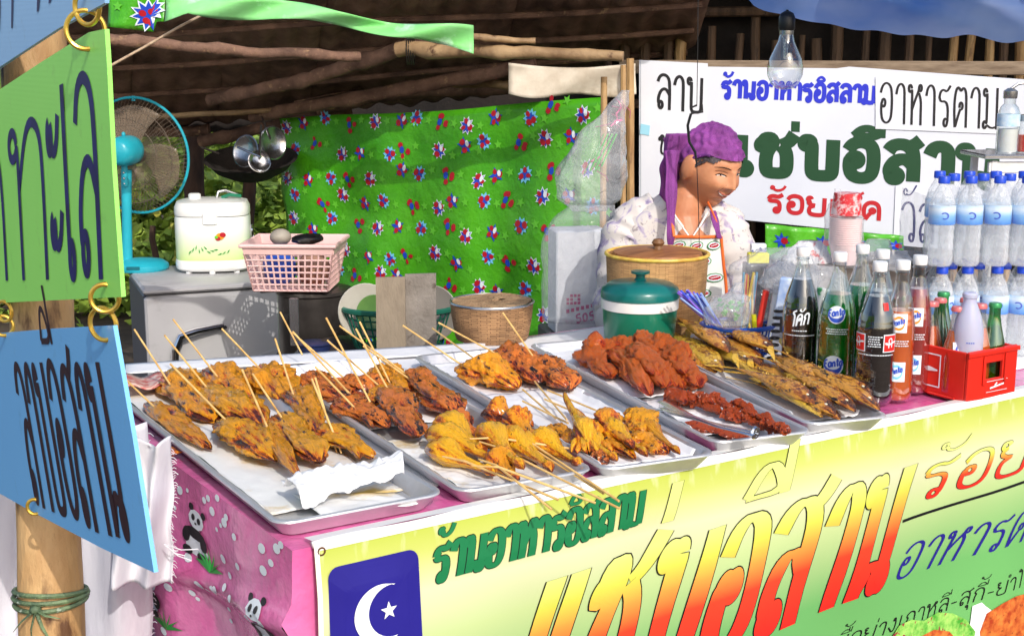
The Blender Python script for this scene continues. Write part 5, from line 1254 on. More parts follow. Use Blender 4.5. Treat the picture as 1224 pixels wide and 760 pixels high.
def place(me, name, parent, loc, a, b, m, width=1, tilt=0, roll=0, thick=1, kind=None, wpx=None):
    """mesh lies from world point a to world point b"""
    d = b-a; L = d.length; x = d.normalized(); z = (ZU-x*x.dot(ZU)).normalized(); y = z.cross(x)
    R = Matrix((x, y, z)).transposed().to_4x4() @ Matrix.Rotation(roll,4,'X')
    o = bpy.data.objects.new(name, me); COL.objects.link(o)
    hw, hh, hr_ = HALF[kind]; Wm = (wpx or WPX[kind])*width*(((a+b)/2-C0).dot(FW))/FPX
    o.matrix_basis = Matrix.Translation(a-(loc if parent else V((0,0,0)))) @ R @ Matrix.Diagonal((L, Wm/2/hw, Wm/2*hr_/hh*thick, 1))
    if parent: o.parent = parent
    o.material_slots[0].link = 'OBJECT'; o.material_slots[0].material = m
    return o
def ray_at_len(S_, px, py, L, far=True):
    d = ray(px, py).normalized(); w_ = C0-S_; bq = d.dot(w_); c = w_.dot(w_)-L*L; disc = bq*bq-c
    if disc <= 0: return C0+d*(-bq)
    r = sqrt(disc); t = -bq+(r if far else -r); return C0+d*t
GRP = 'grilled chicken skewers in the trays'
nskew = [0]
def skewer(kind, a, b, s0, s1, zz, label, m='ch_y', width=1, seed=1, thick=1, zs=None, extra=None, Lk=1.12, group=GRP, stick_r=.0021, roll=0):
    A = PZ(*a, zz); B = PZ(*b, zz-.004 if zs is None else zs)
    c = A.lerp(B, .5); loc = V((c.x, c.y, zz-.01))
    t = thing('chicken_skewer', loc, label, 'skewer', group)
    place(meat_mesh(kind, seed), 'meat', t, loc, A, B, M[m], width, roll=roll, thick=thick, kind=kind)
    if s1:
        S0 = PZ(*s0, zz+.022) if s0 else A.lerp(B,.3)+ZU*.015
        d = ray(*s1).normalized(); near = C0+d*((S0-C0).dot(d)); L = max((near-S0).length*Lk, .02)
        E = ray_at_len(S0, *s1, L)
        if E.z < .762: E = PZ(*s1, .764)
        tail = S0+(S0-E).normalized()*.05; tail.z = min(tail.z, S0.z)
        mid = S0.lerp(E, .5)+ZU*.0
        MB().tube([tail, S0, mid, E], [stick_r*.7, stick_r, stick_r, stick_r*1.05], 7).build('stick', M['skew'], t)
    return t
def z1(x, y): return (140+x/2.914, 380+y/2.914)
def z2(x, y): return (480+x/3.04, 370+y/3.04)
def z3(x, y): return (660+x/2.914, 360+y/2.914)
# tray 1 : (kind, start, end, stick start, stick end, z, width, material, seed, label)
L1 = [
('slab', (170,215),(345,360),(190,240),(60,40),.775,.95,'ch_y2',1,'yellow skewered wing second from the left with its stick pointing furthest left'),
('wing', (90,300),(340,455),(130,310),(20,205),.772,.72,'ch_y2',2,'thin browned wing lying leftmost in the first tray'),
('wing', (335,180),(465,290),(345,200),(195,5),.778,.9,'ch_y2',3,'skewered piece rearmost at the left of the first tray'),
('slab', (290,235),(500,390),(310,240),(165,60),.782,.85,'ch_y',4,'broad bright yellow piece in the middle of the left group'),
('slab', (360,365),(550,500),(395,372),(185,160),.782,.85,'ch_y',5,'large front yellow piece left of the narrow upright one'),
('slab', (480,195),(610,300),(515,195),(365,38),.775,.95,'ch_y2',6,'yellow brown piece at the rear centre of the first tray'),
('wing', (590,255),(715,410),(612,262),(550,72),.780,.8,'ch_y2',7,'yellow piece at the rear right of the first tray with an upright stick'),
('slab', (560,350),(710,505),(572,345),(472,195),.784,.8,'ch_y',8,'ridged yellow piece right of the narrow strip'),
('strip',(510,370),(648,565),(522,378),(435,180),.788,.95,'ch_y2',9,'narrow strip with charred tip pointing at the crumpled paper'),
('wing', (715,385),(885,490),(750,392),(678,212),.780,.8,'ch_y',10,'rightmost yellow piece of the first tray above the crumpled paper'),
('wing', (340,290),(480,400),(400,300),None,.776,.8,'ch_y2',11,'half hidden browned piece under the left group of the first tray'),
('strip',(640,330),(730,440),(742,388),(690,208),.776,.9,'ch_b',12,'dark gap-filling strip between the right pieces of the first tray'),
]
for kd, a, b, s0, s1, zz, wd_, m_, sd_, lb_ in L1:
    skewer(kd, z1(*a), z1(*b), z1(*s0), z1(*s1) if s1 else None, zz, lb_, m_, wd_, sd_)
L2 = [
('slab', (655,215),(800,285),(815,270),(612,48),.775,.8,'ch_b',1,'dark charred slab at the far left of the second tray'),
('slab', (795,225),(900,270),(903,228),(732,78),.775,.85,'ch_b',2,'small charred piece between the slab and the big wing in the second tray'),
('wing', (780,290),(930,385),(815,300),(690,170),.782,.8,'ch_b',3,'glossy red brown wing at the left front of the browned group'),
('strip',(880,300),(950,245),(1000,190),(775,28),.785,1.0,'ch_y2',4,'yellow bone end poking up between browned pieces in the second tray'),
('wing', (900,195),(1010,275),(940,205),(845,14),.780,.8,'ch_y2',5,'yellow brown piece at the rear of the second tray with a steep stick'),
('slab', (925,265),(1055,415),(950,262),(832,38),.785,.8,'ch_b',6,'large speckled brown piece hanging over the front of its group'),
('slab', (1010,205),(1185,335),(1008,205),(858,98),.784,.85,'ch_b',7,'largest red brown wing at the right of the second tray'),
('strip',(1020,250),(1190,320),(885,300),(728,0),.776,.95,'ch_b',8,'dark lower wing half below the largest one in the second tray'),
]
for kd, a, b, s0, s1, zz, wd_, m_, sd_, lb_ in L2:
    skewer(kd, z1(*a), z1(*b), z1(*s0), z1(*s1) if s1 else None, zz, lb_, m_, wd_, sd_+20)
# sticks standing up behind the second tray, from pieces hidden behind others
for i, (a, b, lb_) in enumerate([((645,128),(568,-20),'bare skewer stick left of the second tray against the dark pots'),((808,225),(610,50),'bare skewer stick leaning above the charred slab')]):
    S0 = PZ(*z1(*a), .785); d = ray(*z1(*b)).normalized(); near = C0+d*((S0-C0).dot(d)); E = ray_at_len(S0, *z1(*b), (near-S0).length*1.1)
    tag(MB().tube([S0, S0.lerp(E,.5), E], .0021, 7).build('bare_skewer', M['skew']), lb_, 'skewer', GRP)
# tray 2 front : drumsticks
L3 = [
((85,510),(335,605),.775,'ch_d',1,'lowest drumstick at the left front of the second tray',(230,550),(570,690)),
((90,455),(345,560),.785,'ch_d',2,'second drumstick from the front in the left pile of drumsticks',(345,565),(545,725)),
((120,415),(310,525),.790,'ch_d',3,'rounded yellow drumstick at the upper left of the pile',None,None),
((185,420),(290,470),.772,'ch_b',13,'browned lump at the back of the drumstick pile',None,None),
((270,445),(450,580),.795,'ch_d',4,'long smooth drumstick in the centre of the pile',(355,572),(705,702)),
((285,385),(480,425),.785,'ch_y2',5,'browned drumstick lying across the back of the pile',None,None),
((390,400),(500,480),.790,'ch_y2',6,'arched browned drumstick at the back right of the pile',(345,465),(682,515)),
((390,470),(540,590),.782,'ch_d',7,'drumstick right of the centre under the long sticks',(350,500),(792,722)),
((470,480),(650,575),.778,'ch_d',8,'rightmost drumstick of the second tray',(480,490),(790,695)),
((330,545),(420,635),.775,'ch_y2',9,'small browned drumstick end at the front of the pile',None,None),
((350,470),(500,560),.772,'ch_y2',10,'half buried drumstick under the centre of the pile',(470,500),(735,668)),
]
for a, b, zz, m_, sd_, lb_, s0, s1 in L3:
    t = skewer('drum', z2(*a), z2(*b), z2(*s0) if s0 else None, z2(*s1) if s1 else None, zz, lb_, m_, 1.1, sd_+40, Lk=1.03, group='yellow drumsticks piled in the second tray')
    t.name = 'drumstick'; t['category'] = 'drumstick'
# tray 3 back
L4 = [
('slab', (215,225),(425,285),(225,205),(5,58),.780,.85,'ch_y2',1,'wide ribbed slab at the left rear of the middle tray'),
('slab', (360,170),(515,265),(380,180),(135,48),.785,.85,'ch_b',2,'charred topped slab in the middle of the three in the middle tray'),
('slab', (490,200),(620,290),(495,195),(368,12),.782,.85,'ch_b',3,'rightmost glossy slab with pointed end in the middle tray'),
]
for kd, a, b, s0, s1, zz, wd_, m_, sd_, lb_ in L4:
    skewer(kd, z2(*a), z2(*b), z2(*s0), z2(*s1), zz, lb_, m_, wd_, sd_+30, thick=1.15)
for i, (a, b, lb_) in enumerate([((280,190),(112,68),'bare skewer between the two leftmost slabs of the middle tray'),((600,400),(470,245),'loose skewer pointing down from the middle slab'),((605,412),(440,332),'loose skewer lying flat left of the tall chicken foot'),((842,422),(530,292),'long loose skewer running right across the paper'),((700,402),(520,325),'loose skewer beneath the long one on the paper'),((560,395),(440,290),'short loose skewer nearest the wide ribbed slab')]):
    E = PZ(*z2(*b), .785 if i else .82); S0 = PZ(*z2(*a), .778 if i else .79); 
    tag(MB().tube([S0, S0.lerp(E,.5), E], .0021, 7).build('bare_skewer', M['skew']), lb_, 'skewer', GRP)
# tray 3 front: feet and wings
L5 = [('foot',(610,300),(665,520),.782,'ch_d',1,'tall yellow chicken foot standing up from the pile in the middle tray',1.2),
('strip',(535,440),(630,495),.772,'ch_y2',2,'browned bit at the left of the feet pile',1.0),
('foot',(600,360),(700,525),.778,'ch_y2',3,'chicken foot leaning against the tall one',1.6),
('drum',(640,470),(785,550),.776,'ch_d',4,'thick front chicken foot with round pale end',.9),
('drum',(715,395),(835,505),.790,'ch_y2',5,'curled yellow wing on top of the middle of the pile',1.0),
('drum',(735,425),(885,535),.784,'ch_d',6,'yellow wing tip with bright round knob at the front right',.9),
('strip',(700,450),(840,545),.774,'ch_y2',7,'browned wing half hidden at the front of the feet pile',1.0),
('wing',(800,480),(960,525),.772,'ch_y2',8,'flat ragged wing at the right front of the pile',.8),
('drum',(845,410),(1015,525),.778,'ch_y',9,'long wing with a charred black tip at the far right of the middle tray',.7),
('slab',(840,400),(905,450),.782,'ch_y',10,'rounded yellow piece at the back right of the feet pile',.8),
('strip',(690,540),(760,555),.770,'ch_b',11,'small dark scrap at the front edge of the middle tray',1.0)]
for kd, a, b, zz, m_, sd_, lb_, wd_ in L5:
    A = PZ(*z2(*a), zz+(.045 if sd_ in (1,) else 0)); B = PZ(*z2(*b), zz); loc = A.lerp(B,.5)
    o = place(meat_mesh(kd, sd_+60), 'grilled_chicken', None, V((0,0,0)), A, B, M[m_], wd_, kind=kd); tag(o, lb_, 'chicken', 'chicken feet and wings in the middle tray')
# tray 4: red fried chicken
rr = random.Random(5)
R1 = [((160,200),(170,105),'tall',.78,'upright red wing tip standing highest in the red pile',.09),((90,190),(215,265),'lump',.775,'red fried piece at the left end of the red pile',.0),((200,175),(345,330),'strip',.785,'long red strip hanging down to the front left of the pile',.02),
((200,150),(300,190),'lump',.78,'ragged red piece at the back left of the pile',0),((270,170),(370,260),'lump',.80,'crusty red piece in the centre of the pile',0),((360,150),(470,200),'lump',.80,'bright red piece at the back right of the pile',0),((290,210),(400,300),'lump',.785,'large red piece at the front centre of the pile',0),
((380,190),(480,260),'lump',.79,'rounded red piece right of the centre of the pile',0),((430,230),(515,300),'lump',.775,'red piece at the right end of the red pile',0),((230,240),(330,310),'strip',.775,'red strip beneath the hanging one in the pile',0),((330,240),(450,305),'lump',.772,'red piece low at the front right of the pile',0),((300,140),(380,190),'lump',.795,'small red piece on the top rear of the pile',0),((120,160),(210,200),'lump',.775,'small red piece behind the left end of the pile',0)]
for i, (a, b, kd, zz, lb_, up) in enumerate(R1):
    A = PZ(*z3(*a), zz); B = PZ(*z3(*b), zz)
    if up and kd == 'tall':
        d = ray(*z3(*b)).normalized(); near = C0+d*((A-C0).dot(d)); B = near
    o = place(meat_mesh(kd, i+80), 'fried_chicken', None, V((0,0,0)), A, B, M['ch_r'], 1.0 if kd != 'strip' else 1.3, thick=1.0, kind=kd); tag(o, lb_, 'fried chicken', 'red fried chicken pieces in the fourth tray')
for i in range(26):
    t = (i % 13)/12; row = i//13; px = 415+(790-415)*t+rr.uniform(-12,12); py = 335+(440-335)*t-(34*sin(pi*t) if row else 0)+rr.uniform(-10,10)+ (10 if not row else 0)
    A = PZ(*z3(px-22, py-8), .772+.012*row); B = PZ(*z3(px+26, py+rr.uniform(4,16)), .772+.012*row)
    o = place(meat_mesh('lump', 100+i % 9), 'chilli_chicken_piece', None, V((0,0,0)), A, B, M['ch_r2'], rr.uniform(.9,1.3), thick=rr.uniform(.9,1.2), kind='lump', wpx=14)
    tag(o, 'small dark red chicken piece, '+('first','second','third','fourth','fifth','sixth','seventh','eighth','ninth','tenth','eleventh','twelfth','thirteenth')[i % 13]+' from left in the '+('rear' if row else 'front')+' row by the tongs', 'fried chicken', 'small red chicken pieces heaped by the tongs')
for i in range(7):
    px = 470+i*32; py = 425+i*8; A = PZ(*z3(px, py), .764); B = PZ(*z3(px+30, py+12), .764)
    tag(place(meat_mesh('strip', 120+i % 3), 'chicken_crumbs', None, V((0,0,0)), A, B, M['ch_r2'], 1.2, thick=.3, kind='strip'), 'thin red crumb patch in front of the tongs in the fourth tray', 'crumbs', 'red crumbs in front of the tongs')
# tongs
M['tong'] = mat('tong_steel', hx(225,228,232), rough=.18, metal=1)
tg = thing('serving_tongs', PZ(*z3(560,420), .78), 'shiny steel serving tongs lying across the front of the fourth tray', 'tongs')
for k, (oa, ob) in enumerate((((0,0),(0,0)), ((-10,-22),(2,12)))):
    pts = [PZ(*z3(395+oa[0],372+oa[1]), .785), PZ(*z3(430+oa[0]*.7,388+oa[1]*.7), .79), PZ(*z3(480,405+oa[1]*.3), .795), PZ(*z3(580,430+ob[1]*.5), .800+.004*k), PZ(*z3(705+ob[0],455+ob[1]), .803)]
    MB().tube(pts, [.013,.016,.009,.009,.011], 10, flat=.22, fdir=(0,0,1)).build('arm', M['tong'], tg)
for k in range(4):
    MB().tube([PZ(*z3(398-k*3,370+k*8-12), .786), PZ(*z3(376-k*2,366+k*9-12), .780)], .0022, 6).build('claw', M['tong'], tg)
MB().ring(PZ(*z3(706,458), .803), .009, .004, ax=PZ(*z3(580,430),.8)-PZ(*z3(706,458),.8), n=14, k=6).build('end_band', M['tong'], tg)
# tray 5: fried fish
def lerp_tab(tab, t):
    for (a, x), (b_, y) in zip(tab, tab[1:]):
        if a <= t <= b_: k = (t-a)/(b_-a); k = k*k*(3-2*k)*.5+k*.5; return x+(y-x)*k
    return tab[-1][1]
FT_ = [(0,.013),(.12,.019),(.30,.046),(.52,.084),(.70,.097),(.84,.082),(.94,.050),(1,.010)]
def fish_mesh(seed):
    key = ('fish', seed)
    if key in FOOD: return FOOD[key]
    b = MB(); N, K = 74, 34; rings = []; burn = []; yb = lambda t: .022*sin(t*3+seed)
    for i in range(N+1):
        t = i/N; w_ = lerp_tab(FT_, t); h_ = w_*.60
        if .70 < t < .735: w_ *= .93
        rg = []
        for j in range(K):
            a = 2*pi*j/K; ca, sa = cos(a), sin(a)
            cr = ridged(V((t*9, ca*1.8, sa*1.8+seed))); fi = noise.noise(V((t*30, ca*6, sa*6+seed))); wr = noise.noise(V((t*4, ca*1.5, sa*1.5+seed*2)))
            d = (.10*wr+.10*cr+.08*fi)*(1 if t < .74 else .45); slash = -.10*max(0, 1-abs(((t*9+ca*1.2+seed*.3) % 1)-.5)*7) if .28 < t < .68 and sa > -.1 and -.6 < ca < .9 else 0
            d += slash
            rg.append(V((.14+.86*t, ca*w_*(1+d)+yb(t), h_+sa*h_*(1+d*1.5))))
            burn.append(.50-d*1.5+.16*ca+.20*noise.noise(V((t*6, ca*2+seed, sa*2)))+(.12 if t > .9 or t < .1 else 0))
        rings.append(rg)
    b.quadstrip(rings, True, True, True)
    o = b.build('body', M['fish'], None, angle=180); me = o.data; bpy.data.objects.remove(o); burn_attr(me, burn)
    f = MB(); y0 = yb(0)
    for s_ in (1, -1):
        for k in range(4):
            u = k/3; f.prism([V((.19, y0, .012)), V((.18, y0+s_*.014, .018)), V((-.02+.05*u, y0+s_*(.15-.06*u)+.006, .03+.03*s_)), V((-.04+.06*u, y0+s_*(.125-.06*u), .026+.03*s_))], (0,0,.005))
    o = f.build('tail', M['fin'], None, smooth=False); mt = o.data; bpy.data.objects.remove(o)
    f = MB()
    for k in range(14):
        t = .28+.034*k; x = .14+.86*t; w_ = lerp_tab(FT_, t); h_ = w_*.6
        f.prism([V((x, yb(t)+w_*.9, h_*1.2)), V((x-.035-.01*sin(k*3+seed), yb(t)+w_*1.0+.035+.012*sin(k*2+seed), h_+.015*sin(k))), V((x+.016, yb(t)+w_*.93, h_*1.1))], (0,0,.004))
        if k in (2,3,4,5): f.prism([V((x, yb(t)-w_*.9, h_)), V((x-.04, yb(t)-w_-.03, h_*.6)), V((x+.015, yb(t)-w_*.93, h_))], (0,0,.004))
    for k in range(4): f.prism([V((.76, yb(.72)-.025, .105)), V((.66-.012*k, yb(.6)-.075+.03*k, .10)), V((.75, yb(.72)-.015, .11))], (0,0,.004))
    o = f.build('fin', M['fin'], None, smooth=False); mf = o.data; bpy.data.objects.remove(o)
    hx_ = lerp_tab(FT_, .88)*.6
    f = MB().sphere((.14+.86*.90, yb(.9)+.004, hx_*1.72), .0105, 10, 8); o = f.build('eye', M['eye_f'], None); mE = o.data; bpy.data.objects.remove(o)
    f = MB(); pts = []
    for k in range(15):
        a = -.15+ (pi+.3)*k/14; t = .735+.035*sin(a); w_ = lerp_tab(FT_, t)*1.02; pts.append(V((.14+.86*t, yb(t)+cos(a)*w_, w_*.6+sin(a)*w_*.6)))
    f.tube(pts[2:9], .003, 5); o = f.build('gill', M['gill'], None); mG = o.data; bpy.data.objects.remove(o)
    FOOD[key] = (me, mt, mf, mE, mG); return FOOD[key]
M['eye_f'] = mat('cooked_eye', hx(236,226,196), rough=.4); M['gill'] = mat('gill_edge', hx(96,58,24), rough=.5)
FI = [((345,75),(600,245),.785,.785,1,0,'fish leftmost at the back with its thin tail raised beside the green jug'),
((385,30),(625,180),.79,.81,2,.03,'fish with bright forked tail raised highest against the bamboo basket'),
((560,75),(765,175),.80,.815,3,.02,'broad brown fish lying at the back right of the fish heap'),
((440,120),(690,225),.775,.79,4,0,'golden fish under the raised tails at the back of the heap'),
((340,140),(560,250),.772,.775,5,0,'dark crisp fish at the left edge of the fish heap'),
((535,150),(935,405),.775,.780,6,.02,'large yellow bellied fish lying leftmost at the front'),
((640,235),(990,395),.785,.785,7,0,'crusty brown fish second from the left at the front'),
((705,180),(1065,385),.795,.785,8,.025,'spiny brown fish in the middle of the front row with raised tail'),
((750,150),(1145,380),.80,.785,9,.03,'rightmost fish reaching the front corner of its tray'),
((600,190),(860,300),.770,.778,10,0,'dark fish buried under the front row'),
((800,215),(1100,330),.772,.79,11,0,'brown fish lying against the bottles at the right edge'),
((480,60),(720,230),.785,.79,12,.015,'crisp brown fish crossing the middle of the back heap'),
((590,215),(920,360),.79,.795,13,.01,'fish on top between the yellow bellied and crusty ones in front'),
((700,160),(960,290),.785,.80,14,.015,'dark golden fish lying on top at the centre of the heap'),
((660,270),(1010,415),.772,.772,15,0,'flat dark fish under the front row touching the tray rim')]
for a, b, za, zb_, sd_, up, lb_ in FI:
    A = PZ(*z3(*a), za+up*.8); B = PZ(*z3(*b), zb_); t = thing('fried_fish', A.lerp(B,.5), lb_, 'fish', 'golden fried fish heaped in the rightmost tray')
    ms = fish_mesh(sd_); loc = A.lerp(B,.5); mm = M['fish2'] if sd_ in (6,4,1) else M['fish']
    for me, nm, m_ in zip(ms, ('body','tail','fin','eye','gill'), (mm, M['fin'], M['fin'], M['eye_f'], M['gill'])): place(me, nm, t, loc, A, B, m_, .95, roll=.15*sin(sd_*2), kind='fish')
# ============================================================ BOTTLES
S.cycles.transparent_max_bounces = 20; S.cycles.max_bounces = 8; S.cycles.transmission_bounces = 6
def glass(name, tint=(.95,.97,.97), base=.14, rough=.04):
    m, n, b = newmat(name); L = n.links
    b.inputs['Base Color'].default_value = (*tint, 1); b.inputs['Roughness'].default_value = rough; b.inputs['Metallic'].default_value = .0; b.inputs['Coat Weight'].default_value = 1; b.inputs['Coat Roughness'].default_value = .03
    tr = n.nodes.new('ShaderNodeBsdfTransparent'); tr.inputs[0].default_value = (*tint, 1); mx = n.nodes.new('ShaderNodeMixShader')
    lw = n.nodes.new('ShaderNodeLayerWeight'); lw.inputs[0].default_value = .4; md = n.nodes.new('ShaderNodeMapRange'); md.inputs[3].default_value = base; md.inputs[4].default_value = min(1, base+.6)
    gl_ = n.nodes.new('ShaderNodeBsdfGlossy'); gl_.inputs['Roughness'].default_value = rough; gl_.inputs[0].default_value = (.95,.97,.97,1)
    L.new(lw.outputs['Facing'], md.inputs[0]); L.new(md.outputs[0], mx.inputs[0]); L.new(tr.outputs[0], mx.inputs[1]); L.new(gl_.outputs[0], mx.inputs[2]); L.new(mx.outputs[0], n.nodes['Material Output'].inputs[0])
    return m
M['glass'] = glass('clear_glass', (.93,.96,.96), .07)
M['glass_g'] = glass('green_glass', (.12,.62,.2), .12)
M['cola'] = mat('cola', hx(22,9,8), rough=.06, coat=1, spec=.6)
M['fgreen'] = mat('green_soda', hx(22,140,34), hx(12,112,24), 8, .06, trans=.35, coat=1)
M['forange'] = mat('orange_soda', hx(232,112,44), hx(214,90,34), 8, .06, trans=.25, coat=1)
M['fred'] = mat('red_soda', hx(176,60,54), hx(150,42,44), 8, .06, trans=.25, coat=1)
M['wcap'] = mat('white_cap', hx(238,238,238), rough=.35); M['rcap'] = mat('pink_crown', hx(226,120,120), rough=.3, metal=.3); M['gcap'] = mat('green_crown', hx(60,150,90), rough=.3, metal=.3)
M['p_lblue'] = mat('logo_blue', hx(48,84,196), rough=.35); M['p_coke'] = mat('logo_red', hx(222,40,36), rough=.35)
PROF = [(0,0),(.036,0),(.0405,.006),(.042,.02),(.0415,.08),(.0405,.12),(.0415,.15),(.0405,.17),(.036,.195),(.028,.220),(.0205,.243),(.0155,.262),(.0135,.278),(.0133,.292)]
PSM = [(0,0),(.024,0),(.0285,.004),(.029,.02),(.0285,.075),(.027,.098),(.021,.122),(.0155,.145),(.0125,.165),(.0122,.186)]
def rad(prof, z):
    for (r0, z0), (r1_, z1_) in zip(prof, prof[1:]):
        if z0 <= z <= z1_ and z1_ > z0: return r0+(r1_-r0)*(z-z0)/(z1_-z0)
    return prof[-1][0]
def ribs(prof, h0, h1, n=60, amp=.0006, freq=420):
    out = []; H = prof[-1][1]
    for i in range(n+1):
        z = H*i/n; r = rad(prof, z)
        if h0 < z < h1: r += amp*sin(z*freq)
        out.append((r, z))
    return [(0,0)]+out[0:]
def wrapper(c, prof, ang=0, off=.0009, sc=1):
    t = (C0-c); t.z = 0; t.normalize(); t.rotate(Quaternion(ZU, ang)); s_ = ZU.cross(t)     # s_ points to image right
    def f(p):
        r = rad(prof, p.z/sc)*sc+off; th = p.x/r; return c+(s_*sin(th)+t*cos(th))*r+ZU*p.z
    return f, t
def decal(parent, nm, m, f, pts, k=0):
    mb = MB(); n = len(pts); cx = sum(p[0] for p in pts)/n; cz = sum(p[1] for p in pts)/n
    K = 4; mb.v.append(f(V((cx,0,cz)))); 
    for q in range(1, K+1): mb.v += [f(V((cx+(x-cx)*q/K,0,cz+(z-cz)*q/K))) for x, z in pts]
    for i in range(n): mb.f.append((0, 1+i, 1+(i+1) % n)); mb.m.append(0)
    for q in range(K-1):
        for i in range(n): mb.f.append((1+q*n+i, 1+(q+1)*n+i, 1+(q+1)*n+(i+1) % n, 1+q*n+(i+1) % n)); mb.m.append(0)
    return mb.build(nm, m, parent, smooth=False)
def ell(cx, cz, rx, rz, a=0, n=20): return [(cx+rx*cos(2*pi*i/n)*cos(a)-rz*sin(2*pi*i/n)*sin(a), cz+rx*cos(2*pi*i/n)*sin(a)+rz*sin(2*pi*i/n)*cos(a)) for i in range(n)]
def rect(cx, cz, w_, h_, n=5):
    x0, x1, z0, z1_ = cx-w_/2, cx+w_/2, cz-h_/2, cz+h_/2; o = []
    for i in range(n): o.append((x0+(x1-x0)*i/n, z0))
    for i in range(n): o.append((x1, z0+(z1_-z0)*i/n))
    for i in range(n): o.append((x1-(x1-x0)*i/n, z1_))
    for i in range(n): o.append((x0, z1_-(z1_-z0)*i/n))
    return o
def fanta(parent, c, prof, ang, z, s, sc=1):
    F = [wrapper(c, prof, ang, o, sc)[0] for o in (.0010,.0014,.0018,.0024,.0030)]; t = wrapper(c, prof, ang, 0, sc)[1]
    decal(parent, 'logo_disc', M['p_white'], F[0], ell(0, z, s, s*1.0)); decal(parent, 'logo_disc', M['p_lblue'], F[1], ell(.0, z-.001, s*.86, s*.84))
    decal(parent, 'logo_disc', M['p_white'], F[2], ell(-s*.05, z+s*.22, s*.80, s*.62)); 
    w_ = s*.92
    write(MB(), 'Fanta', V((-w_,0,z-s*.25)), V((w_,0,z+s*.05)), V((-w_,0,z+s*.50)), s*.17, post=F[3], lift=.0, n=t).build('lettering', M['p_lblue'], parent, smooth=False)
def smalltext(parent, c, prof, ang, z, w_, rows, m, sc=1, nm='small_print'):
    f, t = wrapper(c, prof, ang, .0012, sc); mb = MB(); r_ = random.Random(int(z*1e4))
    for k in range(rows):
        x = -w_/2*(1-.12*(k % 2))
        while x < w_/2*(1-.1*(k % 2)):
            l = r_.uniform(.002,.0055); b0 = len(mb.v); mb.v += [f(V((a, 0, b_))) for a, b_ in ((x, z-k*.0052), (x+l, z-k*.0052), (x+l, z-k*.0052+.0022), (x, z-k*.0052+.0022))]; mb.f.append((b0,b0+1,b0+2,b0+3)); mb.m.append(0); x += l+.0014
    o = mb.build(nm, m, parent, smooth=False); o['kind'] = 'stuff'
def bottle(px, py, D, liq, label, cap='wcap', prof=None, H=.30, fill=.215, group='large soda bottles beside the fish tray', deco=None, z0=.7555, gl='glass', nm='soda_bottle', capr=.0158):
    prof = prof or PROF; c = P(px, py, D); c.z = z0
    sc = 1
    t = thing(nm, c, label, 'bottle', group)
    MB().lathe(ribs(prof, .03, .19, amp=.0003), c, 36).build('glass_body', M[gl], t)
    if liq:
        pl = [(0,.003)]+[(max(.001, rad(prof, fill*i/24)-.0014), max(.003, fill*i/24)) for i in range(25)]+[(0,fill)]
        MB().lathe(pl, c, 32).build('soda', M[liq], t)
    zt_ = prof[-1][1]
    if cap: MB().lathe([(capr*.96,-.004),(capr,-.003),(capr,.013),(capr*.93,.0165),(0,.017)], c+ZU*zt_, 28).build('cap', M[cap], t)
    MB().lathe([(.0139,zt_-.013),(.0158,zt_-.011),(.0158,zt_-.008),(.0139,zt_-.006)], c, 28, cap0=False, cap1=False).build('neck_ring', M[gl], t)
    if deco: deco(t, c, prof)
    return t
def d_coke1(t, c, pr_):
    f, tn = wrapper(c, pr_, -.1, .0012)
    write(MB(), 'โค้ก', V((-.018,0,.128)), V((.024,0,.136)), V((-.014,0,.155)), .0042, post=f, lift=0, n=tn).build('lettering', M['p_white'], t, smooth=False)
    smalltext(t, c, pr_, -.1, .118, .03, 1, M['p_white']); smalltext(t, c, pr_, -.1, .107, .075, 1, M['p_white'])
def swoosh(t, c, pr_, ang, z, s):
    f, tn = wrapper(c, pr_, ang, .0012); f2, _ = wrapper(c, pr_, ang, .0018)
    decal(t, 'label', M['p_white'], f, rect(0, z, s, s*1.15)); decal(t, 'label', M['p_coke'], f2, rect(0, z, s*.88, s*1.02))
    f3, _ = wrapper(c, pr_, ang, .0025); decal(t, 'swoosh', M['p_white'], f3, [(-s*.4, z-s*.05),(-s*.2,z-s*.12),(0,z-s*.1),(s*.2,z+.0),(s*.42,z+s*.02),(s*.42,z+s*.14),(s*.2,z+s*.12),(0,z+s*.02),(-s*.2,z+.0),(-s*.4,z+s*.08)])
    write(MB(), 'ก', V((-s*.2,0,z-s*.3)), V((s*.15,0,z-s*.25)), V((-s*.2,0,z+s*.32)), s*.07, post=f3, lift=.0003, n=tn).build('lettering', M['p_white'], t, smooth=False)
def d_coke2(t, c, pr_):
    swoosh(t, c, pr_, .78, .137, .034); swoosh(t, c, pr_, -.95, .137, .034)
    smalltext(t, c, pr_, -.1, .150, .026, 5, M['p_white']); smalltext(t, c, pr_, 0, .110, .085, 1, M['p_white'])
    f, tn = wrapper(c, pr_, .6, .0015); decal(t, 'label', M['p_coke'], f, rect(0, .215, .012, .016))
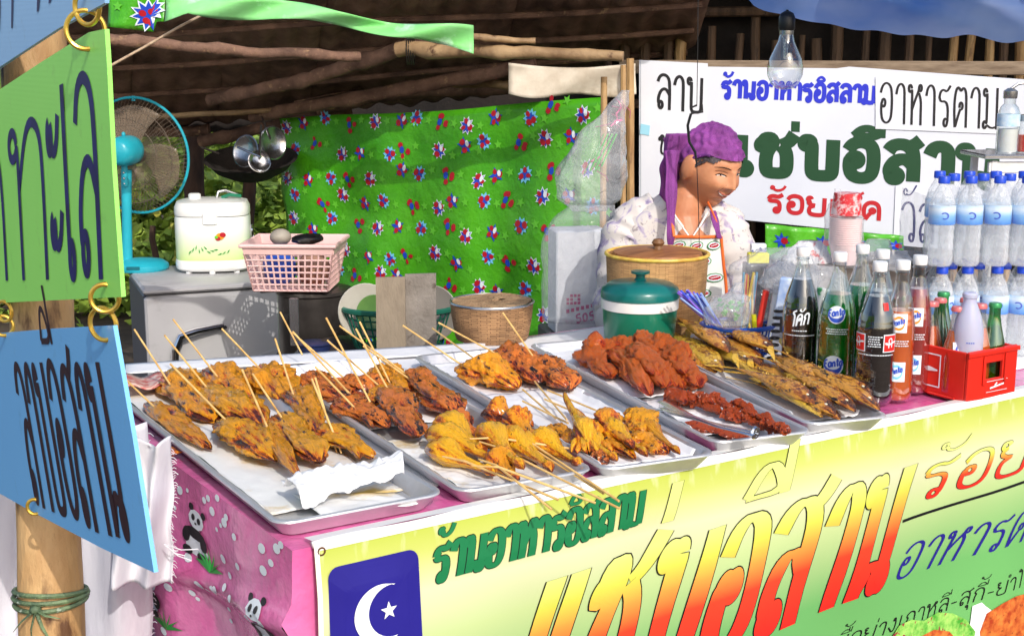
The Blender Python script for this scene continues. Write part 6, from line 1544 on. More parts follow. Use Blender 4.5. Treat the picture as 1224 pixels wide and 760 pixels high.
    # thick ribbed foot catching the light
def d_fanta(t, c, pr_): fanta(t, c, pr_, -.05, .172, .020); fanta(t, c, pr_, -.1, .056, .023); smalltext(t, c, pr_, 0, .138, .05, 3, M['p_white'])
def d_pink(ang=-.2):
    def d(t, c, pr_):
        for z, s in ((.175,.017),(.068,.018)):
            f, tn = wrapper(c, pr_, ang, .0008); decal(t, 'label', M['p_white'], f, rect(0, z, s*2.1, s*2.4))
            f, _ = wrapper(c, pr_, ang, .0014); decal(t, 'logo_disc', M['p_orange'] if z > .1 else M['p_sky'], f, ell(0, z, s*.75, s*.9))
            f, _ = wrapper(c, pr_, ang, .0020); decal(t, 'logo_disc', M['p_white'], f, ell(0, z, s*.6, s*.6))
            f, tn = wrapper(c, pr_, ang, .0026); write(MB(), 'Fanta', V((-s*.85,0,z-s*.5)), V((s*.75,0,z+s*.1)), V((-s*.9,0,z+s*.2)), s*.15, post=f, lift=0, n=tn).build('lettering', M['p_lblue'], t, smooth=False)
        smalltext(t, c, pr_, ang, .135, .05, 3, M['p_white'])
    return d
bottle(954,450,3.06,'cola','cola bottle standing leftmost, marked with white Thai script', deco=d_coke1, fill=.235)
bottle(997,460,2.98,'fgreen','front green soda bottle with two blue and white round logos', deco=d_fanta)
bottle(1024,440,3.10,'fgreen','green soda bottle half hidden behind the front green one', deco=None)
bottle(1048,440,3.02,'cola','cola bottle hidden directly behind the front cola bottle', deco=None)
bottle(1043,484,2.84,'cola','front cola bottle with red square labels and small white print', deco=d_coke2, fill=.235)
bottle(1070,484,2.86,'forange','orange soda bottle with two white logo labels right of the front cola bottle', prof=[(r*.80 if z < .2 else max(r*.9,.0133), z) for r, z in PROF], deco=d_pink(-.05), fill=.20)
bottle(1090,478,2.93,'fred','dark pink soda bottle between the orange soda bottle and the red crate', prof=[(r*.80 if z < .2 else max(r*.9,.0133), z) for r, z in PROF], deco=d_pink(-.1), fill=.235)
# ---- red crate
F0 = PZ(1155,482,.7555); R0 = PZ(1213,470,.7555); cx_ = (R0-F0).normalized(); cw = (R0-F0).length; cy_ = ZU.cross(cx_); cl_ = .30; chh = .112
RC3 = Matrix((cx_, cy_, ZU)).transposed()
def cf(x, y, z): return F0+cx_*x+cy_*y+ZU*z
M['cr'] = mat('red_crate', hx(222,44,28), hx(204,36,24), 5, .35, coat=.2)
crt = thing('bottle_crate', cf(cw/2, cl_/2, 0), 'red plastic bottle crate with white emblem at the right end of the table', 'crate')
def wallbox(x0, x1, y0, y1, z0, z1_, nm='wall', bev=.002): return MB().box(cf((x0+x1)/2,(y0+y1)/2,(z0+z1_)/2), (x1-x0,y1-y0,z1_-z0), RC3, bev).build(nm, M['cr'], crt, smooth=False)
th = .008
wallbox(0,th,th+.001,cl_,.0,chh-.002,'side_wall'); wallbox(cw-th,cw,th+.001,cl_,.0,chh-.002,'side_wall'); wallbox(th+.001,cw-th-.001,cl_-th,cl_,.0,chh-.003,'end_wall'); wallbox(th+.001,cw-th-.001,th+.001,cl_-th-.001,.002,.008,'floor')
hx0, hx1, hz0, hz1 = cw*.36, cw*.70, chh*.40, chh*.72
wallbox(0,hx0,0,th,0,chh,'end_wall'); wallbox(hx1,cw,0,th,0,chh,'end_wall'); wallbox(hx0+.0005,hx1-.0005,0.0005,th-.0005,0.0005,hz0,'end_wall'); wallbox(hx0+.0005,hx1-.0005,0.0005,th-.0005,hz1,chh-.0005,'end_wall')
wallbox(-.004,cw+.004,-.004,-.0005,chh-.012,chh-.001,'rib'); wallbox(hx0-.012,hx0-.004,-.004,-.0005,chh*.3,chh-.013,'rib'); wallbox(hx1+.004,hx1+.012,-.004,-.0005,chh*.3,chh-.013,'rib')
wallbox(-.004,-.0005,0.03,cl_*.35,0.0,.006,'rib')
wq = MB()
def strip_(p, q_, w_, nrm=cx_*-1, up=ZU):
    p, q_ = V(p), V(q_); d = (q_-p).normalized(); s_ = d.cross(nrm).normalized()*w_/2; o = nrm*.0015; b0 = len(wq.v); wq.v += [p+s_+o, q_+s_+o, q_-s_+o, p-s_+o]; wq.f.append((b0,b0+1,b0+2,b0+3)); wq.m.append(0)
y0_, y1_ = .075, .26; a_z, b_z = .020, .092
strip_(cf(-.0,y0_,a_z-.001), cf(0,y0_,b_z+.001), .003); strip_(cf(0,y0_+.0016,b_z), cf(0,y1_,b_z), .003); strip_(cf(0,y0_+.0016,a_z), cf(0,y1_,a_z), .003)
b0 = len(wq.v); N_ = 16
for i in range(N_+1):
    u = i/N_; zc = .058+.006*sin(u*5)-.008*u; hh = .002+.011*sin(pi*u)**.8
    wq.v += [cf(-.0017, y0_+.006+(y1_-y0_-.006)*u, zc+hh*.4), cf(-.0017, y0_+.006+(y1_-y0_-.006)*u, zc-hh)]
for i in range(N_): wq.f.append((b0+2*i, b0+2*i+1, b0+2*i+3, b0+2*i+2)); wq.m.append(0)
wq.build('emblem', M['p_white'], crt, smooth=False)
wq = MB()
for (xa, xb, za, zb_) in ((.08,.17,.016,.016),(.08,.17,.040,.040)): strip_(cf(xa*cw/.21,0,za), cf(xb*cw/.21,0,zb_), .0012, nrm=cy_*-1)
strip_(cf(.095*cw/.21,0,.024), cf(.155*cw/.21,0,.030), .004, nrm=cy_*-1); strip_(cf(.115*cw/.21,0,.0285), cf(.125*cw/.21,0,.0345), .004, nrm=cy_*-1)
wq.build('small_emblem', M['p_white'], crt, smooth=False)
def d_small(t, c, pr_):
    f, tn = wrapper(c, pr_, .3, .0008); decal(t, 'label', M['p_white'], f, rect(0, .10, .026, .034)); f, _ = wrapper(c, pr_, .3, .0014); decal(t, 'logo_disc', M['p_lblue'], f, ell(0,.10,.008,.011)); f, _ = wrapper(c, pr_, .3, .0020); decal(t, 'logo_disc', M['p_white'], f, ell(0,.10,.004,.007))
SB_ = [(.035,.060,'forange','glass','rcap',1,'orange soda bottle at the front left of the red crate beside the white bottle'),
(.035,.13,'forange','glass','rcap',0,'orange soda bottle second along the left wall of the red crate'),(.035,.20,'fgreen','glass','gcap',0,'green soda bottle third along the left wall of the red crate'),(.035,.265,'fred','glass','rcap',0,'pink soda bottle at the far left corner of the red crate'),
(.10,.15,'fgreen','glass_g','rcap',0,'green bottle with pink cap in the middle of the crate'),(.10,.23,'forange','glass','rcap',0,'orange soda bottle in the rear middle of the crate'),
(.165,.12,'forange','glass','rcap',0,'amber soda bottle behind the white bottle in the crate'),(.125,.055,'forange','glass','rcap',0,'amber soda bottle just right of the white bottle'),
(.172,.045,'fgreen','glass_g','gcap',0,'dark green bottle at the front right of the crate'),(.19,.20,'fgreen','glass_g','gcap',0,'green bottle at the rear right of the crate')]
for x, y, lq, gl_, cp, dd, lb_ in SB_:
    x = x*cw/.21; c = cf(x, y, .009); bottle(0,0,1,lq,lb_,cap=cp,prof=PSM,fill=.125,group='small bottles standing in the red crate',gl=gl_,capr=.0142,z0=c.z) if False else None
    t = thing('small_bottle', c, lb_, 'bottle', 'small bottles standing in the red crate')
    MB().lathe(PSM, c, 26).build('glass_body', M[gl_], t)
    pl = [(0,.003)]+[(max(.001, rad(PSM, .14*i/16)-.0012), max(.003, .14*i/16)) for i in range(17)]+[(0,.14)]; MB().lathe(pl, c, 24).build('soda', M[lq], t)
    MB().lathe([(.0142,-.003),(.0145,.002),(.0125,.007),(0,.008)], c+ZU*.186, 24).build('cap', M[cp], t)
    if dd: d_small(t, c, PSM)
wb = cf(.055*cw/.21, .042, .009); wb.x += 0
M['frost'] = mat('frosted_plastic', hx(214,216,240), hx(204,206,232), 6, .4, trans=.35, sss=.2)
wt = thing('white_bottle', wb, 'frosted white plastic bottle without cap in the front corner of the red crate', 'bottle')
MB().lathe([(0,0),(.028,0),(.0325,.006),(.0335,.12),(.0325,.145),(.026,.175),(.017,.198),(.0145,.205),(.0145,.213),(.0165,.215),(.0165,.222),(.013,.226),(.0,.226)], wb, 36).build('body', M['frost'], wt)
smalltext(wt, wb, [(0,0),(.0335,.0),(.0335,.2)], .2, .118, .018, 1, M['p_lblue'])
# ---- water bottles
M['pet'] = film('pet_plastic', (.95,.98,1.0), base=.15, bump=.7, bscale=45, rough=.05, dens=1.05)
M['water'] = film('water_inside', (.92,.96,1), base=.12, bump=.8, bscale=35, rough=.02, dens=1.05)
M['bcap'] = mat('blue_cap', hx(34,74,200), rough=.3); M['wlabel'] = gradmat('water_label', [(0, hx(60,130,214)), (.45, hx(130,185,232)), (.8, hx(225,238,248)), (1, hx(190,220,245))], .3)
WP = [(0,0),(.026,0),(.031,.006),(.032,.02)]+[(.0315+.0009*sin(i*1.6), .02+.006*i) for i in range(1,22)]+[(.031,.155),(.027,.172),(.020,.188),(.0145,.197),(.0128,.203),(.0128,.210)]
def waterbottle():
    c = V((0,0,0)); t = thing('water_bottle', c, 'water', 'bottle', 'clear water bottles stacked in packs at the right')
    MB().lathe(WP, c, 22).build('body', M['pet'], t)
    MB().lathe([(.0134,-.004),(.0145,-.003),(.0145,.012),(.013,.014),(0,.014)], V((0,0,.209)), 18).build('cap', M['bcap'], t)
    q = MB().lathe([(.0326,.105),(.0328,.11),(.0328,.148),(.0326,.152)], c, 24, cap0=False, cap1=False); q.uv = [(0, (p.z-.105)/.047) for p in q.v]; lbo = q.build('label', M['wlabel'], t)
    q = MB().lathe([(.0,.003),(.028,.004),(.0298,.02),(.0295,.16),(.026,.168),(0,.169)], c, 18); q.build('water', M['water'], t)
    def wf_(x, z, o): return (RT*sin(x/.033)-FH*cos(x/.033))*(.0328+o)+ZU*z
    q = MB()
    for i in range(15):
        a = -2.2+4.6*i/14; k = .0075+.0015*i/14
        q.v += [wf_(k*cos(a)*1.25, .127+k*sin(a)*1.1, .0008), wf_((k-.0028)*cos(a)*1.25, .127+(k-.0028)*sin(a)*1.1, .0008)]
    for i in range(14): q.f.append((2*i,2*i+1,2*i+3,2*i+2)); q.m.append(0)
    q.build('label_emblem', M['p_lblue'], t, smooth=False)
    return t
w0 = waterbottle()
OR = ('leftmost','second from left','third from left','fourth from left','fifth from left')
first = True
def wbottle(c, label, ang=0):
    global first
    o = w0 if first else copy_tree(w0); first = False
    o.location = c; o.rotation_euler = (0,0,ang); o['label'] = label
for tier in range(2):
    for row in range(3):
        for k in range(5):
            D = 3.32+.072*row; px = 1123+33*k+(14 if row % 2 else 0)-2*row+(4 if tier == 0 else 0); px += random.uniform(-2,2); D += random.uniform(-.004,.004); c = P(px, 300, D); c.z = .7555+.2255*tier
            if tier == 0: c.z = .7555
            wbottle(c, f"{OR[k]} water bottle in the {('front','middle','rear')[row]} row of the {('lower','upper')[tier]} pack", random.uniform(-.7,.7))
M['wrap'] = film('shrink_wrap', (.92,.95,1.0), base=.03, bump=.9, bscale=16, rough=.08)
for tier in range(2):
    a = P(1104,300,3.275); bq = P(1282,300,3.275); z0 = .757+.2255*tier; dv = FH*.215
    def wf(u, v, a=a, bq=bq, z0=z0):
        per = [a, bq, bq+dv, a+dv, a]; s_ = u*4; i = min(3, int(s_)); p = per[i].lerp(per[i+1], s_-i); nrm = (p-(a+bq+dv)/2); nrm.z = 0
        return V((p.x, p.y, z0+.002+.175*v))+nrm.normalized()*(.004*nz((u*16,v*5,tier)))
    tag(MB().grid(wf, 80, 10).build('shrink_wrap', M['wrap'], angle=180), ('clear shrink wrap round the lower pack of water bottles','clear shrink wrap round the upper pack of water bottles')[tier], 'wrap')
# ---- rack with jars, far right
rk = thing('white_rack', P(1240,435,3.72), 'white metal rack behind the water bottles with jars on its top', 'rack'); zr = P(1200,187,3.72).z
rk.location.z = .7555; M['wmetal'] = mat('white_metal', hx(226,224,222), hx(200,196,190), 9, .4)
for px in (1181,1290):
    for dd in (0, .16):
        a = P(px,300,3.72)+FH*dd; MB().box(V((a.x,a.y,(.7555+zr)/2-.006)), (.018,.018,zr-.7555-.012), Matrix.Rotation(-YAW,3,'Z'), .002).build('upright', M['wmetal'], rk, smooth=False)
a = P(1181,200,3.72); bq = P(1290,200,3.72)
for dz, h_, nm in ((-.03,.03,'apron_rail'),): MB().box(V(((a.x+bq.x)/2,(a.y+bq.y)/2,zr+dz)), ((bq-a).length,.014,h_), Matrix.Rotation(-YAW,3,'Z'), .002).build(nm, M['wmetal'], rk, smooth=False)
MB().box(V(((a.x+bq.x)/2,(a.y+bq.y)/2,zr))+FH*.08, ((bq-a).length+.04,.21,.012), Matrix.Rotation(-YAW,3,'Z'), .003).build('shelf', M['steel'], rk, smooth=False)
jc = P(1203,180,3.74); jc.z = zr+.0065; jt = P(1203,118,3.74).z-jc.z
jr = thing('glass_jar', jc, 'tall clear jar with a blue striped label on top of the white rack', 'jar')
MB().lathe([(0,0),(.028,0),(.03,.004),(.03,jt*.72),(.024,jt*.84),(.016,jt*.9),(.016,jt)], jc, 28).build('glass_body', M['glass'], jr)
MB().lathe([(0,.004),(.026,.005),(.026,jt*.45),(0,jt*.46)], jc, 20).build('contents', mat('white_powder', hx(228,226,222), rough=.8), jr)
MB().lathe([(.0306,jt*.5),(.0306,jt*.72)], jc, 28, cap0=False, cap1=False).build('label', mat('pale_blue_label', hx(150,196,228), hx(214,226,236), 40, .4), jr)
MB().lathe([(.018,0),(.019,.004),(.019,.02),(.008,.028),(0,.029)], jc+ZU*jt, 20).build('lid', M['steel'], jr)
MB().tube([jc+ZU*(jt+.026), jc+ZU*(jt+.04)+RT*.02, jc+ZU*(jt+.045)+RT*.055], .004, 8).build('spout', M['steel'], jr)
jc2 = jc+RT*.056+FH*.01
jr = thing('glass_jar', jc2, 'jar with red contents and metal lid at the right edge of the rack', 'jar')
MB().lathe([(0,0),(.024,0),(.025,.004),(.025,.08),(.022,.09)], jc2, 24).build('glass_body', M['glass'], jr); MB().lathe([(0,.004),(.022,.005),(.022,.05),(0,.05)], jc2, 20).build('contents', mat('red_powder', hx(196,50,30), rough=.8), jr); MB().lathe([(.024,.088),(.025,.106),(0,.108)], jc2, 20).build('lid', M['steel'], jr)

# ---- blue basket of straws, bags, cups
bbc = P(880,425,3.30); bbc.z = .7555; zt_ = P(880,393,3.25).z-.7555
M['blueb'] = mat('blue_plastic', hx(28,84,180), hx(22,70,160), 6, .35)
bb = thing('straw_basket', bbc, 'blue round lattice basket holding straws and bags behind the fish', 'basket')
def bbf(u, v): t = u*2*pi; r = .075+.015*v; return bbc+RT*r*cos(t)+FH*r*sin(t)*.8+ZU*(.004+(zt_-.004)*v)
lattice(MB(), bbf, 34, 4, .0024).build('wall', M['blueb'], bb); MB().tube([bbf(i/40,1) for i in range(41)], .006, 6).build('rim', M['blueb'], bb)
MB().lathe([(0,0),(.075,0),(.075,.004),(0,.004)], bbc, 30, sy=.9).build('floor', M['blueb'], bb)
def bundle(nm, n, a, b, ra, rb, cols, label, r=.0028):
    """straws from around point a to around point b"""
    t = thing(nm, a, label, 'straws')
    for k in range(n):
        o1 = RT*random.uniform(-ra,ra)+FH*random.uniform(-ra,ra)*.5; o2 = RT*random.uniform(-rb,rb)+FH*random.uniform(-rb,rb)*.5+ZU*random.uniform(-.012,.012)
        MB().tube([a+o1, (a+o1).lerp(b+o2,.5), b+o2], r, 6).build('straw', cols[k % len(cols)], t)
SC = [mat('straw_'+n_, hx(*c), rough=.35) for n_, c in (('blue',(70,90,214)),('violet',(140,110,220)),('pale_blue',(150,180,240)))]
SD = [mat('straw_'+n_, hx(*c), rough=.35) for n_, c in (('cream',(236,214,170)),('rose',(226,120,120)),('white',(238,236,232)),('sky',(150,200,230)),('butter',(240,214,110)))]
bundle('straw_bundle', 26, P(858,392,3.27), P(826,352,3.22), .014, .034, SC, 'fan of blue and violet straws leaning left out of the blue basket')
bundle('straw_bundle', 22, P(893,400,3.31), P(897,330,3.33), .016, .018, SD, 'upright bundle of pastel striped straws in the blue basket', r=.003)
tag(MB().tube([P(905,400,3.28), P(916,347,3.28)], .0085, 12).build('red_tube', mat('red_tube', hx(232,60,48), rough=.4)), 'bright red tube standing in the blue basket', 'tube')
tag(MB().tube([P(918,402,3.27), P(929,341,3.27)], .0078, 12).build('white_tube', M['wplast']), 'glossy white tube standing right of the red one in the blue basket', 'tube')
tag(MB().tube([P(902,398,3.27), P(901,376,3.27)], .0065, 12).build('yellow_tube', mat('yellow_tube', hx(240,232,40), rough=.4)), 'short yellow tube left of the red one in the blue basket', 'tube')
bag([(884,338,3.25,.012),(880,350,3.25,.016),(873,356,3.25,.045),(868,368,3.24,.058),(870,385,3.24,.05),(874,392,3.24,.03)], 'knotted clear bag with green herbs on the blue basket', seed=12, amp=.35)
hb = MB()
for k in range(30):
    p = P(874+random.uniform(-16,16), 370+random.uniform(-9,11), 3.25)+FH*random.uniform(-.02,.02); a = V((random.uniform(-1,1),random.uniform(-1,1),random.uniform(-1,1))).normalized()*.014; q = a.orthogonal()*.45; hb.poly([p, p+a*.5+q, p+a, p+a*.5-q])
tag(hb.build('herbs', mat('herb_green', hx(60,150,60), rough=.5), smooth=False), 'green herb leaves inside the knotted clear bag', 'herbs', kind='stuff')
bag([(930,298,3.4,.05),(915,318,3.38,.085),(905,345,3.36,.07),(900,380,3.34,.055)], 'big wrinkled clear bag drawn over the pastel straws', seed=15, amp=.4, mat_=M['film'])
bx_ = P(938,356,3.22); tag(MB().box(bx_, (.035,.03,.10), Matrix.Rotation(-YAW-.3,3,'Z') @ Matrix.Rotation(.12,3,'Y'), .003).build('milk_carton', mat('carton', hx(60,130,214), hx(230,238,246), 14, .4)), 'small blue and white carton left of the first cola bottle', 'carton')
sp_ = MB()
for k in range(8): sp_.ring(P(931-1.2*k, 372+8*k, 3.2), .011, .0024, n=14, k=5)
tag(sp_.build('wire_whisk_coil', M['wire']), 'dark coiled wire between the blue basket and the first cola bottle', 'coil')
yb = P(906,308,3.55); tag(MB().box(yb, (.055,.03,.028), Matrix.Rotation(-YAW,3,'Z'), .002).build('yellow_box', mat('yellow_box', hx(236,230,40), rough=.45)), 'small yellow box above the bag of straws', 'box')
tag(MB().box(yb+ZU*.0265+FH*.002, (.04,.026,.023), Matrix.Rotation(-YAW,3,'Z'), .002).build('small_white_box', mat('white_blue_box', hx(232,234,240), hx(50,60,150), 30, .45, lo=.55, hi=.6)), 'tiny white and blue box on top of the yellow box', 'box')
# raised carton that carries the cups, hidden by the bottles
kc2 = P(1010,330,3.5); ktop = P(1008,316,3.42).z
cbx = thing('cardboard_box', V((kc2.x,kc2.y,.7555)), 'grey box behind the soda bottles that carries the cup stack', 'box')
MB().box(V((kc2.x,kc2.y,(.7555+ktop)/2)), (.30,.18,ktop-.7555), Matrix.Rotation(-YAW,3,'Z'), .003).build('body', mat('grey_card', hx(110,100,94), hx(86,78,72), 6, .8), cbx, smooth=False)
MB().box(yb-ZU*.0145-ZU*.09+FH*.01, (.07,.05,.178), Matrix.Rotation(-YAW,3,'Z'), .002).build('support_tin', M['pot'], None); tag(bpy.data.objects['support_tin'], 'dark tin under the small yellow box', 'tin')
bpy.data.objects['support_tin'].name = 'tin'
# cup stack
cc_ = P(1009,312,3.42); cc_.z = ktop+.001; ch_ = P(1009,252,3.42).z-cc_.z
cs_ = thing('cup_stack', cc_, 'tall stack of clear pink-tinted plastic cups wrapped in a bag', 'cups')
M['cup'] = film('cup_plastic', (1,.80,.80), base=.62, bump=.05, rough=.12, dens=1)
nc = 13
for k in range(nc):
    z = k*ch_*.52/nc; MB().lathe([(.030,.0+z),(.0405,.052+z),(.0425,.053+z),(.0425,.055+z),(.040,.055+z)], cc_, 30, cap0=False, cap1=False).build('cup', M['cup'], cs_)
MB().lathe([(.039,.0),(.0335,.055),(.0,.056)], cc_+ZU*(ch_*.52+.057), 30, cap0=False).build('cup', mat('red_flower_cup', hx(232,196,196), hx(206,40,50), 55, .35, lo=.42, hi=.56), cs_)
bag([(1001,226,3.42,.008),(1003,236,3.42,.012),(1006,246,3.42,.034),(1010,262,3.42,.048),(1008,295,3.42,.053),(1005,318,3.42,.056)], 'clear knotted bag drawn over the cup stack', seed=21, amp=.2, mat_=M['film'])
bag([(968,288,3.5,.028),(966,300,3.48,.05),(968,314,3.46,.055),(970,320,3.46,.04)], 'crumpled white and red bag left of the cup stack', seed=22, amp=.35, mat_=mat('white_red_bag', hx(232,230,230), hx(214,50,50), 26, .4, lo=.58, hi=.66, bump=1.5))
bag([(1050,286,3.55,.03),(1046,298,3.5,.042),(1040,312,3.48,.03)], 'small clear bag right of the cup stack', seed=24, amp=.4)
db = P(1078,318,3.6); bs = MB().lathe([(0,0),(.06,0),(.08,.02),(.09,.048),(.095,.05),(.088,.052),(.075,.024),(0,.008)], V((db.x,db.y,db.z-.02)), 30)
tag(bs.build('dark_basin', M['pot']), 'dark shiny metal basin between the cup stack and the water bottles', 'basin')
stp = P(1078,318,3.6); MB().box(V((stp.x,stp.y,(.7555+stp.z-.021)/2)), (.12,.12,stp.z-.021-.7555), Matrix.Rotation(-YAW,3,'Z'), .003).build('carton', mat('brown_carton', hx(120,96,72), rough=.85)); tag(bpy.data.objects['carton'], 'plain brown carton under the dark basin', 'carton')
bag([(948,296,3.36,.02),(946,308,3.34,.05),(950,325,3.33,.06),(955,345,3.32,.05),(952,360,3.30,.03)], 'crumpled clear bag wedged between the straws and the first cola bottle', seed=31, amp=.5)
bag([(985,318,3.36,.03),(982,330,3.34,.05),(986,350,3.32,.055),(990,370,3.30,.04)], 'milky crumpled bag behind the green soda bottles', seed=33, amp=.5)
bag([(938,312,3.30,.015),(934,322,3.29,.04),(930,338,3.28,.045),(930,350,3.27,.02)], 'small shiny knotted bag above the white tube', seed=35, amp=.5)
bag([(1075,300,3.45,.02),(1070,310,3.42,.04),(1064,322,3.4,.04)], 'small crumpled bag in front of the dark basin', seed=36, amp=.5)
# green striped small item behind the bottles
tag(MB().tube([P(978,420,3.15), P(984,345,3.15)], .018, 12, flat=.5).build('cup_sleeve', mat('green_white_sleeve', hx(232,236,232), hx(60,160,90), 40, .4, lo=.5, hi=.56)), 'tall clear sleeve with green print between the first cola and green bottles', 'sleeve')

# ============================================================ BULB AND CORD
bl_t = P(940,42,2.6); bl = thing('light_bulb', bl_t, 'unlit clear light bulb hanging in a black socket before the white sign', 'light bulb')
MB().lathe([(0,-.103),(.014,-.101),(.026,-.092),(.0335,-.075),(.0345,-.062),(.031,-.045),(.022,-.026),(.0155,-.012),(.0135,0)], bl_t, 32).build('glass_globe', glass('bulb_glass', (.93,.95,.97), .10), bl)
MB().lathe([(0,-.045),(.004,-.044),(.005,-.01),(.009,0)], bl_t, 14).build('filament_stem', M['glass'], bl)
MB().tube([bl_t+ZU*-.058-RT*.012, bl_t-ZU*.05-RT*.004, bl_t-ZU*.05+RT*.004, bl_t-ZU*.058+RT*.012], .0006, 4).build('filament', M['wire'], bl)
MB().lathe([(.0135,0),(.0138,.006),(.0138,.02)], bl_t, 24).build('screw_cap', M['steel'], bl)
MB().lathe([(.014,-.002),(.0155,.002),(.0155,.022),(.012,.03),(.005,.034)], bl_t+ZU*.01, 24).build('socket', M['blackp'], bl)
tag(MB().tube([bl_t+ZU*.042, bl_t+ZU*.2+RT*.01, bl_t+ZU*.4], .003, 6).build('lamp_cable', M['blackp']), 'black cable carrying the light bulb', 'cable')
hc = thing('hanging_hook', P(832,60,3.7), 'thin black cord with a small hook dangling in front of the woman', 'cord')
MB().tube([P(835,-60,3.7), P(834,60,3.7), P(833,126,3.7)], .0011, 5).build('cord', M['blackp'], hc)
MB().tube([P(833,126,3.7), P(826,129,3.7), P(826,136,3.7), P(840,134,3.7), P(839,125,3.7)], .0028, 6).build('clip', M['blackp'], hc)
MB().tube([P(826,136,3.7), P(822,150,3.7), P(824,170,3.7), P(831,182,3.7), P(833,200,3.7), P(835,250,3.7), P(836,298,3.7)], [.004,.004,.004,.004,.0012,.0012,.001], 6).build('lower_cord', M['blackp'], hc)
# ============================================================ THE WOMAN
WD = 3.86
def evalmesh(o):
    dg = bpy.context.evaluated_depsgraph_get(); me = bpy.data.meshes.new_from_object(o.evaluated_get(dg)); return me
M['skin'] = mat('skin', hx(208,146,108), hx(188,124,88), 9, .42, sss=.2, bump=.2, bscale=110, c3=hx(176,100,74), s3=11, lo3=.5, hi3=.75)
wm = thing('person', V((P(808,300,WD+.1).x, P(808,300,WD+.1).y, 0)), 'woman in a purple crocheted headscarf and floral blouse with patterned apron smiling downwards', 'person')
# --- limbs and trunk as one skinned skeleton
def q3(px, py, D): return P(px, py, D)
J = {}; E_ = []
def jt(n, p, r, par=None):
    J[n] = (len(J), V(p), r); 
    if par: E_.append((J[par][0], J[n][0]))
pel = q3(806,300,WD+.12); pel.z = .55
jt('pelvis', pel, .13); jt('waist', pel+ZU*.16-FH*.0, .115, 'pelvis'); jt('chest', q3(806,325,WD+.08), .125, 'waist'); jt('upper', q3(808,282,WD+.05), .10, 'chest')
jt('neck0', q3(815,243,WD+.03), .058, 'upper'); jt('neck1', q3(828,215,WD+.01), .050, 'neck0')
for s_, nm, sh, el, wr, ha in ((-1,'L',(752,272,WD+.06),(738,378,WD+.02),(775,400,WD-.22),(800,398,WD-.26)), (1,'R',(868,276,WD+.02),(880,360,WD-.02),(850,395,WD-.24),(835,392,WD-.28))):
    jt('sh'+nm, q3(*sh), .052, 'upper'); jt('el'+nm, q3(*el), .038, 'sh'+nm); jt('wr'+nm, q3(*wr), .025, 'el'+nm); jt('pa'+nm, q3(*ha), .030, 'wr'+nm)
    base = J['pa'+nm][1]; d = (base-J['wr'+nm][1]).normalized(); sd_ = d.cross(ZU).normalized()
    for k in range(4):
        o = sd_*(-.024+.016*k); L_ = (.034,.040,.037,.028)[k]
        jt(f'f{k}a'+nm, base+d*.030+o, .0095, 'pa'+nm); jt(f'f{k}b'+nm, base+d*(.030+L_)+o*1.1-ZU*.008, .0088, f'f{k}a'+nm); jt(f'f{k}c'+nm, base+d*(.030+L_*1.5)+o*1.1-ZU*.026, .0075, f'f{k}b'+nm)
    jt('t0'+nm, base+sd_*-.034*s_+d*.0, .011, 'pa'+nm); jt('t1'+nm, base+sd_*-.046*s_+d*.03-ZU*.008, .0095, 't0'+nm)
for s_, nm in ((-1,'L'),(1,'R')):
    hp_ = pel+RT*.09*s_-ZU*.02; jt('hip'+nm, hp_, .09, 'pelvis'); kn_ = pel+RT*.13*s_-FH*.40-ZU*.03; jt('kn'+nm, kn_, .062, 'hip'+nm); an = kn_-ZU*.43+FH*.03; jt('an'+nm, an, .04, 'kn'+nm); jt('to'+nm, an-FH*.15-ZU*.045, .03, 'an'+nm)
me = bpy.data.meshes.new('sk'); me.from_pydata([tuple(j[1]) for j in J.values()], E_, []); so = bpy.data.objects.new('sk', me); COL.objects.link(so)
sm = so.modifiers.new('s', 'SKIN'); sm.use_smooth_shade = True
for i, j in enumerate(J.values()): me.skin_vertices[0].data[i].radius = (j[2], j[2]*.8 if j[2] > .09 else j[2])
me.skin_vertices[0].data[0].use_root = True
so.modifiers.new('ss', 'SUBSURF').levels = 2
body = evalmesh(so); bpy.data.objects.remove(so)
# --- head
H0 = P(847,199,WD); fwd = (RT*.56-FH*.76-ZU*.34).normalized(); lat = fwd.cross(ZU+RT*.05).normalized(); hup = lat.cross(fwd).normalized()      # lat points to her right = towards the camera? 
if lat.dot(-FH) < 0: lat = -lat
HS_ = 1.05
def hl(x, y, z): return H0+(lat*x+fwd*y+hup*z)*HS_
def g_(x, s_): return math.exp(-(x/s_)**2)
def headpt(d):
    """d unit direction in (lateral, forward, up)"""
    x, y, z = d
    rx, ry, rz = .077, .094, .110
    p = V((x*rx, y*ry, z*rz))
    if z < 0:
        k = -z; p.x *= 1-.27*k*k; 
        if y > 0: p.y *= 1-.10*k; p.y += .012*k*y
        else: p.y *= 1-.35*k
    if y > 0:
        X, Z = p.x, p.z
        f = .0
        f += .0045*g_(X,.05)*g_(Z-.036,.014)                                   # brow
        f += (.008+.017*max(0, min(1, (.022-Z)/.042)))*g_(X,.0105)*(1 if -.024 < Z < .026 else 0)*min(1, max(0,(Z+.034)/.010))   # nose bridge and tip
        f += .006*(g_(X-.014,.008)+g_(X+.014,.008))*g_(Z+.020,.008)            # nostrils
        f -= .0085*(g_(X-.031,.015)+g_(X+.031,.015))*g_(Z-.014,.012)           # sockets
        f += .0105*(g_(X-.038,.020)+g_(X+.038,.018))*g_(Z+.020,.018)           # smiling cheeks
        f += .0055*g_(X,.021)*g_(Z+.0425,.0045)+.0060*g_(X,.018)*g_(Z+.0560,.0055)-.003*g_(X,.02)*g_(Z+.0495,.0025)
        f -= .004*g_(X,.022)*g_(Z+.068,.007)
        f += .0085*g_(X,.020)*g_(Z+.088,.014)
        p.y += f*min(1, y*2.2)
    return p
hm = MB(); rings = []
NA, NB = 96, 84
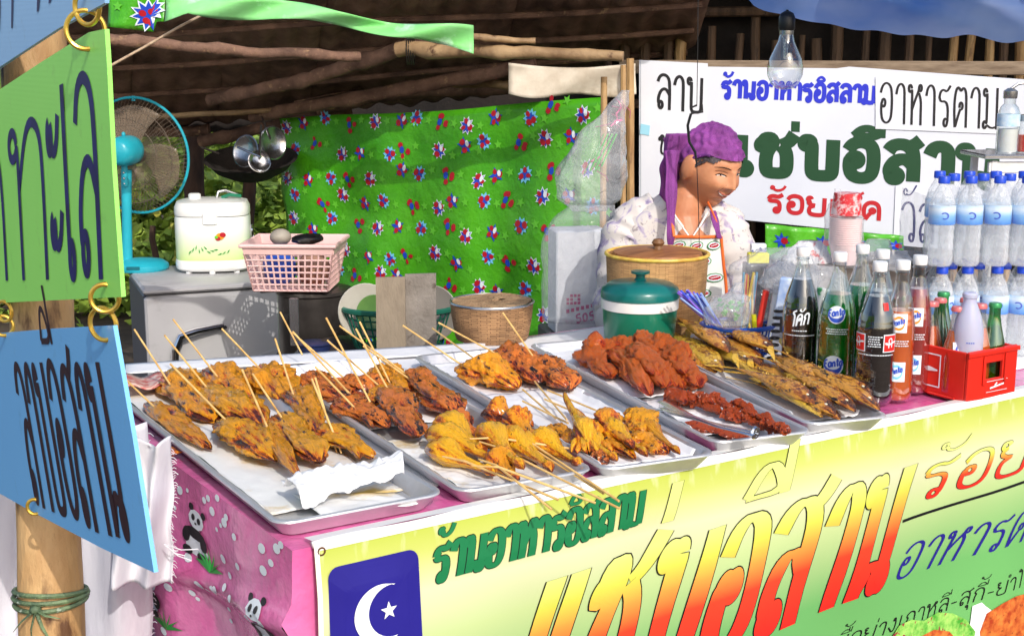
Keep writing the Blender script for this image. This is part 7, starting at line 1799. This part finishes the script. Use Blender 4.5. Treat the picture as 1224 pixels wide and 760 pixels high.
for i in range(NB+1):
    th = pi*i/NB*.996+.002*pi; rings.append([(lambda q: hl(q.x,q.y,q.z))(headpt(V((sin(th)*cos(2*pi*j/NA), sin(th)*sin(2*pi*j/NA), -cos(th))))) for j in range(NA)])
hm.quadstrip(rings, True, True, True)
# ears
for s_ in (1, -1):
    c = hl(.080*s_, .004, .002); hm.sphere(c, (.014,.023,.036), 14, 12, R=Matrix((lat*s_, (fwd*.96+lat*s_*-.25).normalized(), hup)).transposed())
    hm.sphere(hl(.080*s_, -.001, -.028), (.008,.010,.012), 10, 8, R=Matrix((lat, fwd, hup)).transposed())
# neck column joining head and shoulders
nb = [hl(0,-.028,-.03), hl(0,-.032,-.075), P(822,236,WD+.02), P(816,258,WD+.03), P(822,292,WD+.01)]
hm.tube(nb, [.050,.049,.052,.068,.082], 24)
ho = hm.build('head', M['skin'], None, angle=180)
bo = bpy.data.objects.new('bd', body); COL.objects.link(bo)
bmj = bmesh.new(); bmj.from_mesh(body); bmj.from_mesh(ho.data); mj = bpy.data.meshes.new('bj'); bmj.to_mesh(mj); bmj.free()
jo = bpy.data.objects.new('bj', mj); COL.objects.link(jo); rm_ = jo.modifiers.new('r', 'REMESH'); rm_.mode = 'VOXEL'; rm_.voxel_size = .0036; rm_.use_smooth_shade = True
sm_ = jo.modifiers.new('sm', 'SMOOTH'); sm_.factor = .5; sm_.iterations = 2
fm = evalmesh(jo); bpy.data.objects.remove(jo); bpy.data.objects.remove(bo); bpy.data.objects.remove(ho)
for v in fm.vertices: v.co -= wm.location
bmx = bmesh.new(); bmx.from_mesh(fm); seen = set(); isl = []
for v0 in bmx.verts:
    if v0.index in seen: continue
    st2 = [v0]; seen.add(v0.index); cur_ = []
    while st2:
        v1 = st2.pop(); cur_.append(v1)
        for e1 in v1.link_edges:
            v2 = e1.other_vert(v1)
            if v2.index not in seen: seen.add(v2.index); st2.append(v2)
    isl.append(cur_)
isl.sort(key=len); bmesh.ops.delete(bmx, geom=[v for c_ in isl[:-1] for v in c_], context='VERTS'); bmx.to_mesh(fm); bmx.free()
fm.materials.clear(); fm.materials.append(M['skin']); fm.polygons.foreach_set('use_smooth', [True]*len(fm.polygons))
bd = bpy.data.objects.new('body', fm); COL.objects.link(bd); bd.parent = wm
# --- face details
def face(x, z, off=0):
    """point on the face surface at lateral x, height z"""
    best = None
    lo_, hi_ = 0.0, pi
    zz = max(-.99, min(.99, z/.112)); xx = x/(.074*(1-.27*zz*zz if zz < 0 else 1)); yy = sqrt(max(0.02, 1-zz*zz-xx*xx)); p = headpt(V((xx, yy, zz)))
    return hl(p.x, p.y+off, p.z)
M['eyew'] = mat('eye_white', hx(220,212,204), rough=.2); M['iris'] = mat('iris_dark', hx(26,16,14), rough=.1); M['brow'] = mat('brow_hair', hx(40,28,26), rough=.8)
M['lip'] = mat('lips', hx(176,98,84), rough=.35); M['teeth'] = mat('teeth', hx(232,226,214), rough=.25); M['lid'] = mat('eyelid_crease', hx(96,54,40), rough=.5)
for s_ in (1, -1):
    nm = 'eye'
    arc = [face(s_*(.017+.028*k/8), .010+.0028*sin(pi*k/8)-.001*k/8, .0012) for k in range(9)]
    MB().tube(arc, [.0008,.0014,.0018,.002,.002,.0019,.0017,.0014,.0009], 6).build('eyelashes', M['iris'], bd)
    MB().tube([p-hup*.0030 for p in arc[1:-1]], .0019, 6).build('eye', M['eyew'], bd)
    MB().sphere(arc[4]-hup*.0028+fwd*.0008, .0028, 10, 8).build('iris', M['iris'], bd)
    MB().tube([face(s_*(.016+.030*k/8), .0185+.003*sin(pi*k/8), .0003) for k in range(9)], .0007, 5).build('eyelid_crease', M['lid'], bd)
    MB().tube([face(s_*(.012+.038*k/8), .030+.006*sin(pi*k/8*.9)-.004*k/8, .0010) for k in range(9)], [.0008,.0014,.0018,.0019,.0018,.0016,.0013,.001,.0006], 6, flat=.6).build('eyebrow', M['brow'], bd)
mo = [(-.028+.056*k/12) for k in range(13)]
MB().tube([face(x, -.0450+.0095*(x/.026)**2, .0010) for x in mo], [.0006]+[.0019]*11+[.0006], 6).build('upper_lip', M['lip'], bd)
MB().tube([face(x*.90, -.0492+.0095*(x/.026)**2, .0004) for x in mo], [.0008]+[.0023]*11+[.0008], 6).build('teeth', M['teeth'], bd)
MB().tube([face(x*.86, -.0545+.0110*(x/.026)**2, .0004) for x in mo], [.0006]+[.0017]*11+[.0006], 6).build('lower_lip', M['lip'], bd)
for s_ in (1, -1): MB().tube([face(s_*.017, -.012, .0004), face(s_*.024, -.024, .0004), face(s_*.030, -.038, .0003)], .0007, 5).build('smile_line', M['lid'], bd)
# --- hair
M['hair'] = mat('hair', hx(38,30,32), hx(92,84,88), 16, .5, stretch=(1,5,6), bump=1, bscale=60)
def shell(off, cond, N1=72, N2=60, nf=0):
    mb = MB(); vid = {}
    def vt(i, j):
        j %= N1
        if (i, j) not in vid:
            th = pi*i/N2; d = V((sin(th)*cos(2*pi*j/N1), sin(th)*sin(2*pi*j/N1), -cos(th))); p = V((d.x*.074, d.y*.094, d.z*.112)); 
            if d.z < 0: p.x *= 1-.1*d.z*d.z
            o = off+nf*nz(d*7)
            nrm = V((d.x/.074, d.y/.094, d.z/.112)).normalized(); p += nrm*o; vid[(i, j)] = len(mb.v); mb.v.append(hl(p.x, p.y, p.z))
        return vid[(i, j)]
    for i in range(N2):
        for j in range(N1):
            th = pi*(i+.5)/N2; d = V((sin(th)*cos(2*pi*(j+.5)/N1), sin(th)*sin(2*pi*(j+.5)/N1), -cos(th)))
            if cond(d): mb.f.append((vt(i,j), vt(i,j+1), vt(i+1,j+1), vt(i+1,j))); mb.m.append(0)
    return mb
hr = shell(.005, lambda d: d.z > .30-.55*max(0, -d.y+.32)*1.2 and d.y < .72+.5*(d.z-.4) and not (d.z < .05 and d.y > -.15), nf=.003)
hr.build('hair', M['hair'], bd, angle=180)
for k in range(5):
    s_ = 1; a = hl(.068, .045-.006*k, .035-.003*k); MB().tube([a, hl(.0765,.030-.006*k,.018-.002*k), hl(.0775,.016-.005*k,.000)], [.0035,.003,.0008], 6).build('hair_lock', M['hair'], bd)
# --- headscarf
sc1 = weave('crochet_purple', hx(176,84,180), hx(96,34,112), 60, 60, rough=.75, bump=1)
def mkuv(mb, k=9): mb.uv = [((p-H0).dot(fwd)*k, (p-H0).dot(hup)*k) for p in mb.v]; return mb
sf = shell(.009, lambda d: d.z > .44-.62*max(0, .40-d.y)*1.0 and not (d.y > -.25 and d.z < .12), N1=96, N2=80, nf=.008)
mkuv(sf).build('headscarf', sc1, wm, angle=180)
scf = [o for o in wm.children if o.name.startswith('headscarf')][0]
# rolled edge of the scarf across the brow and over the ear
ed = []
for k in range(25):
    t = k/24; x = .03+.0*t; yy = .50-1.25*t; zz = max(-.2, .44-.62*max(0, .40-yy)); xx = sqrt(max(0, 1-yy*yy-zz*zz)) if 1-yy*yy-zz*zz > 0 else 0
    p = V((xx*.074, yy*.094, zz*.112)); nrm = V((p.x/.074**2, p.y/.094**2, p.z/.112**2)).normalized(); p += nrm*.009; ed.append(hl(p.x, p.y, p.z))
MB().tube(ed, .0045, 8).build('scarf_edge', sc1, scf)
# gathered folds at the back of the head and two hanging tails
def drape(pts, w0, w1, seed, n=26, name='scarf_tail'):
    q = [P(*p) for p in pts]; path = []
    for a, b in zip(q, q[1:]):
        for k in range(8): path.append(a.lerp(b, k/8))
    path.append(q[-1]); rings = []; N = len(path)
    for i, p in enumerate(path):
        w_ = (w0+(w1-w0)*i/(N-1))*(1+.12*sin(i*.5+seed)); rings.append([p+RT*(w_*cos(t)*(1+.10*sin(5*t+i*.2)))+FH*(w_*.45*sin(t)*(1+.25*sin(7*t+seed))) for t in [2*pi*j/n for j in range(n)]])
    mb = MB().quadstrip(rings, True, True, True); mb.uv = [((p-H0).dot(RT)*9, (p-H0).dot(ZU)*9) for p in mb.v]; return mb.build(name, sc1, scf, angle=180)
drape([(816,160,WD-.02),(806,185,WD-.01),(800,205,WD),(797,232,WD+.02),(800,246,WD+.03)], .040, .012, 1, name='scarf_fold')
drape([(803,180,WD-.05),(802,215,WD-.06),(802,250,WD-.09),(802,285,WD-.12),(801,302,WD-.12)], .020, .006, 2)
drape([(806,165,WD+.03),(808,190,WD+.03),(811,222,WD+.05),(812,240,WD+.06)], .034, .030, 4, name='scarf_fold')
drape([(852,252,WD-.06),(856,270,WD-.10),(860,285,WD-.12)], .010, .007, 5)
# --- blouse
def floral():
    m, n, b = newmat('floral_blouse'); L = n.links; b.inputs['Roughness'].default_value = .8
    tc = n.nodes.new('ShaderNodeTexCoord'); t = n.nodes.new('ShaderNodeTexNoise'); t.inputs['Scale'].default_value = 16; t.inputs['Detail'].default_value = 3; t.inputs['Distortion'].default_value = 1.6; L.new(tc.outputs['Object'], t.inputs[0])
    v = n.nodes.new('ShaderNodeTexNoise'); v.inputs['Scale'].default_value = 42; v.inputs['Detail'].default_value = 4; v.inputs['Distortion'].default_value = 2; L.new(tc.outputs['Object'], v.inputs[0])
    r = n.nodes.new('ShaderNodeValToRGB'); e = r.color_ramp.elements; e.new(.5)
    for el, (p, c) in zip(e, ((.53, hx(214,206,200)), (.60, hx(184,172,192)), (.70, hx(130,116,156)))): el.position = p; el.color = (*c, 1)
    L.new(t.outputs[0], r.inputs[0]); r2 = n.nodes.new('ShaderNodeValToRGB'); e = r2.color_ramp.elements; e[0].position = .60; e[0].color = (1,1,1,1); e[1].position = .68; e[1].color = (*hx(170,160,170),1); L.new(v.outputs[0], r2.inputs[0])
    mx = n.nodes.new('ShaderNodeMix'); mx.data_type = 'RGBA'; mx.blend_type = 'MULTIPLY'; mx.inputs[0].default_value = .8; L.new(r.outputs[0], mx.inputs[6]); L.new(r2.outputs[0], mx.inputs[7]); L.new(mx.outputs[2], b.inputs['Base Color'])
    return m
M['floral'] = floral()
# torso rings: (px centre, py, D, half width m, half depth m)
TR = [(806,470,WD+.11,.19,.14),(806,430,WD+.10,.185,.14),(806,390,WD+.10,.178,.135),(806,350,WD+.09,.178,.135),(806,315,WD+.07,.185,.13),(807,290,WD+.06,.19,.115),(808,272,WD+.05,.182,.10),(810,258,WD+.04,.155,.088),(812,248,WD+.035,.118,.078),(814,240,WD+.03,.088,.07),(816,233,WD+.03,.070,.064)]
def torso_ring(r, n=56, neck=False):
    px, py, D, a, b = r; c = P(px, py, D); o = []
    for j in range(n):
        t = 2*pi*j/n; e = .78; x = a*math.copysign(abs(cos(t))**e, cos(t)); y = b*math.copysign(abs(sin(t))**.9, sin(t)); z = 0
        k = 1+.022*nz((cos(t)*3, sin(t)*3, c.z*9))+.010*sin(t*9+c.z*22)
        o.append(c+RT*x*k+FH*y*k)
    return o
RG = []
for r0_, r1_ in zip(TR, TR[1:]):
    for k in range(3): RG.append([a.lerp(b, k/3) for a, b in zip(torso_ring(r0_), torso_ring(r1_))])
RG.append(torso_ring(TR[-1]))
# open the neckline: drop the front vertices of the top rings to a V
NR = len(RG)
def vneck(p):
    d = p-P(828,262,WD); fr_ = -(p-P(814,262,WD+.04)).dot(FH); x = (p-P(826,262,WD)).dot(RT)
    lim = P(826,281,WD).z + abs(x)*1.25
    if fr_ > .0 and p.z > lim: p = V((p.x, p.y, lim)) 
    return p
RG2 = [[vneck(p) for p in r] for r in RG]
MB().quadstrip(RG2, True, True, False).build('blouse', M['floral'], wm, angle=180)
bl_ = [o for o in wm.children if o.name.startswith('blouse')][0]
def sleeve(pts, rr_, seed):
    path = []; rad_ = []; q = [P(*p) for p in pts]
    for i in range(len(q)-1):
        for k in range(8): path.append(q[i].lerp(q[i+1], k/8)); rad_.append(rr_[i]+(rr_[i+1]-rr_[i])*k/8)
    path.append(q[-1]); rad_.append(rr_[-1])
    mb = MB().tube(path, [r*(1+.05*sin(i*1.3+seed)) for i, r in enumerate(rad_)], 30)
    mb.v = [p+V((nz(p*14, seed), nz(p*14, seed+3), nz(p*14, seed+6)))*.008 for p in mb.v]
    return mb.build('sleeve', M['floral'], bl_, angle=180)
sleeve([(786,250,WD+.04),(764,264,WD+.05),(750,285,WD+.05),(742,330,WD+.03),(736,378,WD+.01),(748,398,WD-.10)], [.05,.072,.08,.073,.068,.062], 1)
sleeve([(840,256,WD+.03),(862,268,WD+.02),(873,290,WD),(880,325,WD-.01),(885,355,WD-.03),(868,384,WD-.14)], [.05,.066,.070,.062,.060,.055], 3)
MB().tube([P(800,247,WD-.045), P(812,266,WD-.07), P(826,286,WD-.085), P(838,268,WD-.07), P(848,250,WD-.045)], .0032, 6).build('neck_piping', M['wplast'], bl_)
tr_ = P(808,500,WD); sk_ = MB()
for z_, a, b, f_ in ((.78,.19,.15,.1),(.62,.22,.20,.0),(.50,.23,.26,-.12),(.42,.22,.25,-.16)): pass
rg = []
for k, (z_, a, b, f_) in enumerate(((.76,.185,.14,.0),(.66,.20,.17,-.02),(.56,.22,.24,-.12),(.47,.24,.32,-.20),(.30,.23,.22,-.32),(.12,.22,.18,-.34))):
    c = V((pel.x,pel.y,z_))+FH*f_; rg.append([c+RT*a*cos(t)*(1+.04*sin(t*9))+FH*b*sin(t)*(1+.04*sin(t*9)) for t in [2*pi*j/40 for j in range(40)]])
MB().quadstrip(rg, True, True, False).build('skirt', mat('dark_skirt', hx(70,50,70), hx(50,36,54), 9, .8), wm, angle=180)
# --- apron
def apf(u, v, off=.0):
    z = 1.0
    top = 283; bot = 430; py = top+(bot-top)*v; px0 = 806-0*v-28*min(1, v*2.2); px1 = 862+4*min(1, v*3)+10*max(0, v-.25); px = px0+(px1-px0)*u
    d = (px-832)/60.; D = WD-.118+.05*d*d*1.8+.018*v-.0
    return P(px, py, D)-FH*off+FH*.004*sin(u*9+v*6)
M['apw'] = mat('apron_white', hx(236,238,234), hx(224,228,224), 8, .6)
ap = MB().slab(lambda u, v: apf(u, v), 30, 30, .002); apo = ap.build('apron', M['apw'], wm, angle=180)
M['orange'] = mat('orange_piping', hx(238,112,44), rough=.6)
MB().tube([apf(k/12, 0, .003) for k in range(13)], .0045, 8).build('piping', M['orange'], apo); MB().tube([apf(1, k/16, .003) for k in range(17)], .0042, 8).build('piping', M['orange'], apo); MB().tube([apf(0, k/16, .003) for k in range(17)], .0042, 8).build('piping', M['orange'], apo)
def strap(a, b, c, d): MB().tube([P(*a), P(*b), P(*c), P(*d)], .0042, 8, flat=.6).build('strap', M['orange'], apo)
strap((806,283,WD-.125),(803,262,WD-.10),(802,246,WD-.06),(806,236,WD-.02)); strap((861,283,WD-.105),(856,265,WD-.09),(850,250,WD-.06),(846,242,WD-.04))
pa = Prints(lambda u, v: apf(u, v, .003), .14, .37, .0012)
for row in range(7):
    for k in range(3):
        u = .16+.34*k+(.17 if row % 2 else 0); v = .07+row*.13
        if u > .95: continue
        pa.dot('p_green', u, v, .019, .72, 0, .2); pa.dot('p_white', u, v, .0165, .68, 1, .2); pa.dot('p_red', u, v, .013, .50, 2, .2); pa.shape('p_white', u, v, [(-.009,-.0015),(.009,.001),(.009,.003),(-.009,.0005)], 3, .2)
pa.done(apo, 'print')
# stool she sits on
st0 = V((pel.x, pel.y, 0)); st_ = thing('stool', st0, 'plastic stool under the seated woman behind the table', 'stool')
MB().box(st0+ZU*.415, (.30,.30,.03), Matrix.Rotation(-YAW,3,'Z'), .006).build('seat', M['blueb'], st_)
for a in (-.12,.12):
    for b in (-.12,.12): MB().box(st0+RT*a+FH*b+ZU*.2, (.03,.03,.40), bev=.004).build('leg', M['blueb'], st_)
